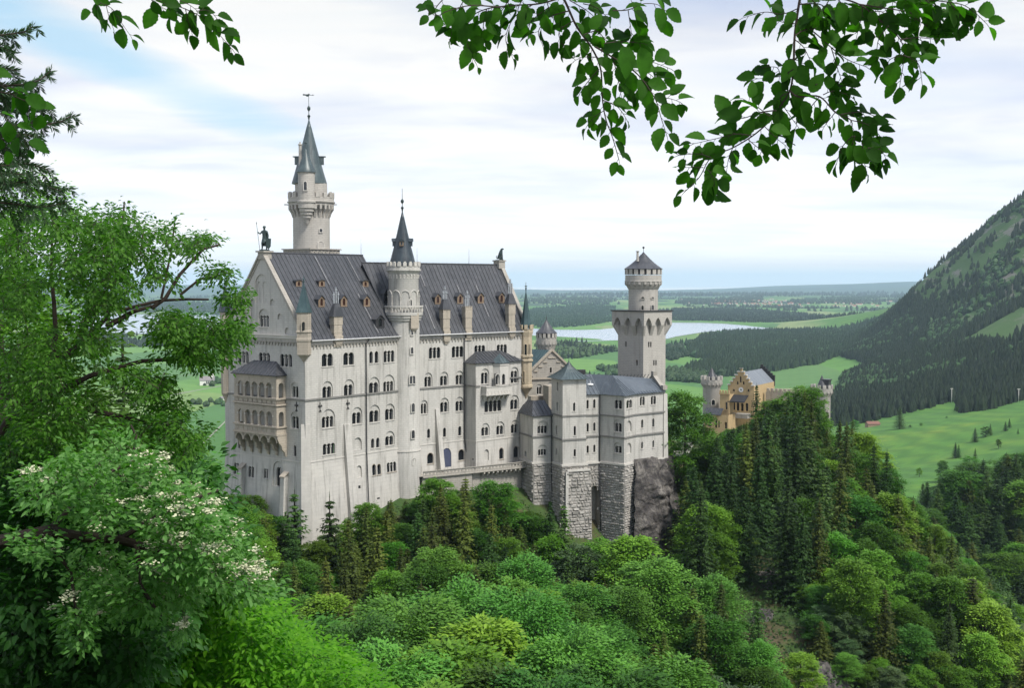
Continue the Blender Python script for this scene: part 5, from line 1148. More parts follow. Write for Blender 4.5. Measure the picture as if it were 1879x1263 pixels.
# ================================================================== gatehouse
GY = 372.0; eg = dirv(121); ng = Vector((-eg.y, eg.x)); k = GY / F
gh = thing('gatehouse', 'yellow brick gatehouse with stepped gable, clock and light zinc roof among the trees', 'gatehouse', (70, 372, 140))
gp = P(1360, 677, GY); gpk = V2(gp); zg = gp.z; zgs = Z(1360, 707.5, GY); gw_ = 4.35
g0 = gpk - eg * gw_; g1 = gpk + eg * gw_
wg = Wall.quad((*g0, 120), (*g1, 120), (*g1, zgs), (*g0, zgs)); steps = 5; sw_ = gw_ / (steps + .4); sh_ = (zg - zgs) / steps; poly = [(0, 0), (2 * gw_, 0)]
x = 2 * gw_; y = zgs - 120; poly.append((x, y))
for i in range(steps): x -= sw_; poly.append((x, y)) ; y += sh_; poly.append((x, y))
x2 = 2 * gw_ - x; poly.append((x2, y))
for i in range(steps): y -= sh_; poly.append((x2, y)); x2 -= sw_; poly.append((x2, y))
poly = [p for i, p in enumerate(poly) if i == 0 or (abs(p[0] - poly[i - 1][0]) + abs(p[1] - poly[i - 1][1])) > 1e-4]; wg.poly = poly[:-1] if abs(poly[-1][0] - poly[0][0]) < 1e-3 and abs(poly[-1][1] - poly[0][1]) < 1e-3 else poly
for px, py, n in (((1343, 1349), (738, 752.5), 1), ((1351.5, 1356.5), (739, 754), 1), ((1359.5, 1364.5), (740, 755), 1), ((1368, 1373), (740, 755), 1), ((1352, 1355), (700, 706), 1), ((1363, 1366), (700, 706), 1), ((1357.5, 1360.5), (691, 702), 1), ((1345, 1348), (714, 719), 1), ((1372, 1375), (714, 719), 1)): window(wg, gh, px, py, n, mat=BRICKY, slab=False, square=False)
mb = MB(); wg.emit(mb); bk_ = [wg.pt(*p, -.6) for p in wg.poly]; mb.face(bk_[::-1])
for i in range(2, len(wg.poly) - 1): a, b = wg.poly[i], wg.poly[i + 1]; mb.face([wg.pt(*a), wg.pt(*b), wg.pt(*b, -.6), wg.pt(*a, -.6)])
dep = ng * 20
mb.face([(*g1, 120), (*(g1 + dep), 120), (*(g1 + dep), zgs), (*g1, zgs)]); mb.face([(*g0, 120), (*g0, zgs), (*(g0 + dep), zgs), (*(g0 + dep), 120)])
mb.build('stepped_gable', BRICKY, gh)
mb = MB()
for i in range(steps + 1):
    xs_ = gw_ - i * sw_ ; zz_ = zgs + i * sh_
    for s_ in (-1, 1): mb.obox((*(gpk + eg * (s_ * (xs_ - sw_ / 2 if i < steps else 0)) - ng * 0), zz_ + (0 if i < steps else -.0)), Vector((*eg, 0)), Vector((*ng, 0)), UPV, sw_ * .62, .6, 0, .32)
mb.build('gable_coping', TRIM, gh)
mb = MB(); zgr = zg - 1.2; roofplane(mb, [(*(g1 + ng * .6), zgs - .2), (*(g1 + dep), zgs - .2), (*(gpk + dep), zgr), (*(gpk + ng * .6), zgr)], .15, 1.1); roofplane(mb, [(*(g0 + dep), zgs - .2), (*(g0 + ng * .6), zgs - .2), (*(gpk + ng * .6), zgr), (*(gpk + dep), zgr)], .15, 1.1); mb.build('roof', ROOFL, gh)
mb = MB()    # dark rear stepped gable
for i in range(6):
    t = i / 6; p = gpk + eg * (gw_ * 1.1 * t) + dep; z_ = zgr + .4 + (zgs - zgr) * t; mb.obox((*p, z_ - 2.6), Vector((*eg, 0)), Vector((*ng, 0)), UPV, gw_ / 10.5, .45, 0, 3.6)
mb.build('rear_gable', DARKM, gh)
mb = MB(); cf = wg.px(1360, 715.5); cc = wg.pt(*cf, .15); wc_ = Wall(cc, wg.u, UPV, [(0, 0)]); mb.face([wc_.pt(math.cos(R(a)) * .8, math.sin(R(a)) * .8) for a in range(0, 360, 20)]); 
ck = mb.build('clock_face', CLOCKW, gh); mb = MB()
mb.face([wc_.pt(.26 * math.cos(R(a)), .26 * math.sin(R(a)), .03) for a in range(0, 360, 45)])
for i in range(12): a = R(30 * i); mb.face([wc_.pt(r_ * math.cos(a + d), r_ * math.sin(a + d), .03) for r_, d in ((.56, -.05), (.73, -.05), (.73, .05), (.56, .05))])
for ang, ln_ in ((100, .6), (-60, .4)): a = R(ang); mb.face([wc_.pt(x_ * math.cos(a) - y_ * math.sin(a), x_ * math.sin(a) + y_ * math.cos(a), .05) for x_, y_ in ((0, -.06), (ln_, -.03), (ln_, .03), (0, .06))])
mb.build('clock_hands', DARKM, ck)
mb = MB(); h0 = V2(P(1339.5, 728, GY - 2.2)); h1 = V2(P(1375, 728, GY - 2.2)); hz = Z(1357, 723, GY); mb.hexa([(*(h0 - ng * 2.4), hz - 2.2), (*(h0 + eg * 5.6 - ng * 2.4), hz - 2.2), (*(h0 + eg * 5.6 + ng * 1.4), hz - .4), (*(h0 + ng * 1.4), hz - .4), (*(h0 - ng * 2.4), hz - 1.9), (*(h0 + eg * 5.6 - ng * 2.4), hz - 1.9), (*(h0 + eg * 5.6 + ng * 1.4), hz - .1), (*(h0 + ng * 1.4), hz - .1)]); mb.build('canopy_roof', DARKM, gh)
mb = MB(); mb.obox(P(1356, 762, GY - 2), Vector((*eg, 0)), Vector((*ng, 0)), UPV, 3.3, 1.4, -.9, .55); mb.build('balcony', WALLW, gh)
# left bay with small battlements, lower wing and lean-to roof
mb = MB(); lb_ = V2(P(1321, 740, GY - 3)); lz = Z(1330, 722, GY); bb = Block([lb_, lb_ + eg * 3.1, lb_ + eg * 3.1 + ng * 4, lb_ + ng * 4], 125, lz); window(bb.walls[0], gh, (1331, 1335), (738, 752), 1, mat=BRICKY); bb.emit(mb)
for i in range(4): mb.obox((*(lb_ + eg * (.2 + .9 * i) - ng * .1), lz), Vector((*eg, 0)), Vector((*ng, 0)), UPV, .27, .25, .3, 1.3)
mb.obox((*(lb_ + eg * 1.55), lz), Vector((*eg, 0)), Vector((*ng, 0)), UPV, 1.8, .35, 0, .35); mb.build('battlement_bay', BRICKY, gh)
mb = MB(); lw = V2(P(1292, 770, GY - 4)); wz = Z(1300, 757, GY); wb_ = Block([lw, lw + eg * 8, lw + eg * 8 + ng * 8, lw + ng * 8], 125, wz)
for px, py in (((1299, 1305), (768, 783)), ((1312, 1316), (772, 785)), ((1318, 1320.5), (772, 785)), ((1330, 1334), (775, 787))): window(wb_.walls[0], gh, px, py, 1, mat=BRICKY, slab=False)
wb_.emit(mb); mb.build('lower_wing', BRICKY, gh)
mb = MB(); roofplane(mb, [(*(lw - ng * .5 - eg * .4), wz - .1), (*(lw + eg * 5.6 - ng * .5), wz - .1), (*(lw + eg * 5.6 + ng * 2.2), wz + 1.8), (*(lw - eg * .4 + ng * 2.2), wz + 1.8)]); mb.build('lean_to_roof', ROOFS if 0 else ROOF, gh)
# curtain wall with battlements to the right
mb = MB(); cw0 = V2(P(1406, 730, GY + 5)); cw1 = V2(P(1500, 730, GY - 4)); cz = Z(1430, 722, GY); dcw = (cw1 - cw0).normalized(); L = (cw1 - cw0).length
mb.obox((*((cw0 + cw1) / 2), 120), Vector((*dcw, 0)), Vector((-dcw.y, dcw.x, 0)), UPV, L / 2, .6, 0, cz - 120)
for i in range(12): mb.obox((*(cw0 + dcw * (L * (i + .5) / 12)), cz), Vector((*dcw, 0)), Vector((-dcw.y, dcw.x, 0)), UPV, L / 12 * .3, .6, 0, 1.2)
mb.build('battlement_wall', SAND, gh)
def gtower(name, label, cx, Y, hw, ytop, ybot, ycone, conehw, seed):
    k = Y / F; c = P(cx, ytop, Y); t = thing(name, label, 'tower', (c.x, c.y, 130)); z = lambda y: Z(cx, y, Y); mb = MB(); cc = (c.x, c.y)
    mb.lathe(cc, [(hw * k, z(ybot)), (hw * k, z(ytop + 20)), ((hw + 3.6) * k, z(ytop + 13)), ((hw + 3.6) * k, z(ytop + 7)), ((hw + 2) * k, z(ytop + 7)), ((hw - 2) * k, z(ytop + 7))], 28); mb.build('shaft', TOWERST, t)
    mb = MB(); ring_corbels(mb, cc, hw * k, (hw + 4.2) * k, z(ytop + 21), z(ytop + 12), 16, .3); merlons(mb, cc, (hw + 2.8) * k, z(ytop + 7), 7 * k, 12, .6, .45, rnd=False); mb.build('crenellated_parapet', TOWERST, t)
    mb = MB(); cone_roof(mb, cc, z(ytop + 4), z(ycone), conehw * k, 16, 0, 0, .03); mb.lathe(cc, [(conehw * k * .95, z(ytop + 8)), (conehw * k * .95, z(ytop + 4))], 20); mb.build('roof', ROOF, t)
    return t, cc, k
t, cc, k_ = gtower('gate_tower', 'round limestone gate tower with battlements and dark cone roof left of the stepped gable', 1306, GY + 4, 16, 690, 830, 674, 9.5, 1)
tangent_window(cc, 16 * k_, (1306, 1312), (734, 744), GY + 4, t)
t, cc, k_ = gtower('gate_tower', 'round gate tower half hidden by trees at the right end of the gatehouse', 1508, GY - 6, 16, 706, 905, 688, 9, 2)
mb = MB(); q = P(1517, 704, GY - 6); mb.obox(q, Vector((*eg, 0)), Vector((*ng, 0)), UPV, 1.0, 1.3, -1.5, 1.0); mb.obox(q, Vector((*eg, 0)), Vector((*ng, 0)), UPV, 1.25, 1.5, 1.0, 1.35); mb.build('stair_hatch', ROOF, t)
tangent_window(cc, 16 * k_, (1500, 1505), (844, 858), GY - 6, t); mb = MB(); q = P(1504, 865, GY - 9.5); mb.obox(q, Vector((1, 0, 0)), Vector((0, 1, 0)), UPV, 1.8, 1.0, -1.2, 0); mb.build('balcony', TOWERST, t)
# ================================================================== terrain
def tps(ctrl, lam=1e-3, sc=100.0):
    c = np.array(ctrl, float); X = c[:, :2] / sc; n = len(c)
    d = np.linalg.norm(X[:, None] - X[None], axis=2); K = np.where(d > 0, d * d * np.log(d + 1e-12), 0) + lam * np.eye(n)
    Pm = np.c_[np.ones(n), X]; Amat = np.block([[K, Pm], [Pm.T, np.zeros((3, 3))]]); wv = np.linalg.solve(Amat, np.r_[c[:, 2], 0, 0, 0])
    def f(x, y):
        x = np.asarray(x, float) / sc; y = np.asarray(y, float) / sc; out = wv[n] + wv[n + 1] * x + wv[n + 2] * y
        for i in range(n):
            d2 = (x - X[i, 0]) ** 2 + (y - X[i, 1]) ** 2; out = out + wv[i] * .5 * d2 * np.log(d2 + 1e-12)
        return out
    return f
near_px = [(400, 915, 238), (480, 930, 229), (530, 965, 222), (565, 1015, 216), (600, 1010, 219), (640, 992, 224), (700, 965, 231), (750, 955, 234), (800, 922, 240), (850, 908, 245), (900, 915, 247), (925, 935, 244), (960, 960, 245),
           (1020, 1020, 242), (1080, 1150, 236), (1130, 1130, 238), (1020, 1060, 240), (1180, 1050, 246), (1230, 1010, 250), (1250, 930, 262), (1240, 826, 282), (1240, 815, 300), (1290, 810, 330), (1300, 900, 275), (1300, 1060, 238), (1400, 1100, 228),
           (1360, 830, 340), (1420, 900, 290), (1420, 1000, 255), (1500, 880, 345), (1500, 1150, 215), (1600, 1260, 205), (1500, 1000, 262), (1600, 930, 300), (1700, 1010, 272), (1800, 1110, 250), (1879, 1190, 240), (1960, 1260, 232), (1600, 1100, 240), (1700, 1200, 226)]
nc = [tuple(P(*q)) for q in near_px]
nc += [(-45, 262, 140), (-70, 250, 128), (-60, 225, 130), (-40, 190, 124), (-10, 190, 126), (20, 190, 123), (50, 185, 118), (85, 180, 105), (-30, 150, 120), (10, 150, 118), (50, 140, 104), (-60, 150, 138), (-25, 100, 138), (10, 100, 128), (45, 90, 108),
       (-22, 60, 163), (0, 60, 152), (25, 60, 138), (-14, 30, 178), (0, 30, 172), (12, 30, 166), (0, 8, 186.5), (-10, 0, 189), (0, 0, 188.3), (10, 0, 187), (0, -30, 196), (-30, 20, 186), (-60, 60, 172), (-80, 120, 160), (-50, 100, 150), (60, 20, 150), (70, 60, 118), (-60, 0, 200), (60, -30, 170),
       (-40, 330, 105), (20, 340, 120), (60, 410, 118), (100, 400, 105), (0, 400, 70), (-80, 400, 55), (60, 470, 70), (-150, 250, 70), (-150, 400, 20), (0, 520, 15), (-120, 520, 0), (100, 500, 55), (120, 330, 95), (150, 300, 80), (140, 250, 92), (120, 200, 90), (140, 420, 70)]
near_f = tps(nc, 2e-4, 100.)
far_px = [(1879, 905, 500), (1800, 912, 490), (1720, 935, 470), (1650, 1000, 450), (1879, 1130, 400), (1800, 1090, 400), (1590, 880, 800), (1600, 790, 1150), (1760, 744, 1300), (1879, 740, 1200), (1879, 830, 850), (1700, 890, 760), (1960, 730, 1200), (1960, 850, 700),
          (1560, 775, 1350), (1700, 748, 1420), (1879, 722, 1400), (1500, 752, 1500), (1660, 552, 3200), (1700, 508, 3150), (1760, 463, 3100), (1830, 403, 3000), (1879, 365, 2950), (2000, 280, 2950), (1800, 600, 2300), (1700, 640, 2300), (1879, 560, 2200), (1600, 690, 2000), (1879, 650, 1700), (1640, 600, 3000), (1700, 514, 3500), (1760, 474, 3450), (1830, 416, 3400), (1879, 378, 3350), (1642, 576, 3450), (1658, 562, 3450)]
fcx = [tuple(P(*q)) for q in far_px]
fcx += [(440, 2244, 0), (660, 2877, 0), (900, 3490, 0), (600, 2300, 4), (700, 2600, 0), (820, 3000, 0), (960, 3300, 20), (1050, 3700, 0), (1130, 4300, 0), (1046, 3445, 40), (1187, 3908, 10), (1079, 3445, 68), (1000, 3445, 18), (1250, 4286, 0), (1330, 4290, 10), (300, 1800, 0), (200, 1400, 5), (230, 1000, 20), (100, 800, 20), (0, 900, 0), (0, 1500, 0), (-400, 1000, 0), (-400, 2000, 0), (200, 2600, 0), (0, 3500, 0), (500, 3800, 0), (1000, 4800, 0), (0, 5000, 0), (1700, 4600, 150), (2600, 4000, 500), (1700, 2500, 560), (1200, 1500, 330), (800, 900, 220), (-1000, 3000, 0), (-1000, 5500, 0), (1500, 6000, 0), (500, 6000, 0), (0, 600, 0), (60, 600, 15), (-300, 600, 0), (2600, 6000, 100), (1500, 500, 500), (-1200, 700, 0), (1400, 3900, 150), (420, 500, 110)]
far_f = tps(fcx, 1e-4, 500.)
def vnoise(x, y, sc, seed=0):
    x = np.asarray(x, float) / sc + seed * 17.3; y = np.asarray(y, float) / sc + seed * 5.1; xi, yi = np.floor(x).astype(np.int64), np.floor(y).astype(np.int64); fx, fy = x - xi, y - yi; fx = fx * fx * (3 - 2 * fx); fy = fy * fy * (3 - 2 * fy)
    def h(a, b): v = np.sin(a * 127.1 + b * 311.7 + seed * 74.7) * 43758.5453; return v - np.floor(v)
    return (h(xi, yi) * (1 - fx) + h(xi + 1, yi) * fx) * (1 - fy) + (h(xi, yi + 1) * (1 - fx) + h(xi + 1, yi + 1) * fx) * fy
def fbm(x, y, sc, seed=0, o=4): return sum(vnoise(x, y, sc / 2 ** i, seed + i) / 2 ** i for i in range(o)) / (2 - 2 ** (1 - o))
def sstep(a, b, x): t = np.clip((x - a) / (b - a), 0, 1); return t * t * (3 - 2 * t)
def ground_z(x, y):
    x = np.asarray(x, float); y = np.asarray(y, float)
    r_ = np.hypot(x - 20, y - 150)
    nf = near_f(np.clip(x, -170, 170), np.clip(y, -60, 540)) ; ff = np.maximum(far_f(np.clip(x, -1500, 2700), np.clip(y, 350, 6500)) - 6.0, 0.0)
    ff = ff * (1 - sstep(4800, 6500, y)) * (1 - sstep(-100, -900, x) * 0)
    nf = nf + (fbm(x, y, 22, 3) - .5) * 5 * sstep(20, 80, np.hypot(x, y)) * (1 - .8 * np.exp(-((x - 0) ** 2 + (y - 245) ** 2) / 2 / 25 ** 2)) 
    ff = ff + (fbm(x, y, 260, 5) - .5) * 34 * sstep(60, 200, ff)
    t = sstep(400, 520, y); xl = sstep(170, 330, np.abs(x)) * (1 - t)
    ff = np.where(ff > 420, 420 + 160 * (1 - np.exp(-(ff - 420) / 160)), ff)
    z = nf * (1 - t) + ff * t; z = z * (1 - xl) + np.where(x < 0, 30 + 0 * x, np.maximum(ff, 70)) * xl
    hill = sstep(6500, 10500, y) * (1 - .55 * sstep(15000, 24000, y)) * 70 * (fbm(x, y, 2600, 9, 4) - .35) + sstep(6200, 8000, y) * 22 * (fbm(x, y, 900, 2, 3) - .4)
    rid = sstep(15000, 22000, y) * (70 * (fbm(x, y, 5000, 4, 4) - .42) + 190 * sstep(3500, 9500, x) * fbm(x, y, 7000, 8, 4) * 1.7 + 120 * sstep(-1500, -7500, x))
    z = z + np.maximum(hill, 0) + rid
    return z
# the fan of ground reaches from behind the viewer to the far hills
na = 420; rr = np.concatenate([np.linspace(3, 60, 30), np.linspace(62, 420, 190), np.geomspace(424, 5000, 260)[1:], np.geomspace(5050, 30000, 150)])
th = np.linspace(R(-75), R(75), na); RR, TH = np.meshgrid(rr, th, indexing='ij'); GX, GYY = RR * np.sin(TH), RR * np.cos(TH) - 2.0
nr = len(rr); GZ = ground_z(GX, GYY)
Vg = np.c_[GX.ravel(), GYY.ravel(), GZ.ravel()]; ii, jj = np.meshgrid(np.arange(nr - 1), np.arange(na - 1), indexing='ij'); b = (ii * na + jj).ravel(); Fg = np.c_[b, b + 1, b + na + 1, b + na]
# two materials in one: near hill soil / grass and far farmland, chosen by distance
m, n = newmat('ground_material'); geo = n.n('ShaderNodeNewGeometry'); pos = geo.outputs['Position']; sx = n.n('ShaderNodeSeparateXYZ', i0=pos)
flat = n.n('ShaderNodeCombineXYZ', i0=sx.outputs[0], i1=n.math('MULTIPLY', sx.outputs[1], .45), i2=0.0)
rot = n.n('ShaderNodeVectorRotate', I_Vector=flat.outputs[0]); rot.inputs['Angle'].default_value = .5
wob = n.noise(pos, .0012, 3); wv_ = n.n('ShaderNodeVectorMath', operation='ADD', i0=rot.outputs[0], i1=n.scalev(wob.outputs[1], (260, 260, 0)))
vor = n.n('ShaderNodeTexVoronoi', feature='F1', distance='CHEBYCHEV', I_Vector=wv_.outputs[0], I_Scale=.0042); vor.inputs['Randomness'].default_value = .8
vcol = n.n('ShaderNodeSeparateColor', i0=vor.outputs['Color'])
field = n.ramp(vcol.outputs[0], [(0, (.045, .13, .025)), (.25, (.085, .21, .038)), (.5, (.13, .26, .055)), (.72, (.062, .16, .045)), (.88, (.20, .29, .085)), (1, (.22, .26, .11))])
stripe = n.n('ShaderNodeTexWave', I_Vector=rot.outputs[0], I_Scale=.02); stripe.inputs['Distortion'].default_value = 1.5
field = n.mix(n.math('MULTIPLY', stripe.outputs['Fac'], .12), field, (.13, .22, .06)); fn = n.noise(pos, .02, 5, .6); field = n.mix(n.maprange(fn.outputs[0], .4, .7, 0, .35), field, (.05, .12, .03))
wood = n.noise(flat.outputs[0], .0016, 6, .58); far_f_ = n.maprange(sx.outputs[1], 5500, 9000)
field = n.mix(n.math('MULTIPLY', n.maprange(wood.outputs[0], .52, .54), far_f_), field, (.018, .045, .022)); field = n.mix(n.maprange(sx.outputs[1], 12000, 18000, 0, .85), field, (.05, .10, .085))  # farthest ground turns paler and bluer, distance haze put into its colour
mg = n.noise(n.scalev(pos, (1, 1, 1)), .014, 6, .6); mw = n.n('ShaderNodeTexWave', I_Vector=n.scalev(pos, (.35, 1, 1)), I_Scale=.035); mw.inputs['Distortion'].default_value = 6; mw.inputs['Detail'].default_value = 4
meadow = n.ramp(mg.outputs[0], [(.3, (.055, .14, .022)), (.5, (.075, .19, .028)), (.66, (.11, .21, .03)), (.78, (.19, .24, .03))])
mf = n.noise(n.scalev(pos, (1, 2.5, 1)), .12, 5, .7); meadow = n.mix(n.math('MULTIPLY', mw.outputs['Fac'], .5), meadow, (.035, .10, .02)); meadow = n.mix(n.maprange(mf.outputs[0], .5, .75, 0, .5), meadow, (.03, .085, .02))
field = n.mix(n.math('MULTIPLY', n.maprange(sx.outputs[2], 12, 30), n.math('LESS_THAN', sx.outputs[1], 5000)), field, meadow)
nz = n.n('ShaderNodeSeparateXYZ', i0=geo.outputs['Normal']); rn = n.noise(pos, .02, 6, .7)
soil_n = n.noise(pos, .12, 6, .6); f2 = n.noise(pos, 1.3, 5, .7)
hill = n.ramp(soil_n.outputs[0], [(.36, (.035, .075, .016)), (.50, (.05, .085, .02)), (.56, (.075, .075, .03)), (.66, (.095, .075, .042)), (.8, (.15, .13, .10))])
hill = n.mix(n.maprange(f2.outputs[0], .45, .7, 0, .7), hill, (.03, .035, .02))
mrock = n.mix(n.maprange(rn.outputs[0], .3, .6), (.05, .10, .025), (.22, .19, .165))
rb = n.noise(n.scalev(pos, (1, .6, 2.2)), .011, 7, .72); mt_ = n.mix(n.math('MULTIPLY', n.maprange(rb.outputs[0], .53, .58), n.maprange(sx.outputs[2], 90, 170)), (.05, .105, .022), (.16, .15, .13))
field = n.mix(n.math('MULTIPLY', n.maprange(sx.outputs[2], 62, 100), n.math('LESS_THAN', sx.outputs[1], 5000)), field, mt_)
c = n.mix(n.maprange(sx.outputs[1], 430, 560), hill, field)
finish(n, c, .95, f2.outputs[0], .6, .15); GROUND = m
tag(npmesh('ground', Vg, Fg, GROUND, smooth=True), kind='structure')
# ------------------------------------------------------------------ lake
m, n = newmat('lake_water'); g = n.n('ShaderNodeNewGeometry').outputs['Position']; wn = n.noise(n.scalev(g, (1, .3, 1)), .02, 4)
def _wx(b): b.inputs['IOR'].default_value = 1.33
finish(n, (.25, .32, .38), .16, wn.outputs[0], .05, .3, spec=.8, extra=_wx); WATER = m
LT = [(120, 574), (250, 575), (420, 576), (600, 580), (800, 590), (940, 601), (1010, 605), (1060, 606), (1100, 605), (1150, 600), (1235, 592.5), (1290, 593), (1330, 594.5), (1365, 597.5), (1450, 599), (1520, 601), (1560, 601)]
LBt = [(1560, 603), (1490, 603.5), (1420, 604), (1345, 606), (1290, 610), (1240, 618), (1225, 622), (1130, 625), (1060, 627), (1010, 624), (940, 615), (800, 610), (600, 607), (420, 607), (300, 612), (120, 616)]
_lp = [Pz(x, y, 0.8) for x, y in LT] + [Pz(x, y, .8) for x, y in LBt]; mb = MB()
vs, es, fs, _, _, _ = delaunay_2d_cdt([Vector((p.x, p.y)) for p in _lp], [(i, (i + 1) % len(_lp)) for i in range(len(_lp))], [], 1, 1e-3)
for f in fs:
    cc = sum((vs[j] for j in f), Vector((0, 0))) / len(f)
    if inpoly(cc, [(p.x, p.y) for p in _lp]): mb.face([(vs[j].x, vs[j].y, 1.2) for j in f])
tag(mb.build('lake', WATER), kind='structure')
# ================================================================== foliage materials
def leafmat(name, a, b, trans=.24, objvar=.38, c2=None):
    m, n = newmat(name); geo = n.n('ShaderNodeNewGeometry'); oi = n.n('ShaderNodeObjectInfo')
    f = n.math('ADD', n.math('MULTIPLY', geo.outputs['Random Per Island'], .7), n.math('MULTIPLY', oi.outputs['Random'], .3))
    c = n.mix(f, a, b); cl_ = n.noise(geo.outputs['Position'], .35, 2); c = n.mix(n.maprange(cl_.outputs[0], .35, .65, 0, .5), c, c2 or tuple(q * .62 for q in a))
    hs = n.n('ShaderNodeHueSaturation', I_Color=c); n.set(hs.inputs['Hue'], n.maprange(n.math('FRACT', n.math('MULTIPLY', oi.outputs['Random'], 7.3)), 0, 1, .470, .502)); n.set(hs.inputs['Value'], n.maprange(oi.outputs['Random'], 0, 1, 1 - objvar, 1 + objvar))
    d = n.n('ShaderNodeBsdfPrincipled', I_Base_Color=hs.outputs[0], I_Roughness=.6); d.inputs['Specular IOR Level'].default_value = .25
    t = n.n('ShaderNodeBsdfTranslucent', I_Color=n.mix(.5, hs.outputs[0], n.mix(1, hs.outputs[0], (1.6, 1.9, .6), 'MULTIPLY')))
    n.n('ShaderNodeOutputMaterial', i0=n.n('ShaderNodeMixShader', i0=trans, i1=d.outputs[0], i2=t.outputs[0]).outputs[0]); return m
LEAF_MID = leafmat('leaves_mid_green', (.036, .135, .010), (.088, .255, .020))
LEAF_BRI = leafmat('leaves_bright_green', (.070, .19, .014), (.135, .30, .028))
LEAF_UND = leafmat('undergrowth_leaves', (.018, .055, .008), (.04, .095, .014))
LEAF_EME = leafmat('leaves_emerald_green', (.045, .17, .020), (.095, .28, .036))
LEAF_GRY = leafmat('leaves_grey_green', (.055, .12, .04), (.11, .20, .08))
NEEDLE = leafmat('spruce_needles', (.024, .075, .013), (.055, .13, .024), .15)
NEEDLE_O = leafmat('olive_needles', (.045, .085, .012), (.10, .145, .022), .18)
FARN = leafmat('distant_conifers', (.010, .030, .011), (.022, .054, .016), .05)
FARL = leafmat('distant_broadleaf', (.020, .055, .016), (.042, .095, .026), .1)
BARK = plain('grey_brown_bark', (.075, .06, .048), .9, .3, 6)
BARKD = plain('dark_bark', (.035, .026, .02), .9, .3, 6)
# ------------------------------------------------------------------ generators
def rhombs(C, D, N, L, W):
    """leaf clumps: centres C, long axes D, normals N, lengths L, widths W -> verts, quads"""
    D = D / (np.linalg.norm(D, axis=1, keepdims=True) + 1e-9); S = np.cross(N, D); S = S / (np.linalg.norm(S, axis=1, keepdims=True) + 1e-9)
    L = np.asarray(L)[:, None]; W = np.asarray(W)[:, None]
    V = np.stack([C - D * L / 2, C + S * W / 2 - D * L * .08, C + D * L / 2, C - S * W / 2 - D * L * .08], 1).reshape(-1, 3); n_ = len(C)
    return V, np.arange(n_ * 4).reshape(-1, 4)
def runit(n_, r=rng): v = r.normal(size=(n_, 3)); return v / np.linalg.norm(v, axis=1, keepdims=True)
def broad_crown(seed, H=12, Rr=4.5, nl=15, nq=6000, size=.42, base=.28, flat=1.0):
    """domed crown of many small flattened leaf clumps at the limb ends, feathered outwards, with gaps between them"""
    r = np.random.default_rng(seed); nb = int(nl * 3.4); h = base + (.97 - base) * ((np.arange(nb) + .5) / nb) ** .8; a = np.arange(nb) * 2.399 + r.uniform(-.4, .4, nb)
    env = np.sqrt(np.clip(1 - ((h - .40) / .62) ** 2, .02, 1)) * (1 - .25 * np.clip(h - .55, 0, 1))
    q = Rr * env * r.uniform(.35, 1.0, nb); lr = Rr * r.uniform(.15, .33, nb) * (1.1 - .3 * h)
    lob = np.c_[q * np.cos(a), q * np.sin(a), H * h, lr]; wgt = lr ** 2; k = r.choice(nb, nq, p=wgt / wgt.sum()); n_ = runit(nq, r); n_[:, 2] = np.where(n_[:, 2] < -.2, -n_[:, 2], n_[:, 2])
    rad = lr[k] * (.60 + .50 * np.abs(r.normal(size=nq))); C = lob[k, :3] + n_ * rad[:, None] * np.array([1, 1, .55 * flat]); dr = C[:, :2] - lob[k, :2]; C[:, 2] -= .22 * (dr ** 2).sum(1) / lr[k]
    N = n_ * .45 + runit(nq, r) * .5 + np.array([0, 0, .7]); out = np.c_[np.cos(a), np.sin(a), np.zeros(nb)][k]; D = out + n_ * .8 + np.array([0, 0, -.4]) + runit(nq, r) * .5
    sel = np.linspace(0, nb - 1, nl).astype(int)
    return rhombs(C, D, N, r.uniform(.7, 1.4, nq) * size, r.uniform(.45, .8, nq) * size), lob[sel]
def tree_trunk(mb, H, lob, r0=.22, seed=0, k=7):
    rd = random.Random(seed); mb.tube([(0, 0, -2.5), (.05, 0, H * .3), (.12 * rd.uniform(-1, 1), .1, H * .6), (0, 0, H * .85)], [r0 * 1.3, r0, r0 * .6, r0 * .2], 7)
    for i in range(k):
        x, y, z, q = lob[int(i * len(lob) / k)]; zs = min(H * .75, max(H * .15, z - math.hypot(x, y) * .9)); mb.tube([(0, 0, zs), (x * .5, y * .5, (zs + z) / 2 + .2), (x, y, z)], [r0 * .45, r0 * .28, r0 * .1], 5)
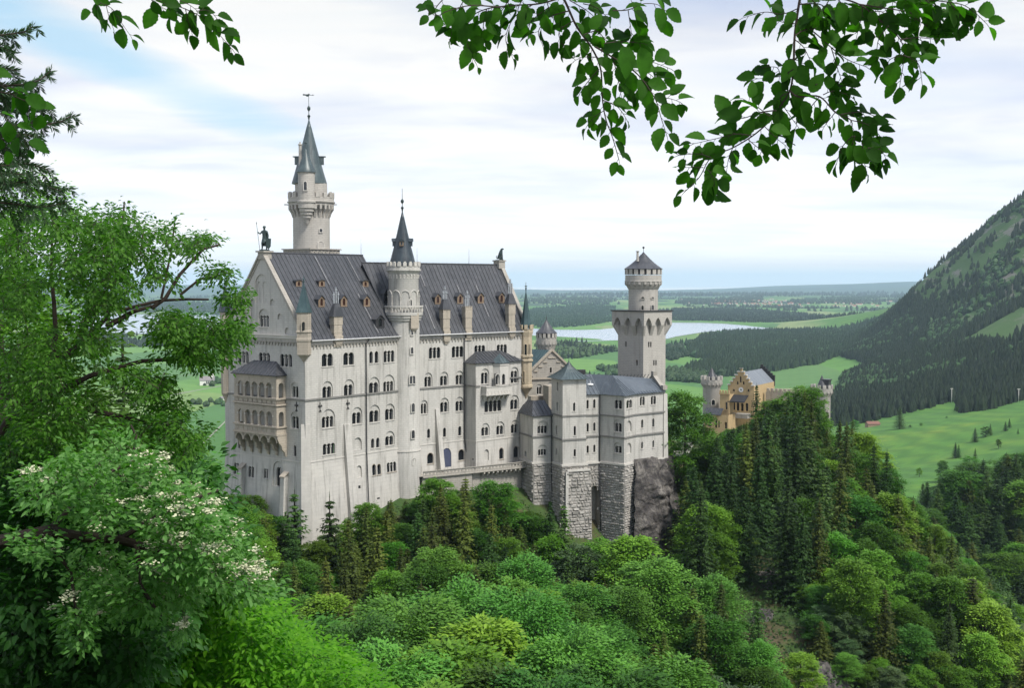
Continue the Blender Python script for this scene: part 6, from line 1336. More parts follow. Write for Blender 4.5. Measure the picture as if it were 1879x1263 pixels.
def conifer_crown(seed, H=16, Rr=3.0, whorls=34, size=.55, droop=.35, ragged=.25, base=.10, nb=8, cl=6):
    r = np.random.default_rng(seed); C = []; D = []; N = []; L = []; W = []
    for i in range(whorls):
        t = (i + r.uniform(-.3, .3)) / whorls; h = H * (base + (1 - base) * t); ln_ = Rr * (1 - t) ** .85 * r.uniform(1 - ragged, 1 + ragged * .6) + .12
        m_ = nb if t < .7 else max(4, nb - 2)
        for j in range(m_):
            a = 2 * math.pi * (j + r.uniform(-.35, .35)) / m_ + i * 1.1; l = ln_ * r.uniform(.7, 1.12); d = np.array([math.cos(a), math.sin(a), 0]); k = max(2, int(cl * l / Rr) + 1)
            for q in range(k):
                s = (q + .6) / k; p = d * (l * s) + np.array([0, 0, h - droop * l * s + .18 * l * s * s]); sd = np.array([-d[1], d[0], 0])
                for e in (-1, 1):
                    C.append(p + sd * e * .16 * l * (1.15 - s) + r.normal(size=3) * .06 * size); D.append(d * .8 + sd * e * .75 + np.array([0, 0, -.30])); N.append(np.array([0, 0, 1.0]) + r.normal(size=3) * .35); L.append(size * r.uniform(.8, 1.3)); W.append(size * r.uniform(.34, .55))
                C.append(p + np.array([0, 0, -.12 * size])); D.append(np.array([0, 0, -1.0]) + d * .5); N.append(d + r.normal(size=3) * .3); L.append(size * .8); W.append(size * .4)
    C.append(np.array([0, 0, H])); D.append(np.array([0, 0, 1.0])); N.append(np.array([0, 1.0, 0])); L.append(1.4); W.append(.14)
    return rhombs(np.array(C), np.array(D), np.array(N), np.array(L), np.array(W))
def mesh_only(name, V, Fq, mat):
    o = npmesh(name, V, Fq, mat); me = o.data; bpy.data.objects.remove(o); return me
PROTO = {}
def add_proto(key, V, Fq, mat, tb, bark, H):
    cm = mesh_only('crown', V, Fq, mat); o = tb.build('trunk', bark); tm = o.data; bpy.data.objects.remove(o); PROTO[key] = (cm, tm, H)
for i, (mat, H, Rr, sz, nq, nl, fl) in enumerate(((LEAF_MID, 12, 4.6, .50, 5200, 15, 1), (LEAF_BRI, 12, 4.2, .48, 5200, 14, 1), (LEAF_EME, 13, 5.0, .46, 7000, 18, .9), (LEAF_GRY, 10, 3.4, .42, 4000, 11, 1), (LEAF_MID, 15, 5.2, .52, 6500, 18, 1), (LEAF_BRI, 9, 3.6, .42, 4200, 11, .8), (LEAF_EME, 14, 5.6, .40, 11000, 14, 1.0), (LEAF_MID, 8, 3.8, .40, 3800, 10, .7))):
    (V, Fq), lob = broad_crown(100 + i, H, Rr, nl, int(nq * 3.2), sz * .62, .25 if i != 7 else .1, fl); tb = MB(); tree_trunk(tb, H, lob, .2, i); add_proto('b%d' % i, V, Fq, mat, tb, BARK, H)
for i, (mat, H, Rr, wh, sz, dr, rg) in enumerate(((NEEDLE, 17, 3.6, 36, .62, .35, .25), (NEEDLE_O, 16, 3.5, 34, .60, .42, .35), (NEEDLE, 20, 3.9, 40, .66, .38, .3), (NEEDLE_O, 13, 3.3, 26, .55, .3, .4), (NEEDLE, 9, 2.3, 13, .62, .05, .35))):
    V, Fq = conifer_crown(200 + i, H, Rr, wh, sz, dr, rg, nb=7 if i == 4 else 8); tb = MB(); tb.tube([(0, 0, -3), (0, 0, H * .5), (0, 0, H)], [.26, .15, .03], 7)
    add_proto('c%d' % i, V, Fq, mat, tb, BARKD, H)
TREES = []
def plant(key, x, y, z, h, wid=1.0, label=None, group=None, kind='tree', zone='', look='', name=None):
    cm, tm, H = PROTO[key]; s = h / H; e = bpy.data.objects.new(name or ('spruce_tree' if key[0] == 'c' else 'broadleaf_tree'), None); COL.objects.link(e); e.location = (x, y, z); e.rotation_euler = (0, 0, random.uniform(0, 6.28)); e.scale = (s * wid, s * wid, s); e.empty_display_size = .3
    for nm_, me in (('crown', cm), ('trunk', tm)): o = bpy.data.objects.new(nm_, me); COL.objects.link(o); o.parent = e
    e['category'] = kind
    if label: e['label'] = label
    if group: e['group'] = group
    TREES.append((e, zone, look, key)); return e
LOOK = {'b0': 'mid green leafy tree', 'b1': 'bright yellow-green leafy tree', 'b2': 'emerald green leafy tree', 'b3': 'pale grey-green leafy tree', 'b4': 'tall mid green leafy tree', 'b5': 'small light green leafy tree', 'b6': 'large emerald leafy tree', 'b7': 'low bushy green tree',
        'c0': 'dark green spruce', 'c1': 'olive brown-green spruce', 'c2': 'tall dark spruce', 'c3': 'short olive spruce', 'c4': 'thin sparse spruce'}
# treeline: highest photo row the crowns may reach at each column
TLX = [380, 400, 425, 470, 500, 525, 545, 560, 580, 610, 635, 650, 690, 720, 745, 775, 800, 850, 880, 905, 925, 940, 985, 1005, 1030, 1040, 1060, 1085, 1102, 1115, 1135, 1165, 1200, 1215, 1235, 1250, 1262, 1290, 1310, 1340, 1375, 1400, 1430, 1480, 1515, 1535, 1560, 1600, 1640, 1670, 1700, 1750, 1800, 1850, 1900, 2000]
TLY = [905, 900, 903, 915, 945, 950, 975, 1000, 990, 960, 945, 928, 925, 908, 918, 892, 884, 868, 884, 892, 900, 935, 945, 935, 940, 985, 1000, 1015, 1075, 1030, 995, 985, 1005, 1040, 1000, 905, 850, 800, 800, 785, 770, 760, 730, 712, 745, 760, 775, 800, 838, 900, 925, 968, 1025, 1085, 1110, 1150]
def tly(px): return float(np.interp(px, TLX, TLY))
rt_ = random.Random(42); placed = []
def try_plant(px, Y, hmin, hmax, keys, zone, wid=1.0, slack=0, r_=3.0, force=False):
    x = (px - CX) / F * Y / 1.0; z = float(ground_z(x, Y)); 
    if z < 20: return None
    key = rt_.choice(keys); h = rt_.uniform(hmin, hmax); dpx = r_ * F / Y * (.45 if key[0] == 'c' else .8)
    if key[0] == 'b' and ('bower' in zone or 'slope below' in zone): h *= .74
    if key[0] == 'c' and ('bower' in zone or 'shoulder' in zone): h *= 1.15
    line = max(tly(px - dpx), tly(px), tly(px + dpx)) if key[0] == 'b' else max(tly(px), tly(px - dpx * .5), tly(px + dpx * .5))
    top = z + h; py = proj((x, Y, top))[1]
    if py < line + slack: h = h - (line + slack - py) * Y / F
    if h < 3.2: return None
    if not force:
        for (a, b_, q) in placed:
            if (a - x) ** 2 + (b_ - Y) ** 2 < (q * .5 + r_ * .5) ** 2: return None
    w_ = wid * max(.95, min(1.35, (PROTO[key][2] / h) ** .5)) * rt_.uniform(.82, 1.08) * (1.2 if key[0] == 'c' else .95)
    placed.append((x, Y, r_)); return plant(key, x, Y, z - .4, h, w_, zone=zone, look=LOOK[key])
def wall_line(x):
    return np.interp(x, [-62, -56, -39, -20.5, -18, -8, 3.0, 4.5, 9, 16, 24, 27, 36], [237, 233.5, 216.5, 238.5, 239, 245, 251, 248, 245, 246.5, 246.0, 249, 256])
BL = ['b0', 'b1', 'b2', 'b3', 'b4', 'b5', 'b7']; CN = ['c0', 'c1', 'c2', 'c3']
# hand-placed ones first
def hand(px, pytop, Y, h, key, zone, wid=1.0, gz=None):
    x = (px - CX) / F * Y; top = Z(px, pytop, Y); placed.append((x, Y, 3.0)); g_ = float(ground_z(x, Y)); h = max(h, min(h * 1.8, top - g_ + .3)); return plant(key, x, Y, top - h, h, wid, zone=zone, look=LOOK[key])
hand(537, 899, 214, 11, 'c4', 'standing before the palace west corner', 1.15); hand(602, 911, 213, 10, 'c4', 'standing before the palace south wall', 1.0)
hand(1258, 722, 266, 15, 'b4', 'beside the bower wing corner', .95)
hand(1390, 706, 330, 16, 'c0', 'in front of the gatehouse balcony'); hand(1412, 748, 300, 26, 'c2', 'before the gatehouse', 1.3); hand(1345, 788, 310, 13, 'b0', 'before the gatehouse lower wing'); hand(1445, 738, 300, 24, 'c1', 'before the gatehouse wall', 1.4)
hand(1412, 748, 256, 33, 'c2', 'right of the bower wing', 1.15); hand(1383, 800, 258, 27, 'c1', 'right of the bower wing', 1.2); hand(1462, 762, 262, 30, 'c0', 'right of the bower wing', 1.2); hand(1340, 850, 250, 22, 'c2', 'right of the bower wing', 1.2); hand(1300, 900, 246, 20, 'c0', 'right of the bower wing', 1.2); hand(850, 905, 222, 16, 'c1', 'below the terrace', 1.2); hand(690, 965, 206, 20, 'c1', 'below the palace south wall', 1.2); hand(640, 985, 203, 18, 'c3', 'below the palace south wall', 1.2); hand(1035, 925, 232, 15, 'c2', 'before the rusticated foundations', 1.2); hand(905, 885, 236, 8, 'b0', 'below the terrace', 1.3); hand(800, 880, 232, 9, 'b1', 'below the terrace', 1.3); hand(1060, 1000, 224, 12, 'b3', 'before the rusticated foundations')
hand(1478, 712, 310, 22, 'b4', 'before the right gate tower', 1.15); hand(1545, 775, 300, 17, 'c1', 'right of the gatehouse'); hand(1590, 795, 290, 16, 'b1', 'right of the gatehouse')
hand(1608, 816, 268, 19, 'c0', 'on the ridge above the meadow'); hand(1632, 828, 265, 19, 'c2', 'on the ridge above the meadow'); hand(1318, 802, 290, 13, 'b2', 'before the gatehouse lower wing')
hand(1432, 733, 318, 20, 'b1', 'before the gatehouse wall', 1.1); hand(1402, 742, 322, 18, 'c1', 'before the gatehouse', 1.2); hand(1458, 742, 315, 20, 'c0', 'before the gatehouse wall', 1.3); hand(1425, 770, 295, 20, 'c1', 'before the gatehouse wall', 1.4); hand(1370, 790, 300, 14, 'b5', 'before the gatehouse', 1.2)
hand(1096, 992, 239, 8, 'b7', 'before the rusticated foundations', 1.1); hand(925, 912, 243, 7, 'b7', 'below the terrace', 1.2); hand(975, 940, 243, 8, 'b0', 'before the rusticated foundations', 1.1); hand(430, 906, 229, 8, 'b7', 'before the palace west wall'); hand(462, 910, 225, 9, 'b0', 'before the palace west wall'); hand(502, 945, 219, 9, 'b7', 'before the palace west wall'); hand(515, 965, 215, 9, 'c3', 'before the palace west wall'); hand(622, 962, 217, 8, 'b7', 'before the palace south wall'); hand(578, 992, 210, 8, 'b5', 'before the palace south wall'); hand(985, 950, 237, 10, 'b0', 'before the rusticated foundations'); hand(955, 940, 240, 9, 'b7', 'before the rusticated foundations', 1.2); hand(1075, 1035, 231, 13, 'c3', 'before the rusticated foundations', 1.1); hand(1098, 1080, 227, 11, 'b3', 'before the rusticated foundations'); hand(1125, 1030, 229, 12, 'b0', 'before the rusticated foundations'); hand(1008, 985, 231, 12, 'b4', 'before the rusticated foundations'); hand(1210, 1030, 233, 12, 'b7', 'before the rusticated foundations', 1.1)
hand(1158, 985, 222, 13, 'b1', 'before the rusticated foundations', 1.1); hand(1010, 918, 236, 13, 'c0', 'before the rusticated foundations'); hand(668, 925, 219, 9, 'b1', 'before the palace south wall')
hand(1640, 905, 250, 15, 'b1', 'on the right hill shoulder'); hand(1568, 770, 340, 15, 'c0', 'right of the gatehouse')
cnt = 0
for zone, (x0, x1), (Y0, Y1), nn_, keys, hh in (
        ('on the slope below the palace', (395, 1240), (196, 236), 145, ['b0', 'b1', 'c1', 'b4', 'c0', 'c1', 'c3', 'c1', 'b2', 'c2', 'c0'], (9, 19)),
        ('right of the bower wing', (1245, 1560), (225, 330), 100, ['c0', 'c2', 'c1', 'b0', 'c2', 'b1', 'c0', 'c2', 'c1', 'b4'], (14, 24)),
        ('on the right hill shoulder', (1560, 1900), (205, 320), 85, ['b1', 'b0', 'b1', 'b4', 'c1', 'c3', 'b2', 'c0'], (10, 19)),
        ('in the hollow below the castle', (400, 1400), (150, 198), 100, ['b2', 'b1', 'b0', 'b4', 'c1', 'b2', 'c3', 'c1', 'c0'], (12, 21)),
        ('on the steep right slope', (1350, 1900), (170, 228), 48, ['b3', 'b5', 'c3', 'b2', 'b1', 'c1'], (5, 10))):
    k = 0; tries = 0
    while k < nn_ and tries < nn_ * 14:
        tries += 1; px = rt_.uniform(x0, x1); Y = rt_.uniform(Y0, Y1)
        x_ = (px - CX) / F * Y
        if -62 < x_ < 36 and Y > wall_line(x_) - 1.5: continue     # keep off the buildings
        if 1385 < px < 1500 and 205 < Y < 246 and rt_.random() < .85: continue
        if zone.startswith('on the steep') and vnoise(x_, Y, 26, 8) > .52: continue
        if try_plant(px, Y, *hh, keys, zone, r_=3.0 if zone[0:6] != 'in the' else 3.9, wid=1.15 if zone[0:6] != 'in the' else 1.15): k += 1
# big bright crowns close below the viewer (bottom centre)
for px, py, Y, h, key in ((640, 1150, 118, 15, 'b6'), (740, 1105, 128, 15, 'b6'), (850, 1075, 138, 16, 'b6'), (960, 1100, 132, 15, 'b6'), (1040, 1160, 120, 15, 'b6'), (1120, 1235, 112, 14, 'b6'), (700, 1205, 105, 14, 'b6'), (830, 1180, 110, 15, 'b6'), (930, 1215, 104, 14, 'b6'), (560, 1130, 132, 14, 'b0'), (1250, 1215, 120, 12, 'b2'), (1340, 1245, 130, 12, 'b3'), (880, 1130, 124, 15, 'b6'), (780, 1250, 96, 13, 'b6'), (1010, 1250, 100, 14, 'b6'), (620, 1230, 96, 13, 'b6')):
    hand(px, py + rt_.uniform(-8, 14), Y, h, key if rt_.random() < .6 else rt_.choice(['b2', 'b4', 'b0', 'b1']), 'in the hollow below the viewer', rt_.uniform(.85, 1.1))
# dark belt beyond the right shoulder
k = 0
while k < 100:
    px = rt_.uniform(1665, 1960); Y = rt_.uniform(410, 530); x = (px - CX) / F * Y; z = float(ground_z(x, Y))
    if any((a - x) ** 2 + (b_ - Y) ** 2 < 16 for a, b_, q in placed): continue
    h = rt_.uniform(15, 26); top = proj((x, Y, z + h))[1]; lim = np.interp(px, [1665, 1700, 1760, 1800, 1850, 1879, 1960], [935, 885, 868, 845, 828, 800, 780])
    if top < lim: h -= (lim - top) * Y / F
    k += 1
    if h < 5: continue
    placed.append((x, Y, 3)); plant(rt_.choice(['c0', 'c2', 'c0', 'c2', 'c1', 'c0', 'b4']), x, Y, z - .5, h, 1.9, zone='in the dark belt behind the hill', look='')
    TREES[-1] = (TREES[-1][0], TREES[-1][1], LOOK[TREES[-1][3]], TREES[-1][3])
# single trees on the far meadow
def on_ground(px, py, y0=420, y1=6000):
    Ys = np.geomspace(y0, y1, 900); d = ray(px, py); X = d.x / d.y * Ys; Zr = CAMZ + d.z / d.y * Ys; g_ = ground_z(X, Ys); k = np.argmax(Zr < g_); return Vector((X[k], Ys[k], float(g_[k]))) if (Zr < g_).any() else None
for px, pyb, pyt, key, w_ in ((1651, 788, 745, 'c0', 1.7), (1753, 841, 812, 'c0', 1.5), (1759, 841, 816, 'c0', 1.4), (1779, 866, 836, 'b7', 1.2), (1789, 852, 822, 'c0', 1.2), (1789, 812, 785, 'c0', 1.6), (1809, 802, 782, 'b7', 1.0), (1817, 798, 778, 'c0', 1.5), (1845, 792, 773, 'c0', 1.5), (1852, 786, 768, 'c0', 1.4), (1868, 797, 786, 'c0', 1.3), (1690, 782, 776, 'b7', 1.2), (1670, 785, 780, 'b7', 1.2), (1737, 768, 764, 'b7', 1.2), (1832, 824, 806, 'b5', .8), (1687, 876, 858, 'b5', .8), (1730, 885, 845, 'b4', .9), (1568, 790, 770, 'b7', 1), (1755, 756, 747, 'b7', 1.2)):
    g_ = on_ground(px, pyb, 560)
    if g_ is None: continue
    h = (pyb - pyt) * g_.y / F; plant(key, g_.x, g_.y, g_.z - h * .03, h, w_ * (1.0 if key[0] == 'c' else 1.1), zone='on the sloping meadow', look=LOOK[key])
# labels for the individual trees: look, place and rank from the left
grp = {}
for e, zone, look, key in TREES: grp.setdefault((look, zone), []).append(e)
ORD = ['leftmost', 'second from the left', 'third from the left', 'fourth from the left', 'fifth from the left', 'sixth from the left', 'seventh from the left', 'eighth from the left', 'ninth from the left', 'tenth from the left', 'eleventh from the left', 'twelfth from the left', 'thirteenth from the left', 'fourteenth from the left', 'fifteenth from the left']
for (look, zone), L_ in grp.items():
    L_.sort(key=lambda e: proj(e.location)[0])
    for i, e in enumerate(L_):
        e['group'] = 'trees ' + zone; e['label'] = look + ' ' + zone if len(L_) == 1 else (look + ' ' + zone + ', ' + (ORD[i] if i < len(ORD) else 'number %d from left' % (i + 1)))
# ------------------------------------------------------------------ undergrowth of the near hill: one mass
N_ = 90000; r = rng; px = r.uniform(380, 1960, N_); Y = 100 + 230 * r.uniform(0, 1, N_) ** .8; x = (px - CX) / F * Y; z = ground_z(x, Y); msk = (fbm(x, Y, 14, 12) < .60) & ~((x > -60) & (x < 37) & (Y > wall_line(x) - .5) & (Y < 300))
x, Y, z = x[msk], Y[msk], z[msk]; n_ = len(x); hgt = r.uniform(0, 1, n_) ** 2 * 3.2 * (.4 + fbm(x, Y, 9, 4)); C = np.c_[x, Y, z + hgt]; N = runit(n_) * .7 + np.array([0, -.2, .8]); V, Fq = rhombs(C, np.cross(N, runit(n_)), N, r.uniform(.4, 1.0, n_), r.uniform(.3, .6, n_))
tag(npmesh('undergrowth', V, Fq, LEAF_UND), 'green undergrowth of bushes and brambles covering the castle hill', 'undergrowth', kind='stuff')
# ------------------------------------------------------------------ distant woods
def far_cones(X, Y, Zg, H, Rr, r, sides=6):
    n_ = len(X); rings = ((0.06, 1.0), (0.45, .62), (0.40, .78), (.75, .34), (1.0, 0.02)); a = np.linspace(0, 2 * np.pi, sides, endpoint=False)[None] + r.uniform(0, 1, n_)[:, None] * 6.28
    P_ = []
    for t, q in rings: rad = Rr[:, None] * q * r.uniform(.75, 1.25, (n_, sides)); P_.append(np.stack([X[:, None] + rad * np.cos(a), Y[:, None] + rad * np.sin(a), Zg[:, None] + (H[:, None] * t) * np.ones((1, sides))], 2))
    V = np.stack(P_, 1).reshape(-1, 3); base = (np.arange(n_) * len(rings) * sides)[:, None]; Fc = []
    for k in range(len(rings) - 1):
        for s in range(sides): Fc.append(np.c_[base[:, 0] + k * sides + s, base[:, 0] + k * sides + (s + 1) % sides, base[:, 0] + (k + 1) * sides + (s + 1) % sides, base[:, 0] + (k + 1) * sides + s])
    return V, np.concatenate(Fc)
def far_balls(X, Y, Zg, H, Rr, r):
    n_ = len(X); sides = 7; rings = ((.05, .55), (.25, .95), (.5, 1.0), (.75, .75), (.95, .3), (1.0, .02)); a = np.linspace(0, 2 * np.pi, sides, endpoint=False)[None] + r.uniform(0, 6.28, n_)[:, None]; P_ = []
    for t, q in rings: rad = Rr[:, None] * q * r.uniform(.7, 1.2, (n_, sides)); P_.append(np.stack([X[:, None] + rad * np.cos(a), Y[:, None] + rad * np.sin(a), Zg[:, None] + H[:, None] * (t + r.uniform(-.06, .06, (n_, sides)))], 2))
    V = np.stack(P_, 1).reshape(-1, 3); base = np.arange(n_) * len(rings) * sides; Fc = []
    for k in range(len(rings) - 1):
        for s in range(sides): Fc.append(np.c_[base + k * sides + s, base + k * sides + (s + 1) % sides, base + (k + 1) * sides + (s + 1) % sides, base + (k + 1) * sides + s])
    return V, np.concatenate(Fc)
def far_wood(name, X, Y, label, hmin, hmax, pb=.2, wf=.22):
    r = rng; Zg = ground_z(X, Y); n_ = len(X); H = r.uniform(hmin, hmax, n_); isb = (r.uniform(0, 1, n_) * .5 + vnoise(X, Y, 90, 6) * .5) < pb + .08
    isb &= Y > 1750
    for nm, sel, fn, mat in ((name + '_conifers', ~isb, far_cones, FARN), (name + '_broadleaf_trees', isb, far_balls, FARL)):
        if sel.sum() == 0: continue
        V, Fc = fn(X[sel], Y[sel], Zg[sel] - 1, H[sel] * (1 if fn is far_cones else .75), H[sel] * (wf if fn is far_cones else .42), r)
        tag(npmesh(nm, V, Fc, mat), label + (' of conifers' if fn is far_cones else ' of broadleaf trees'), 'wood', kind='stuff')
# mountain
N_ = 110000; r = rng; X = r.uniform(250, 2000, N_); Y = r.uniform(1250, 4300, N_); pxs = CX + F * X / Y; g_ = ground_z(X, Y)
dens = fbm(X, Y, 260, 21); dens2 = fbm(X, Y, 70, 25)
pyy = CY + F * ((CAMZ - g_) / Y * cP - sP); keep = (g_ > 14) & (pxs < 2000) & (pxs > 1380)
keep &= pyy < np.interp(pxs, [1380, 1500, 1590, 1645, 1700, 1758, 1762, 1800, 1830, 1879, 2000], [800, 790, 778, 765, 752, 737, 760, 758, 750, 736, 715])
openm = ((pxs > 1770) & (pyy < 630) & (pyy > 400 + (1879 - pxs) * .3) & (dens < .50)) | ((g_ > 150) & (dens < .45) & (pyy < 640)) | ((g_ > 160) & (dens2 < .40))
keep &= ~openm; keep &= ~((pyy < np.interp(pxs, [1640, 1680, 1730, 1790, 1850, 2000], [500, 545, 575, 610, 640, 640])) & (r.uniform(0, 1, N_) > .13 + .45 * (dens > .56))); keep &= (r.uniform(0, 1, N_) < np.clip(1.05 - (g_ / 420) * .35, .3, 1)); X, Y = X[keep], Y[keep]
far_wood('mountain_forest', X, Y, 'dark forest clothing the mountain side', 11, 22, .20, .24)
def poly_pts(poly, sp, jit=.45):
    w_ = [Pz(x, y, 0) for x, y in poly]; pl = [(p.x, p.y) for p in w_]; xs = [p[0] for p in pl]; ys = [p[1] for p in pl]
    gx, gy = np.meshgrid(np.arange(min(xs), max(xs), sp), np.arange(min(ys), max(ys), sp)); gx = gx.ravel() + rng.uniform(-jit, jit, gx.size) * sp; gy = gy.ravel() + rng.uniform(-jit, jit, gy.size) * sp
    ins = np.zeros(len(gx), bool); j = len(pl) - 1
    for i in range(len(pl)):
        (xi, yi), (xj, yj) = pl[i], pl[j]; c_ = ((yi > gy) != (yj > gy)) & (gx < (xj - xi) * (gy - yi) / (yj - yi + 1e-9) + xi); ins ^= c_; j = i
    return gx[ins], gy[ins]
def wood(name, poly, sp, label, h, pb=.2, thin=0, wf=.22):
    x, y = poly_pts(poly, sp)
    if thin: k = fbm(x, y, 180, 31) < thin; x, y = x[k], y[k]
    far_wood(name, x, y, label, h[0], h[1], pb, wf)
wood('forest_band', [(1262, 655), (1285, 622), (1330, 614), (1480, 610), (1660, 608), (1720, 612), (1680, 640), (1560, 648), (1420, 658), (1345, 668)], 13, 'dark forest south of the lake', (18, 28), .15)
wood('forest_edge', [(1262, 690), (1258, 678), (1300, 670), (1400, 664), (1545, 650), (1590, 640), (1560, 660), (1420, 682), (1340, 692)], 11, 'dark forest edge above the fields', (18, 26), .10)
wood('hedge_trees', [(1225, 700), (1228, 683), (1262, 681), (1300, 694), (1290, 704)], 12, 'clump of trees on the field right of the square tower', (14, 22), .7)
wood('shore_trees', [(985, 655), (985, 632), (1060, 630), (1134, 631), (1134, 645), (1080, 655), (1030, 662)], 17, 'trees between the lake and the bower roofs', (14, 24), .45, .52)
wood('field_trees', [(1030, 690), (1070, 680), (1134, 676), (1134, 690), (1090, 698)], 14, 'rows of trees on the field behind the bower', (14, 20), .5, .55)
wood('field_trees', [(1222, 665), (1225, 635), (1290, 626), (1262, 655)], 16, 'trees on the fields right of the square tower', (14, 24), .4, .6)
wood('north_shore_forest', [(940, 600), (940, 585), (975, 570), (1060, 566), (1130, 568), (1130, 590), (1060, 600), (1000, 602)], 24, 'blue green forest on the far shore', (16, 26), .25, .62)
wood('north_shore_forest', [(1230, 588), (1232, 572), (1330, 571), (1450, 576), (1560, 586), (1640, 592), (1560, 597), (1440, 596), (1330, 590)], 22, 'wide blue green forest behind the lake', (16, 26), .2, .75)
wood('north_shore_forest', [(150, 573), (150, 562), (300, 560), (460, 562), (460, 574), (300, 575)], 30, 'forest on the far shore behind the leafy tree', (16, 26), .2, .7)
wood('south_shore_forest', [(150, 640), (150, 618), (300, 615), (470, 612), (470, 632), (300, 636)], 17, 'trees on the near shore behind the leafy tree', (14, 22), .4, .6)
for i, pl_ in enumerate(([(940, 562), (1000, 553), (1130, 550), (1130, 558), (1000, 563)], [(1230, 560), (1260, 553), (1400, 549), (1400, 553), (1300, 562)], [(1450, 560), (1450, 552), (1660, 548), (1660, 556), (1560, 563)], [(940, 548), (1130, 541), (1400, 541), (1660, 541), (1660, 545), (1300, 547)])):
    wood('distant_forest', pl_, 60 if i < 3 else 110, 'patches of distant forest in front of the blue hills', (22, 34) if i < 3 else (30, 50), .2, .52, .5)
rq = np.random.default_rng(77); fx, fy = [], []
for _ in range(48):
    cy_ = 5800 + 8500 * rq.uniform() ** 1.2; cx_ = cy_ * rq.uniform(-.52, .42); m_ = int(rq.uniform(25, 110)); a_ = cy_ * rq.uniform(.010, .035); b_ = cy_ * rq.uniform(.006, .02); fx.append(cx_ + rq.normal(size=m_) * a_); fy.append(cy_ + rq.normal(size=m_) * b_)
fx, fy = np.concatenate(fx), np.concatenate(fy); ok_ = ~((fy < 6900) & (fx > -2600) & (fx < 1700)) | (fy > 6500); far_wood('scattered_woods', fx[ok_], fy[ok_], 'scattered copses and hedgerow woods across the far farmland', 18, 30, .3, .5)
for px, py, n_, hh in ((376, 743, 5, 13), (405, 742, 6, 14), (383, 706, 3, 9), (403, 703, 7, 16), (412, 706, 4, 14), (1650, 784, 0, 10), (1395, 690, 3, 16), (1240, 642, 4, 18)):
    g_ = Pz(px, py, 0)
    if n_: far_wood('field_trees', g_.x + rng.normal(0, 8, n_), g_.y + rng.normal(0, 22, n_), 'small group of round trees on the open field', hh * .8, hh * 1.2, 1.0)
# ------------------------------------------------------------------ village, church and farm buildings
RED = plain('red_tile_roof', (.30, .10, .06), .8); WHITE = plain('white_render', (.74, .72, .68), .8, .05)
def house(name, label, cat, c, u, l, w_, h, rh, rmat=RED, wmat_=WHITE, group=None):
    t = thing(name, label, cat, tuple(c), group); nb = Vector((-u.y, u.x, 0)); mb = MB(); c = Vector(c)
    mb.obox(c, u, nb, UPV, l, w_, -1.5, h)
    for s_ in (-1, 1): mb.face([c + u * (s_ * l) + nb * w_ + UPV * h, c + u * (s_ * l) - nb * w_ + UPV * h, c + u * (s_ * l) + UPV * (h + rh)])
    mb.build('wall', wmat_, t); mb = MB()
    for s_ in (-1, 1): 
        q = [c + u * (-l * 1.06) + nb * (s_ * w_ * 1.12) + UPV * (h - .12 * rh), c + u * (l * 1.06) + nb * (s_ * w_ * 1.12) + UPV * (h - .12 * rh), c + u * (l * 1.06) + UPV * (h + rh), c + u * (-l * 1.06) + UPV * (h + rh)]; mb.face(q); mb.face([p - UPV * .25 for p in q][::-1]); mb.face([q[0], q[0] - UPV * .25, q[1] - UPV * .25, q[1]])
    mb.build('roof', rmat, t); return t
rv = random.Random(5)
for i in range(170):
    px = rv.triangular(1245, 1490, 1370); py = 558 + rv.uniform(-6.5, 6) + abs(px - 1375) * .012; g_ = Pz(px, py, 0); g_.z = float(ground_z(g_.x, g_.y)); a = rv.uniform(0, 3.14); house('village_house', 'small white village house with red roof in the village beyond the lake', 'house', g_, Vector((math.cos(a), math.sin(a), 0)), rv.uniform(6, 11), rv.uniform(4.5, 7), 6, 4.5, group='houses of the village beyond the lake')
for i in range(26):
    px = rv.uniform(1510, 1650); py = rv.uniform(556, 565); g_ = Pz(px, py, 0); g_.z = float(ground_z(g_.x, g_.y)); a = rv.uniform(0, 3.14); house('farm_house', 'small farm house on the plain left of the mountain foot', 'house', g_, Vector((math.cos(a), math.sin(a), 0)), rv.uniform(8, 14), rv.uniform(5, 8), 7, 5, group='farms left of the mountain foot')
g_ = Pz(1432, 566, 0); g_.z = float(ground_z(g_.x, g_.y)); t = house('village_church', 'white village church with red roof and tower beyond the lake', 'church', g_, Vector((1, .2, 0)).normalized(), 20, 9, 14, 9); mb = MB(); mb.obox(g_ + Vector((8, 0, 0)), Vector((1, 0, 0)), Vector((0, 1, 0)), UPV, 4.5, 4.5, 0, 34); mb.build('bell_tower', WHITE, t); mb = MB(); cone_roof(mb, (g_.x + 8, g_.y), g_.z + 34, g_.z + 46, 6, 8, R(22.5)); mb.build('tower_roof', RED, t)
g_ = Pz(380, 707, 0); t = house('field_church', 'white church with grey roof standing alone in the fields behind the palace', 'church', g_, Vector((1, .25, 0)).normalized(), 13, 6.5, 10, 7, rmat=plain('grey_shingle_roof', (.22, .20, .20), .8)); mb = MB(); mb.obox(g_ + Vector((8, 3, 0)), Vector((1, 0, 0)), Vector((0, 1, 0)), UPV, 3, 3, 0, 21); mb.build('bell_tower', WHITE, t); mb = MB(); mb.sphere(g_ + Vector((8, 3, 22.5)), 3.2, 10, 6); mb.tube([g_ + Vector((8, 3, 25)), g_ + Vector((8, 3, 29))], .3, 5); mb.build('onion_dome', MATS['grey_shingle_roof'], t)
mb = MB()
for i in range(7): mb.obox(g_ + Vector((-11 + i * 3, -6.8, 3)), Vector((.97, .24, 0)), Vector((-.24, .97, 0)), UPV, .8, .1, 0, 5)
mb.build('windows', GLASS, t)
g_ = on_ground(1601, 783, 560)
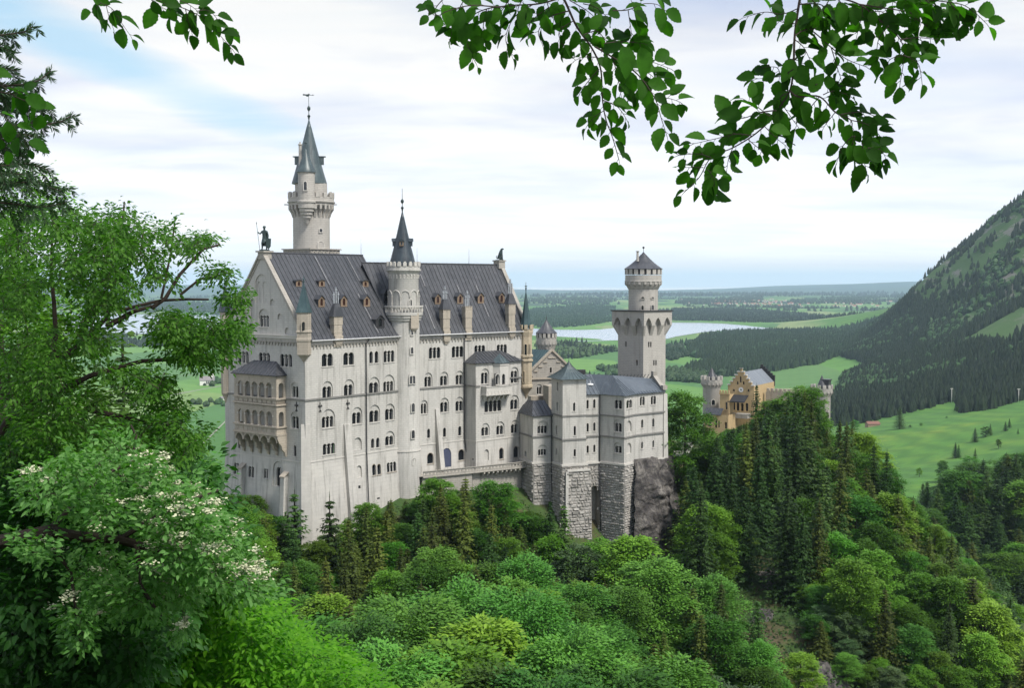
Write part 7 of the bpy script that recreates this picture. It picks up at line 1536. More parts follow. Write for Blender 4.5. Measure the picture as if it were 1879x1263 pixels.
if g_ is not None: house('farm_building', 'red roofed farm building at the lower edge of the mountain forest', 'barn', g_, Vector((1, .15, 0)).normalized(), 7, 4, 3.4, 2.4, rmat=plain('faded_red_tiles', (.20, .10, .075), .8), wmat_=plain('brown_boards', (.30, .20, .14), .8))
g_ = Pz(410, 735, 0); house('hay_barn', 'small grey hay barn on the field left of the palace', 'barn', g_, Vector((1, .1, 0)).normalized(), 5, 4, 4, 2.5, rmat=MATS['grey_shingle_roof'])
for px, pyb, pyt, lb_ in ((1746, 741, 713, 'pale pole with a crossbar at the upper edge of the meadow'), (1869, 739, 714, 'slim pole standing in front of the trees at the right edge of the photo')):
    g_ = on_ground(px, pyb, 560)
    if g_ is None: continue
    h = (pyb - pyt) * g_.y / F; t = thing('utility_pole', lb_, 'pole', tuple(g_)); mb = MB(); mb.tube([g_ - UPV, g_ + UPV * h], [.35, .22], 6); mb.build('mast', WHITE, t); mb = MB(); mb.obox(g_ + UPV * (h - .6), Vector((1, 0, 0)), Vector((0, 1, 0)), UPV, 1.7, .25, 0, .6); mb.build('crossbar', WHITE, t)
# paths across the fields
PATHM = plain('pale_gravel', (.25, .25, .20), .9)
def strip(name, pts, w_, z, mat):
    q = [Pz(x, y, z) for x, y in pts]; mb = MB()
    for a, b_ in zip(q, q[1:]):
        d = (b_ - a).normalized(); s_ = Vector((-d.y, d.x, 0)) * w_ / 2; mb.face([a - s_, b_ - s_, b_ + s_, a + s_])
    return tag(mb.build(name, mat), kind='structure')
strip('path', [(250, 745), (300, 728), (380, 713), (430, 704)], 6, .3, PATHM); strip('path', [(340, 850), (372, 815), (412, 775), (440, 750)], 2.2, .3, PATHM); strip('path', [(330, 690), (420, 681)], 4, .3, PATHM)
mb = MB(); cq = P(1238, 826, 284); mb.face([P(1221, 838, 270), P(1262, 838, 270), P(1275, 812, 300), P(1221, 812, 300)]); tag(mb.build('courtyard', PATHM), kind='structure')
# ------------------------------------------------------------------ cliffs
def rock(name, label, pts, seed, thick=4.0, nu=70, nv=70, amp=1.6, group=None):
    """weathered outcrop: a curved, fractured rock body spanned by four photo corners at their depths, closed behind"""
    a, b_, c, d = [P(*q) for q in pts]; V = []; r_ = 0
    nrm = (b_ - a).cross(d - a).normalized(); 
    if nrm.y > 0: nrm = -nrm
    for j in range(nv):
        for i in range(nu):
            s, t_ = i / (nu - 1), j / (nv - 1); p = (a * (1 - s) + b_ * s) * (1 - t_) + (d * (1 - s) + c * s) * t_; bulge = math.sin(math.pi * s) ** .6 * math.sin(math.pi * min(1, t_ * .9 + .1)) ** .5
            q = Vector((p.x * .22, p.y * .22, p.z * .22 + seed)); nn2 = noise.fractal(q, .9, 2.0, 6) + .6 * abs(noise.noise(q * 2.3)) + .25 * noise.noise(q * 4.5)
            V.append(p + nrm * (bulge * thick + amp * nn2 * (.35 + .65 * bulge) * .8) + Vector((noise.noise(q * 3 + Vector((7, 0, 0))) * .4, 0, noise.noise(q * 3 + Vector((0, 9, 0))) * .4)))
    for i in (0, nu - 1):
        pass
    Fc = [(j * nu + i, j * nu + i + 1, (j + 1) * nu + i + 1, (j + 1) * nu + i) for j in range(nv - 1) for i in range(nu - 1)]
    me_ = npmesh(name, np.array([tuple(v) for v in V]), np.array(Fc), ROCK, smooth=True); tag(me_, label, 'rock', group); return me_
rock('rock_outcrop', 'dark weathered cliff rock under the right end of the bower wing', [(1166, 1065, 246), (1262, 1060, 262), (1232, 838, 262), (1164, 842, 252)], 3.0, 2.6, 110, 150, 1.5)
def ground_rock(label, cx, cy, rx, ry, hgt, seed, rot=0.0, n_=90):
    """boulder-strewn rock breaking through the slope: follows the ground and sinks into it all round"""
    V = []
    for j in range(n_):
        for i in range(n_):
            a, b = -1 + 2 * i / (n_ - 1), -1 + 2 * j / (n_ - 1); x = cx + (a * math.cos(rot) - b * math.sin(rot)) * rx; y = cy + (a * math.sin(rot) + b * math.cos(rot)) * ry
            q = Vector((x * .3, y * .3, seed)); f = noise.fractal(q, .8, 2.0, 6); rdg = 1 - abs(noise.noise(q * 1.7)) * 2; e = max(0, 1 - (a * a + b * b) ** 1.2 + .45 * noise.noise(q * .8)); V.append((x, y, -1.0 + hgt * (e ** .6) * (.55 + .35 * f + .3 * rdg)))
    V = np.array(V); V[:, 2] += ground_z(V[:, 0], V[:, 1]); Fc = np.array([(j * n_ + i, j * n_ + i + 1, (j + 1) * n_ + i + 1, (j + 1) * n_ + i) for j in range(n_ - 1) for i in range(n_ - 1)])
    return tag(npmesh('rock_outcrop', V, Fc, ROCK, smooth=True), label, 'rock')
def wpt(px, Y): return (px - CX) / F * Y
ground_rock('pale rock at the foot of the palace west wall', wpt(487, 223), 222.5, 5, 3.0, 3.0, 9.0, .6)
ground_rock('grey rock patch between shrubs on the right slope', wpt(1440, 236), 236, 5.5, 7, 3.2, 14.0)
ground_rock('broken grey rock at the bottom edge of the right slope', wpt(1525, 203), 203, 4.5, 4.5, 2.6, 21.0)
ground_rock('brown rock in the gap between spruces on the right slope', wpt(1400, 222), 221, 3.5, 4, 2.2, 31.0)
# ================================================================== foreground branches
def near_leafmat(name, a, b, trans=.45, rough=.42):
    m, n = newmat(name); geo = n.n('ShaderNodeNewGeometry'); uv = n.n('ShaderNodeTexCoord').outputs['UV']; f = geo.outputs['Random Per Island']
    c = n.mix(f, a, b); nz_ = n.noise(geo.outputs['Position'], 60, 3); c = n.mix(n.maprange(nz_.outputs[0], .4, .7, 0, .25), c, tuple(q * .6 for q in a))
    d = n.n('ShaderNodeBsdfPrincipled', I_Base_Color=c, I_Roughness=rough); d.inputs['Specular IOR Level'].default_value = .18
    t = n.n('ShaderNodeBsdfTranslucent', I_Color=n.mix(1, c, (1.3, 1.9, .45), 'MULTIPLY'))
    n.n('ShaderNodeOutputMaterial', i0=n.n('ShaderNodeMixShader', i0=trans, i1=d.outputs[0], i2=t.outputs[0]).outputs[0]); return m
BEECH = near_leafmat('beech_leaf', (.012, .050, .004), (.050, .16, .012), .5, .65)
CROWNL = near_leafmat('shrub_leaf', (.026, .085, .010), (.095, .22, .026), .42, .5)
WBEAM = near_leafmat('whitebeam_leaf', (.060, .17, .030), (.15, .30, .085), .35, .5)
YGL = near_leafmat('yellow_green_leaf', (.075, .23, .012), (.14, .34, .02), .45, .5)
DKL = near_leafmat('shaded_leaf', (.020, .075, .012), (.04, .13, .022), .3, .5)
SPN = near_leafmat('near_spruce_needle', (.018, .05, .02), (.045, .095, .035), .1, .5)
BLOSSOM = plain('cream_blossom', (.50, .51, .34), .8, .12, 30)
# one leaf outline (pointed, finely toothed) as a template: x along the leaf, y across, z the fold and curl
def leaf_template(k=7, width=.62):
    xs = np.linspace(0, 1, k); wv_ = width / 2 * np.sin(np.pi * xs ** .85) ** .8 * (1 + .0 * xs); P_ = [(0, 0, 0)]; rows = []
    V = []; 
    for i, x in enumerate(xs):
        w_ = wv_[i] * (1.0 + (.05 if i % 2 else -.05)); zc = -.26 * x * x
        V += [(x, w_, zc + .38 * w_), (x, 0, zc), (x, -w_, zc + .38 * w_)]
    F_ = []
    for i in range(k - 1):
        a = i * 3; F_ += [(a, a + 1, a + 4, a + 3), (a + 1, a + 2, a + 5, a + 4)]
    return np.array(V, float), np.array(F_)
LT1 = leaf_template(13, .66); LT2 = leaf_template(4, .5)
def inst(tmpl, O_, D, N, L, Wf=None):
    TV, TF = tmpl; n_ = len(O_); D = D / (np.linalg.norm(D, axis=1, keepdims=True) + 1e-9); S = np.cross(N, D); S /= (np.linalg.norm(S, axis=1, keepdims=True) + 1e-9); Nn = np.cross(D, S); L = np.asarray(L)[:, None, None]
    V = O_[:, None] + L * (TV[None, :, 0:1] * D[:, None] + TV[None, :, 1:2] * S[:, None] + TV[None, :, 2:3] * Nn[:, None]); V = V.reshape(-1, 3); k = len(TV)
    return V, (TF[None] + (np.arange(n_) * k)[:, None, None]).reshape(-1, TF.shape[1])
rf = random.Random(11)
def smooth_path(pts, step):
    out = []; P_ = [pts[0]] + list(pts) + [pts[-1]]
    for i in range(1, len(P_) - 2):
        p0, p1, p2, p3 = P_[i - 1:i + 3]; k = max(1, int((p2 - p1).length / step))
        for j in range(k):
            t = j / k; out.append(.5 * ((2 * p1) + (p2 - p0) * t + (2 * p0 - 5 * p1 + 4 * p2 - p3) * t * t + (3 * p1 - p0 - 3 * p2 + p3) * t ** 3))
    out.append(pts[-1]); return out
def beech_branch(label, lines, depth, leaf=.075, gap=.036, extra=0, name='beech_branch', seed=1, dens=1.0):
    """lines: list of (pixel polyline, start radius); twigs hang in real space around the given depth"""
    rd = random.Random(seed); root = None; tb = MB(); O_, D_, N_, L_ = [], [], [], []
    for pts, rad, d0, d1 in lines:
        w_ = [P(x, y, depth + d0 + (d1 - d0) * i / max(1, len(pts) - 1)) for i, (x, y) in enumerate(pts)]; path = smooth_path(w_, .010); n_ = len(path)
        tb.tube(path, [rad * .62 * (1 - .85 * i / n_) + .0005 for i in range(n_)], 5)
        acc = 0; side = 1
        for i in range(1, n_):
            seg = path[i] - path[i - 1]; acc += seg.length
            if acc > gap / dens * rd.uniform(.75, 1.25) or i == n_ - 1:
                acc = 0; d = seg.normalized(); view = (path[i] - CAM).normalized(); lat = d.cross(view).normalized() * side; tip = i == n_ - 1; ang = 0 if tip else rd.uniform(.45, 1.15)
                dirn = (d * math.cos(ang) + lat * math.sin(ang) + Vector((0, 0, -.30)) + view * rd.uniform(-.5, .5)).normalized(); side = -side
                nn_ = (-view * rd.uniform(.35, 1.0) + Vector((rd.uniform(-.6, .6), rd.uniform(-.3, .3), rd.uniform(.2, 1.0)))).normalized(); l = leaf * rd.uniform(.6, 1.2) * (.72 if i > n_ * .88 else 1)
                st = path[i] + dirn * .012; tb.tube([path[i], st], .0009, 4); O_.append(st); D_.append(dirn); N_.append(nn_); L_.append(l)
    V, Fq = inst(LT1, np.array([tuple(v) for v in O_]), np.array([tuple(v) for v in D_]), np.array([tuple(v) for v in N_]), np.array(L_))
    base = P(*lines[0][0][0], depth); e = thing(name, label, 'branch', tuple(base), 'beech branches hanging into the top of the view')
    o = npmesh('leaves', V, Fq, BEECH, smooth=True); o.parent = e; o.matrix_parent_inverse = Matrix.Translation(-base)
    tb.build('twigs', BARKD, e); return e
T = lambda s, o, pts: [(o + x / s, y / s) for x, y in pts]
A4 = lambda *p: T(3.157, 760, p); A5 = lambda *p: T(2.767, 1200, p)
beech_branch('beech branch with overlapping dark green leaves hanging in at the top centre', [
    (A4((830, -40), (870, 0), (940, 150), (1030, 280), (1080, 400), (1090, 570), (1110, 690), (1150, 800), (1187, 930)), .006, 0, .1),
    (A4((1050, 270), (1150, 330), (1260, 400), (1330, 470), (1400, 580), (1430, 680), (1465, 790)), .004, 0, -.1), (A4((1150, 330), (1280, 380), (1360, 355), (1490, 400)), .002, 0, .1),
    (A4((870, -20), (720, 20), (560, 30), (420, 50), (330, 100), (300, 210), (330, 310), (360, 370)), .004, 0, .1), (A4((700, 20), (620, 60), (560, 130), (530, 230), (565, 320)), .002, 0, .1), (A4((500, 40), (330, 30), (200, 60), (130, 90), (70, 50)), .003, 0, -.15),
    (A4((330, 100), (240, 130), (210, 220)), .002, 0, .1), (A4((420, 50), (400, 150), (400, 240)), .002, 0, .1), (A4((900, 60), (780, 100), (720, 180), (740, 250)), .003, 0, .1), (A4((920, 120), (840, 180), (860, 260), (900, 290)), .002, 0, .1),
    (A4((780, 40), (680, 120), (660, 200)), .002, 0, .1), (A4((640, -30), (600, 60), (640, 130)), .002, 0, .1), (A4((980, 200), (1060, 180), (1120, 240), (1230, 300)), .002, 0, .1), (A4((1070, 400), (1000, 480), (960, 540)), .002, 0, .1), (A4((1095, 580), (1180, 620), (1230, 690)), .002, 0, .1),
    (A4((1100, 640), (1040, 680), (1000, 730)), .0015, 0, .1), (A4((1060, 330), (980, 330), (930, 350)), .0015, 0, .1), (A4((1400, 560), (1480, 570), (1540, 590)), .0015, 0, .1), (A4((1330, 470), (1260, 520), (1240, 560)), .0015, 0, .1), (A4((1150, 330), (1180, 450), (1200, 560)), .002, 0, .1), (A4((1260, 400), (1350, 420), (1400, 460)), .0015, 0, .1), (A4((980, 20), (1050, 40), (1110, 90)), .002, 0, .1), (A4((900, 0), (1000, 60), (1080, 130)), .002, 0, .1),
    (A4((180, -20), (120, 60), (170, 130)), .002, 0, .1), (A4((300, -20), (260, 60), (280, 150)), .002, 0, .1), (A4((560, -20), (500, 70), (450, 130)), .002, 0, .1), (A4((760, -20), (800, 100), (840, 120)), .002, 0, .1)], 3.6, .060, .0150, seed=3)
beech_branch('short beech twig with three large leaves at the top edge right of centre', [(A4((1150, 60), (1240, 55), (1330, 20), (1420, 30), (1450, 90)), .002, 0, .1), (A4((1130, -30), (1270, -10), (1400, -20)), .003, 0, .1), (A4((1240, 60), (1250, 130), (1260, 200)), .0015, 0, .1), (A4((1100, 250), (1200, 240), (1330, 250)), .0015, 0, .1)], 3.3, .08, .03, seed=4)
beech_branch('long beech branch with broad leaves hanging in at the top right', [
    (A5((760, -40), (740, 0), (715, 180), (708, 350), (690, 460), (640, 540), (580, 620), (500, 690), (400, 750), (290, 800), (230, 900), (150, 980)), .006, 0, .1),
    (A5((690, 460), (730, 490), (840, 490), (920, 570), (1000, 610), (1010, 680), (1080, 740), (1150, 820)), .004, 0, .1), (A5((735, 40), (650, 70), (560, 60), (450, 90)), .002, 0, .1), (A5((720, 120), (650, 110), (600, 90)), .002, 0, .1), (A5((715, 180), (790, 150), (900, 240), (980, 300), (1080, 340)), .003, 0, .1),
    (A5((708, 350), (660, 380), (620, 390), (520, 400)), .002, 0, .1), (A5((640, 370), (620, 340), (560, 340)), .0015, 0, .1), (A5((740, 20), (840, 20), (900, 60), (980, 90)), .003, 0, .1), (A5((715, 200), (760, 240), (800, 320)), .002, 0, .1), (A5((790, 150), (880, 130), (940, 140)), .002, 0, .1), (A5((900, 240), (930, 340), (950, 400)), .002, 0, .1),
    (A5((620, 560), (540, 570), (450, 600), (360, 600)), .003, 0, .1), (A5((590, 590), (520, 540), (450, 500)), .002, 0, .1), (A5((500, 690), (420, 680), (330, 700), (200, 730)), .002, 0, .1), (A5((290, 800), (220, 780), (120, 790)), .002, 0, .1), (A5((270, 860), (300, 900), (310, 960)), .0015, 0, .1), (A5((250, 850), (190, 850), (150, 850)), .0015, 0, .1), (A5((400, 750), (380, 800), (370, 860)), .0015, 0, .1), (A5((480, 710), (540, 760), (560, 780)), .0015, 0, .1), (A5((560, 640), (620, 700), (670, 740)), .0015, 0, .1),
    (A5((690, 470), (640, 500), (700, 600), (730, 640)), .002, 0, .1), (A5((840, 490), (780, 560), (740, 590)), .002, 0, .1), (A5((920, 570), (880, 620), (860, 650)), .0015, 0, .1), (A5((950, 580), (1060, 570), (1170, 610)), .002, 0, .1), (A5((1000, 610), (1080, 630), (1140, 680)), .002, 0, .1), (A5((1010, 690), (960, 740), (930, 820)), .002, 0, .1), (A5((1060, 730), (1060, 790), (1080, 870)), .002, 0, .1), (A5((1020, 690), (1000, 760), (1010, 800)), .002, 0, .1), (A5((860, 480), (920, 460), (1000, 490)), .002, 0, .1), (A5((820, 430), (900, 400), (950, 440)), .002, 0, .1), (A5((1085, 750), (1150, 760), (1180, 810)), .0015, 0, .1), (A5((680, 300), (740, 310), (730, 350)), .0015, 0, .1)], 3.5, .064, .0170, seed=5)
beech_branch('spreading beech branch with sunlit leaves in the top right corner', [
    (A5((860, -30), (1040, 20), (1180, 130), (1250, 200), (1270, 280), (1250, 420)), .004, 0, .1), (A5((1040, 20), (1300, 60), (1440, 90)), .003, 0, .1), (A5((1200, -20), (1500, 10), (1600, 40), (1690, 120)), .003, 0, .1), (A5((1190, 130), (1140, 200), (1130, 290)), .002, 0, .1), (A5((1250, 200), (1340, 190), (1440, 200)), .002, 0, .1), (A5((1270, 280), (1340, 320), (1360, 410)), .002, 0, .1), (A5((1270, 280), (1200, 300), (1180, 350)), .0015, 0, .1),
    (A5((1060, 30), (1050, 100), (1030, 180)), .002, 0, .1), (A5((1100, 60), (1160, 60), (1200, 110)), .002, 0, .1), (A5((940, 0), (980, 60), (990, 110)), .002, 0, .1), (A5((1380, 0), (1440, 40), (1480, 60)), .002, 0, .1), (A5((1500, 10), (1540, 60), (1590, 100)), .002, 0, .1), (A5((1300, 60), (1340, 100), (1400, 140)), .002, 0, .1), (A5((1160, -20), (1250, 20), (1330, 20)), .002, 0, .1), (A5((780, -30), (840, 50), (820, 100)), .002, 0, .1), (A5((900, -20), (860, 60), (900, 100)), .002, 0, .1), (A5((1250, 210), (1280, 200), (1340, 260)), .0015, 0, .1)], 3.4, .070, .0180, seed=6)
beech_branch('thin beech twig hanging at the top edge on the far left', [([(150, -20), (185, 5), (205, 15), (222, 40), (240, 66)], .002, 0, .1), ([(185, 5), (172, 20), (180, 34)], .0015, 0, .1), ([(195, 10), (200, 30), (208, 52)], .0015, 0, .1)], 4.2, .074, .026, seed=7)
beech_branch('beech twig with small leaves hanging at the top edge above the tall spire', [([(250, -20), (290, 0), (330, 12), (368, 30), (395, 55), (428, 92)], .003, 0, .1), ([(300, 5), (315, 22), (322, 30)], .0015, 0, .1), ([(340, 15), (345, 38), (352, 60)], .0015, 0, .1), ([(360, 20), (385, 20), (410, 50)], .0015, 0, .1), ([(330, 0), (350, 10), (365, 22)], .0015, 0, .1), ([(275, -5), (285, 8), (300, 14)], .0015, 0, .1)], 4.0, .066, .020, seed=8)
beech_branch('beech twig with big dark leaves at the left edge of the photo', [([(-40, 120), (-5, 150), (25, 175), (50, 200)], .003, 0, .1), ([(-20, 200), (10, 215), (35, 245), (50, 268)], .002, 0, .1), ([(0, 150), (30, 165), (48, 172)], .0015, 0, .1), ([(25, 175), (55, 190), (78, 205)], .0015, 0, .1), ([(-20, 230), (0, 245), (10, 270)], .0015, 0, .1)], 3.6, .066, .024, seed=9)

# ------------------------------------------------------------------ bushy crowns grown from limbs
def poly_in(px, py, poly): return inpoly((px, py), poly)
def grow(name, label, cat, limbs, polys, depth, ntarget, leafmat_, leaf, nleaf, twig_r=.006, flat=.5, droop=-.15, seed=1, bark=BARKD, group=None, template=LT2, gapf=.42, gaps=None, ysz=None, spray=.30):
    rd = random.Random(seed); r = np.random.default_rng(seed); tb = MB(); nodes = []
    for pts, rad in limbs:
        w_ = smooth_path([P(x, y, d) for x, y, d in pts], .25); n_ = len(w_); tb.tube(w_, [rad * .72 * (1 - .8 * i / n_) + .006 for i in range(n_)], 7)
        for i, p in enumerate(w_): nodes.append((p, rad * (1 - .8 * i / n_)))
    targets = []
    for poly, share, (d0, d1) in polys:
        xs = [p[0] for p in poly]; ys = [p[1] for p in poly]; k = 0; tr = 0
        while k < int(ntarget * share) and tr < 200000:
            tr += 1; x, y = rd.uniform(min(xs), max(xs)), rd.uniform(min(ys), max(ys))
            if not poly_in(x, y, poly): continue
            g_ = vnoise(x, y, 46, seed)
            if g_ < gapf * rd.uniform(.4, 1.2): continue
            if gaps and any((x - gx) ** 2 / rx ** 2 + (y - gy) ** 2 / ry ** 2 < rd.uniform(.6, 1.1) for gx, gy, rx, ry in gaps): continue
            targets.append(P(x, y, rd.uniform(d0, d1))); k += 1
    NA = np.array([tuple(p) for p, _ in nodes]); TA = np.array([tuple(t) for t in targets]); d_ = np.sqrt(((TA[:, None] - NA[None]) ** 2).sum(2)).min(1); order = np.argsort(d_)
    cap = len(nodes) + len(targets) * 6; ND = np.zeros((cap, 3)); ND[:len(NA)] = NA; nn_ = len(NA); O_, D_, N_ = [], [], []
    for oi in order:
        t = Vector(TA[oi]); q = ND[:nn_]; dd_ = ((q - TA[oi]) ** 2).sum(1); k = int(np.argmin(dd_)); s = Vector(ND[k]); L = (t - s).length
        if L < .05: continue
        mid = (s + t) / 2 + Vector((rd.uniform(-.1, .1), rd.uniform(-.1, .1), rd.uniform(.0, .22))) * L; m2 = 5; path = [s * ((1 - u) ** 2) + mid * (2 * u * (1 - u)) + t * (u * u) for u in [i / (m2 - 1) for i in range(m2)]]
        rr_ = min(.035, twig_r * (.5 + L * .8)); tb.tube(path, [rr_, rr_ * .85, rr_ * .7, rr_ * .5, rr_ * .25], 4)
        for p in path[1:]: 
            if nn_ < cap: ND[nn_] = tuple(p); nn_ += 1
        # a flat spray of leaves round the twig end
        dirn = (t - s).normalized(); dirn = (dirn + Vector((0, 0, droop))).normalized(); sp_ = max(spray * rd.uniform(.6, 1.3), .0); lat = dirn.cross(UPV); lat = lat.normalized() if lat.length > .1 else Vector((1, 0, 0))
        for j in range(nleaf):
            u = rd.uniform(0, 1); sd = rd.choice((-1, 1)); o_ = t + dirn * (sp_ * (u - .35)) + lat * (sd * sp_ * rd.uniform(0, .65) * (1 - .5 * u)) + Vector((0, 0, rd.gauss(0, .05 * flat + .02)))
            O_.append(tuple(o_)); D_.append(tuple(dirn * .8 + lat * (sd * rd.uniform(.2, 1.0)) + Vector((0, 0, rd.uniform(-.35, .1))))); N_.append((rd.gauss(0, flat), rd.gauss(0, flat) - .15, 1.0))
    V, Fq = inst(template, np.array(O_), np.array(D_), np.array(N_), leaf * r.uniform(.6, 1.3, len(O_)))
    base = P(*limbs[0][0][0]); e = thing(name, label, cat, tuple(base), group); o = npmesh('foliage', V, Fq, leafmat_, smooth=True); o.parent = e; o.matrix_parent_inverse = Matrix.Translation(-base); tb.build('limbs', bark, e)
    return e, targets
CR = lambda *p: [(x / 2.871, 360 + y / 2.871) for x, y in p]
CRD = lambda d, *p: [(x / 2.871, 360 + y / 2.871, d + i * .12) for i, (x, y) in enumerate(p)]
grow('leafy_tree', 'large airy leafy tree with forked dark limbs reaching towards the palace from the left', 'tree',
     [([(-60, 900, 16), (10, 780, 16)] + CRD(16, (110, 1110), (250, 950), (300, 880), (400, 800), (480, 730), (560, 640), (600, 460), (640, 300)), .10), (CRD(16, (110, 1110), (350, 1010), (470, 950), (600, 910), (750, 870), (1000, 850), (1100, 770)), .06), (CRD(16.5, (300, 880), (285, 560), (270, 420), (275, 230)), .05),
      (CRD(16, (440, 690), (530, 540), (480, 480), (400, 380)), .05), (CRD(16, (560, 690), (700, 610), (800, 580)), .05), (CRD(16, (800, 590), (870, 540), (950, 410), (1070, 280), (1160, 255)), .035), (CRD(16, (620, 610), (850, 550), (1100, 545)), .03), (CRD(16, (950, 520), (1050, 440), (1230, 400)), .02), (CRD(16, (440, 1120), (620, 1160), (750, 1190), (900, 1230)), .05), (CRD(16, (100, 1120), (0, 1000), (-60, 900)), .10), (CRD(16, (560, 300), (640, 180), (650, 100), (655, 30)), .018), (CRD(16, (600, 450), (740, 300), (760, 160)), .018), (CRD(16, (850, 540), (900, 300), (920, 150)), .018)],
     [([(0, 380), (60, 385), (118, 380), (150, 395), (205, 400), (240, 440), (225, 500), (260, 560), (200, 640), (120, 660), (0, 660)], .33, (13.5, 18)),
      ([(185, 395), (235, 375), (262, 420), (330, 410), (400, 440), (330, 490), (370, 540), (325, 600), (250, 560), (220, 500)], .11, (14.5, 18)),
      ([(225, 560), (320, 580), (400, 590), (450, 600), (455, 620), (430, 650), (380, 670), (330, 660), (230, 640)], .15, (14.5, 17.5)), ([(365, 495), (425, 490), (430, 505), (385, 515)], .012, (15, 16)), ([(395, 545), (430, 525), (452, 545), (430, 575), (400, 570)], .012, (15, 16)),
      ([(0, 640), (120, 660), (230, 670), (330, 690), (280, 730), (200, 720), (150, 780), (300, 760), (385, 770), (340, 850), (250, 870), (100, 860), (0, 860)], .30, (13.5, 18)), ([(245, 700), (300, 690), (340, 740), (385, 800), (330, 820), (280, 790)], .05, (15, 17))],
     16, 2350, CROWNL, .066, 20, seed=21, gaps=[(230, 592, 60, 34), (248, 500, 24, 24), (60, 650, 40, 14), (300, 640, 34, 14), (200, 705, 60, 18), (345, 560, 30, 30), (320, 480, 26, 22), (390, 640, 20, 16)], spray=.26, gapf=.46)
e, tg_ = grow('whitebeam_tree', 'whitebeam with pale leaves and cream blossom clusters in the lower left', 'tree',
     [([(-60, 1010, 12), (20, 990, 12), (90, 975, 12), (140, 985, 12.2), (220, 990, 12.4), (330, 1030, 12.6), (420, 1070, 12.8)], .10), ([(90, 975, 12), (160, 900, 12.5), (230, 850, 13)], .04), ([(220, 990, 12.4), (320, 930, 12.6), (400, 900, 13)], .035), ([(100, 1010, 12), (130, 1050, 12), (140, 1130, 12), (150, 1190, 12)], .02), ([(250, 1000, 12), (260, 1080, 12), (300, 1140, 12)], .03), ([(240, 860, 13), (250, 800, 13), (240, 780, 13)], .015)],
     [([(30, 890), (70, 870), (150, 830), (200, 795), (260, 830), (310, 870), (370, 900), (385, 940), (370, 980), (300, 1000), (200, 1010), (150, 960), (60, 930)], .42, (11, 14)), ([(300, 930), (385, 935), (430, 990), (455, 1040), (495, 1075), (490, 1095), (430, 1090), (330, 1060), (250, 1040)], .30, (11, 13.5)), ([(150, 1000), (300, 1040), (400, 1080), (330, 1130), (350, 1170), (260, 1140), (200, 1130), (130, 1060)], .22, (11.5, 14)), ([(115, 1120), (180, 1110), (165, 1200), (130, 1190)], .04, (11.5, 12.5)), ([(30, 985), (95, 980), (90, 1025), (40, 1020)], .03, (11, 12))],
     12, 850, WBEAM, .075, 18, seed=33, flat=.75, droop=.25, gapf=.42, spray=.24)
rdb = random.Random(8); O_, N_ = [], []; mb = MB(); bl_c = []
for t in rdb.sample(tg_, 300):
    x, y = proj(t)
    if rdb.random() > .25 + .75 * sstep(150, 420, x): continue
    for q in range(rdb.choice((1, 1, 2))): bl_c.append(t + Vector((rdb.gauss(0, .08), rdb.gauss(0, .08), .12 + rdb.gauss(0, .04))))
Cb = np.array([tuple(c) for c in bl_c]); k = 46; C2 = np.repeat(Cb, k, 0) + rng.normal(size=(len(Cb) * k, 3)) * np.array([.040, .040, .016]); N2 = runit(len(C2)) * .5 + np.array([0, 0, 1]); V, Fq = rhombs(C2, np.cross(N2, runit(len(C2))), N2, rng.uniform(.024, .042, len(C2)), rng.uniform(.02, .034, len(C2)))
o = npmesh('blossom_clusters', V, Fq, BLOSSOM); o.parent = e; o.matrix_parent_inverse = Matrix.Translation(-Vector(e.location))
grow('beech_tree', 'bright yellow-green beech crown with layered sprays at the bottom left of centre', 'tree',
     [([(300, 1420, 34), (330, 1300, 33), (360, 1180, 32), (400, 1100, 32)], .16), ([(330, 1300, 33), (450, 1220, 32), (560, 1190, 31)], .08), ([(330, 1300, 33), (250, 1200, 31), (180, 1150, 30)], .08), ([(400, 1320, 31), (560, 1290, 30), (680, 1270, 30)], .08)],
     [([(330, 1040), (430, 1075), (480, 1120), (540, 1170), (620, 1210), (700, 1262), (700, 1290), (100, 1290), (140, 1190), (230, 1150), (280, 1090)], 1.0, (24, 36))], 32, 2500, YGL, .17, 22, twig_r=.010, seed=45, gapf=.22, flat=.22, droop=-.10, spray=1.0)
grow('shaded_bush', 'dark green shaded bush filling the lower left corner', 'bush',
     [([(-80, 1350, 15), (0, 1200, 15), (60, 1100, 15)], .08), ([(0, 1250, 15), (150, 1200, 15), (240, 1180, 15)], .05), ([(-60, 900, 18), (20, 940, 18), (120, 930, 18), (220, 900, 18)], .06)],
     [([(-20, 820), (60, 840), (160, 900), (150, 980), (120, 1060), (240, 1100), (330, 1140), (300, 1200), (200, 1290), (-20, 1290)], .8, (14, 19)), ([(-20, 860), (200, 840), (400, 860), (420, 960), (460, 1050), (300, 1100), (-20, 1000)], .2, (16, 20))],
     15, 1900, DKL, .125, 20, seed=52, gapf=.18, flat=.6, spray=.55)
grow('leafy_bush', 'green bush on the hillside behind the blossoming whitebeam', 'bush',
     [([(60, 1250, 24), (140, 1100, 24), (250, 980, 24), (330, 900, 24)], .10), ([(150, 1080, 24), (320, 1060, 24), (420, 1030, 24)], .06)],
     [([(0, 800), (120, 790), (260, 800), (330, 830), (360, 860), (370, 920), (400, 1000), (450, 1080), (350, 1130), (150, 1150), (0, 1150)], 1.0, (22, 27))], 24, 2200, LEAF_MID, .16, 18, seed=61, gapf=.12, flat=.55, spray=.8, twig_r=.008)
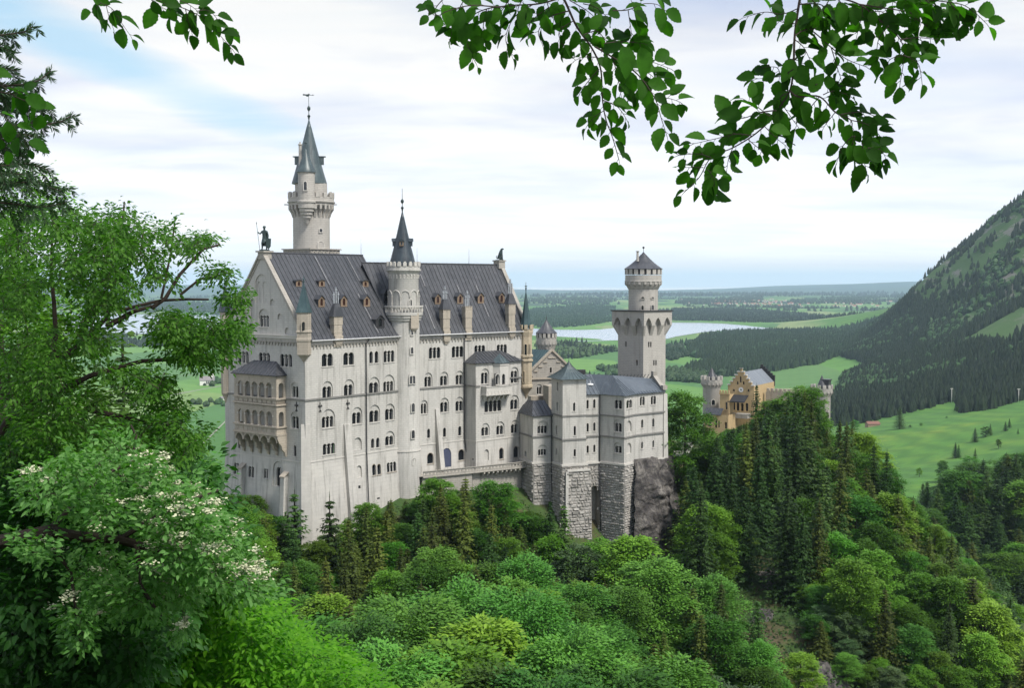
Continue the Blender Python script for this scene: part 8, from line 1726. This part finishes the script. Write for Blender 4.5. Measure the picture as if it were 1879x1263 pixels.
# ------------------------------------------------------------------ spruce boughs on the left
def bough(label, curves, depth, seed, mat=SPN, needle=.055, hang=.22, name='spruce_bough', group='spruce boughs at the left edge'):
    rd = random.Random(seed); tb = MB(); O_, D_, N_, L_ = [], [], [], []
    def needles(path, dens):
        for a, b_ in zip(path, path[1:]):
            L = (b_ - a).length; d = (b_ - a).normalized(); 
            for _ in range(max(1, int(L * dens * 1.8))):
                p = a.lerp(b_, rd.random()); o_ = d.orthogonal().normalized(); o_.rotate(Matrix.Rotation(rd.uniform(0, 6.28), 3, d)); O_.append(tuple(p)); D_.append(tuple(d * .75 + o_ * .65)); N_.append(tuple(o_.cross(d))); L_.append(needle * rd.uniform(.6, 1.2))
    for pts, rad in curves:
        path = smooth_path([P(x, y, depth + .08 * i) for i, (x, y) in enumerate(pts)], .06); n_ = len(path); tb.tube(path, [rad * (1 - .8 * i / n_) + .0015 for i in range(n_)], 5); needles(path, 420)
        acc = 0
        for i in range(1, n_):
            acc += (path[i] - path[i - 1]).length
            if acc > .045:
                acc = 0; d = (path[i] - path[i - 1]).normalized(); sd = d.cross(UPV).normalized() * rd.choice((-1, 1)); l = hang * rd.uniform(.4, 1.1) * (1 - .75 * (i / n_) ** 2)
                tw = [path[i], path[i] + d * l * .25 + sd * l * .35 - UPV * l * .25, path[i] + d * l * .45 + sd * l * .5 - UPV * l * rd.uniform(.6, .95)]; tb.tube(tw, [.002, .0015, .001], 4); needles(tw, 330)
    TV = (np.array([(0, 0, 0), (.5, .075, 0), (1, 0, 0), (.5, -.075, 0)], float), np.array([(0, 1, 2, 3)])); V, Fq = inst(TV, np.array(O_), np.array(D_), np.array(N_), np.array(L_))
    base = P(*curves[0][0][0], depth); e = thing(name, label, 'branch', tuple(base), group); o = npmesh('needles', V, Fq, mat); o.parent = e; o.matrix_parent_inverse = Matrix.Translation(-base); tb.build('twigs', BARKD, e); return e
bough('uppermost spruce bough with hanging twigs entering at the left edge', [([(-80, 85), (-20, 68), (20, 62), (45, 58), (60, 48)], .010), ([(-40, 90), (0, 85), (15, 92)], .006)], 8.0, 71)
bough('spruce bough curving up at its tip below the uppermost one', [([(-80, 170), (-10, 158), (40, 155), (70, 148), (93, 130)], .010), ([(-20, 165), (20, 172), (50, 176)], .006)], 8.2, 72)
bough('lowest spruce bough pointing right with an upturned tip', [([(-80, 250), (0, 235), (50, 226), (90, 228), (115, 222), (131, 212)], .012), ([(-40, 210), (20, 195), (60, 200), (92, 198)], .007), ([(-20, 260), (30, 255), (48, 268)], .006), ([(-40, 280), (0, 270), (30, 275)], .006)], 8.4, 73)
bough('thick spruce bough pressing in at the left edge above the leafy tree', [([(-90, 190), (-20, 180), (30, 178), (62, 186)], .012), ([(-90, 240), (-10, 250), (40, 246), (75, 254)], .012), ([(-90, 300), (-10, 305), (50, 300), (88, 312)], .010), ([(-60, 130), (-10, 122), (30, 130)], .007)], 8.9, 74, hang=.3)
bough('spruce bough with drooping twigs above the yellow-green crown', [([(-90, 345), (-10, 340), (60, 335), (110, 350), (122, 345)], .010), ([(-90, 380), (0, 372), (70, 380), (120, 372)], .010), ([(-60, 320), (10, 318), (60, 322)], .007)], 9.4, 75, hang=.3)
# spruce behind the leafy tree, its layered boughs show between the leaves
V, Fq = conifer_crown(301, 16, 4.6, 40, .34, .30, .35, nb=10, cl=12)
def own_tree(name, label, V, Fq, mat, loc, sc, H=16, r_=.22):
    e = thing(name, label, 'tree', loc); o = npmesh('crown', V * np.array(sc), Fq, mat); o.parent = e; tb = MB(); tb.tube([(0, 0, -4), (0, 0, H * sc[2] * .5), (0, 0, H * sc[2])], [r_, r_ * .6, .03], 8); t = tb.build('trunk', BARKD); t.parent = e; return e
p_ = P(-10, 300, 24); own_tree('spruce_tree', 'yellow-green spruce standing behind the leafy tree at the left edge', V, Fq, NEEDLE_O, (p_.x - 1.0, p_.y, p_.z - 14), (.62, .62, .95))
p_ = P(150, 560, 34); own_tree('spruce_tree', 'dark spruce seen through the gaps of the leafy tree', V, Fq, NEEDLE, (p_.x - 3, p_.y, p_.z - 15.5), (.95, .95, .95))
p_ = P(225, 650, 45); own_tree('spruce_tree', 'dark spruce below the lake seen through the leafy tree', V, Fq, NEEDLE, (p_.x, p_.y, p_.z - 15), (1.0, 1.0, .95))
(V, Fq), lob = broad_crown(401, 12, 4.6, 22, 16000, .20, .2); 
def own_broad(label, px, py, Y, s, mat):
    p_ = P(px, py, Y); e = thing('broadleaf_tree', label, 'tree', (p_.x, p_.y, p_.z - 12 * s)); o = npmesh('crown', V * s, Fq, mat); o.parent = e; tb = MB(); tree_trunk(tb, 12, lob, .2, 3); t = tb.build('trunk', BARK); t.scale = (s, s, s); t.parent = e
own_broad('yellow-green leafy crown at the left edge under the spruce boughs', -10, 300, 20, .36, LEAF_BRI)
own_broad('dense green crown behind the leafy tree at the left edge', -60, 480, 24, .9, LEAF_MID)
own_broad('leafy crown directly left of the palace foot', 305, 830, 60, .8, LEAF_MID)
own_broad('dark leafy crown behind the blossoming whitebeam', 210, 800, 44, 1.15, LEAF_EME)
own_broad('green leafy crown rising between whitebeam and castle rock', 440, 930, 150, .9, LEAF_MID)
# ------------------------------------------------------------------ air
mb = MB(); mb.prism([(-60000, -900), (60000, -900), (60000, 62000), (-60000, 62000)], -3.0, max(640.0, float(GZ.max()) + 30), True, True)
m = bpy.data.materials.new('haze_air'); m.use_nodes = True; n = NT(m.node_tree)
pv = n.n('ShaderNodeVolumePrincipled'); pv.inputs['Color'].default_value = (.62, .85, 1.0, 1); pv.inputs['Density'].default_value = 4.0e-5; pv.inputs['Anisotropy'].default_value = .0
o_ = n.n('ShaderNodeOutputMaterial'); n.t.links.new(pv.outputs[0], o_.inputs['Volume'])
tag(mb.build('haze', m), kind='stuff')
scene.cycles.volume_step_rate = 10; scene.cycles.volume_max_steps = 32
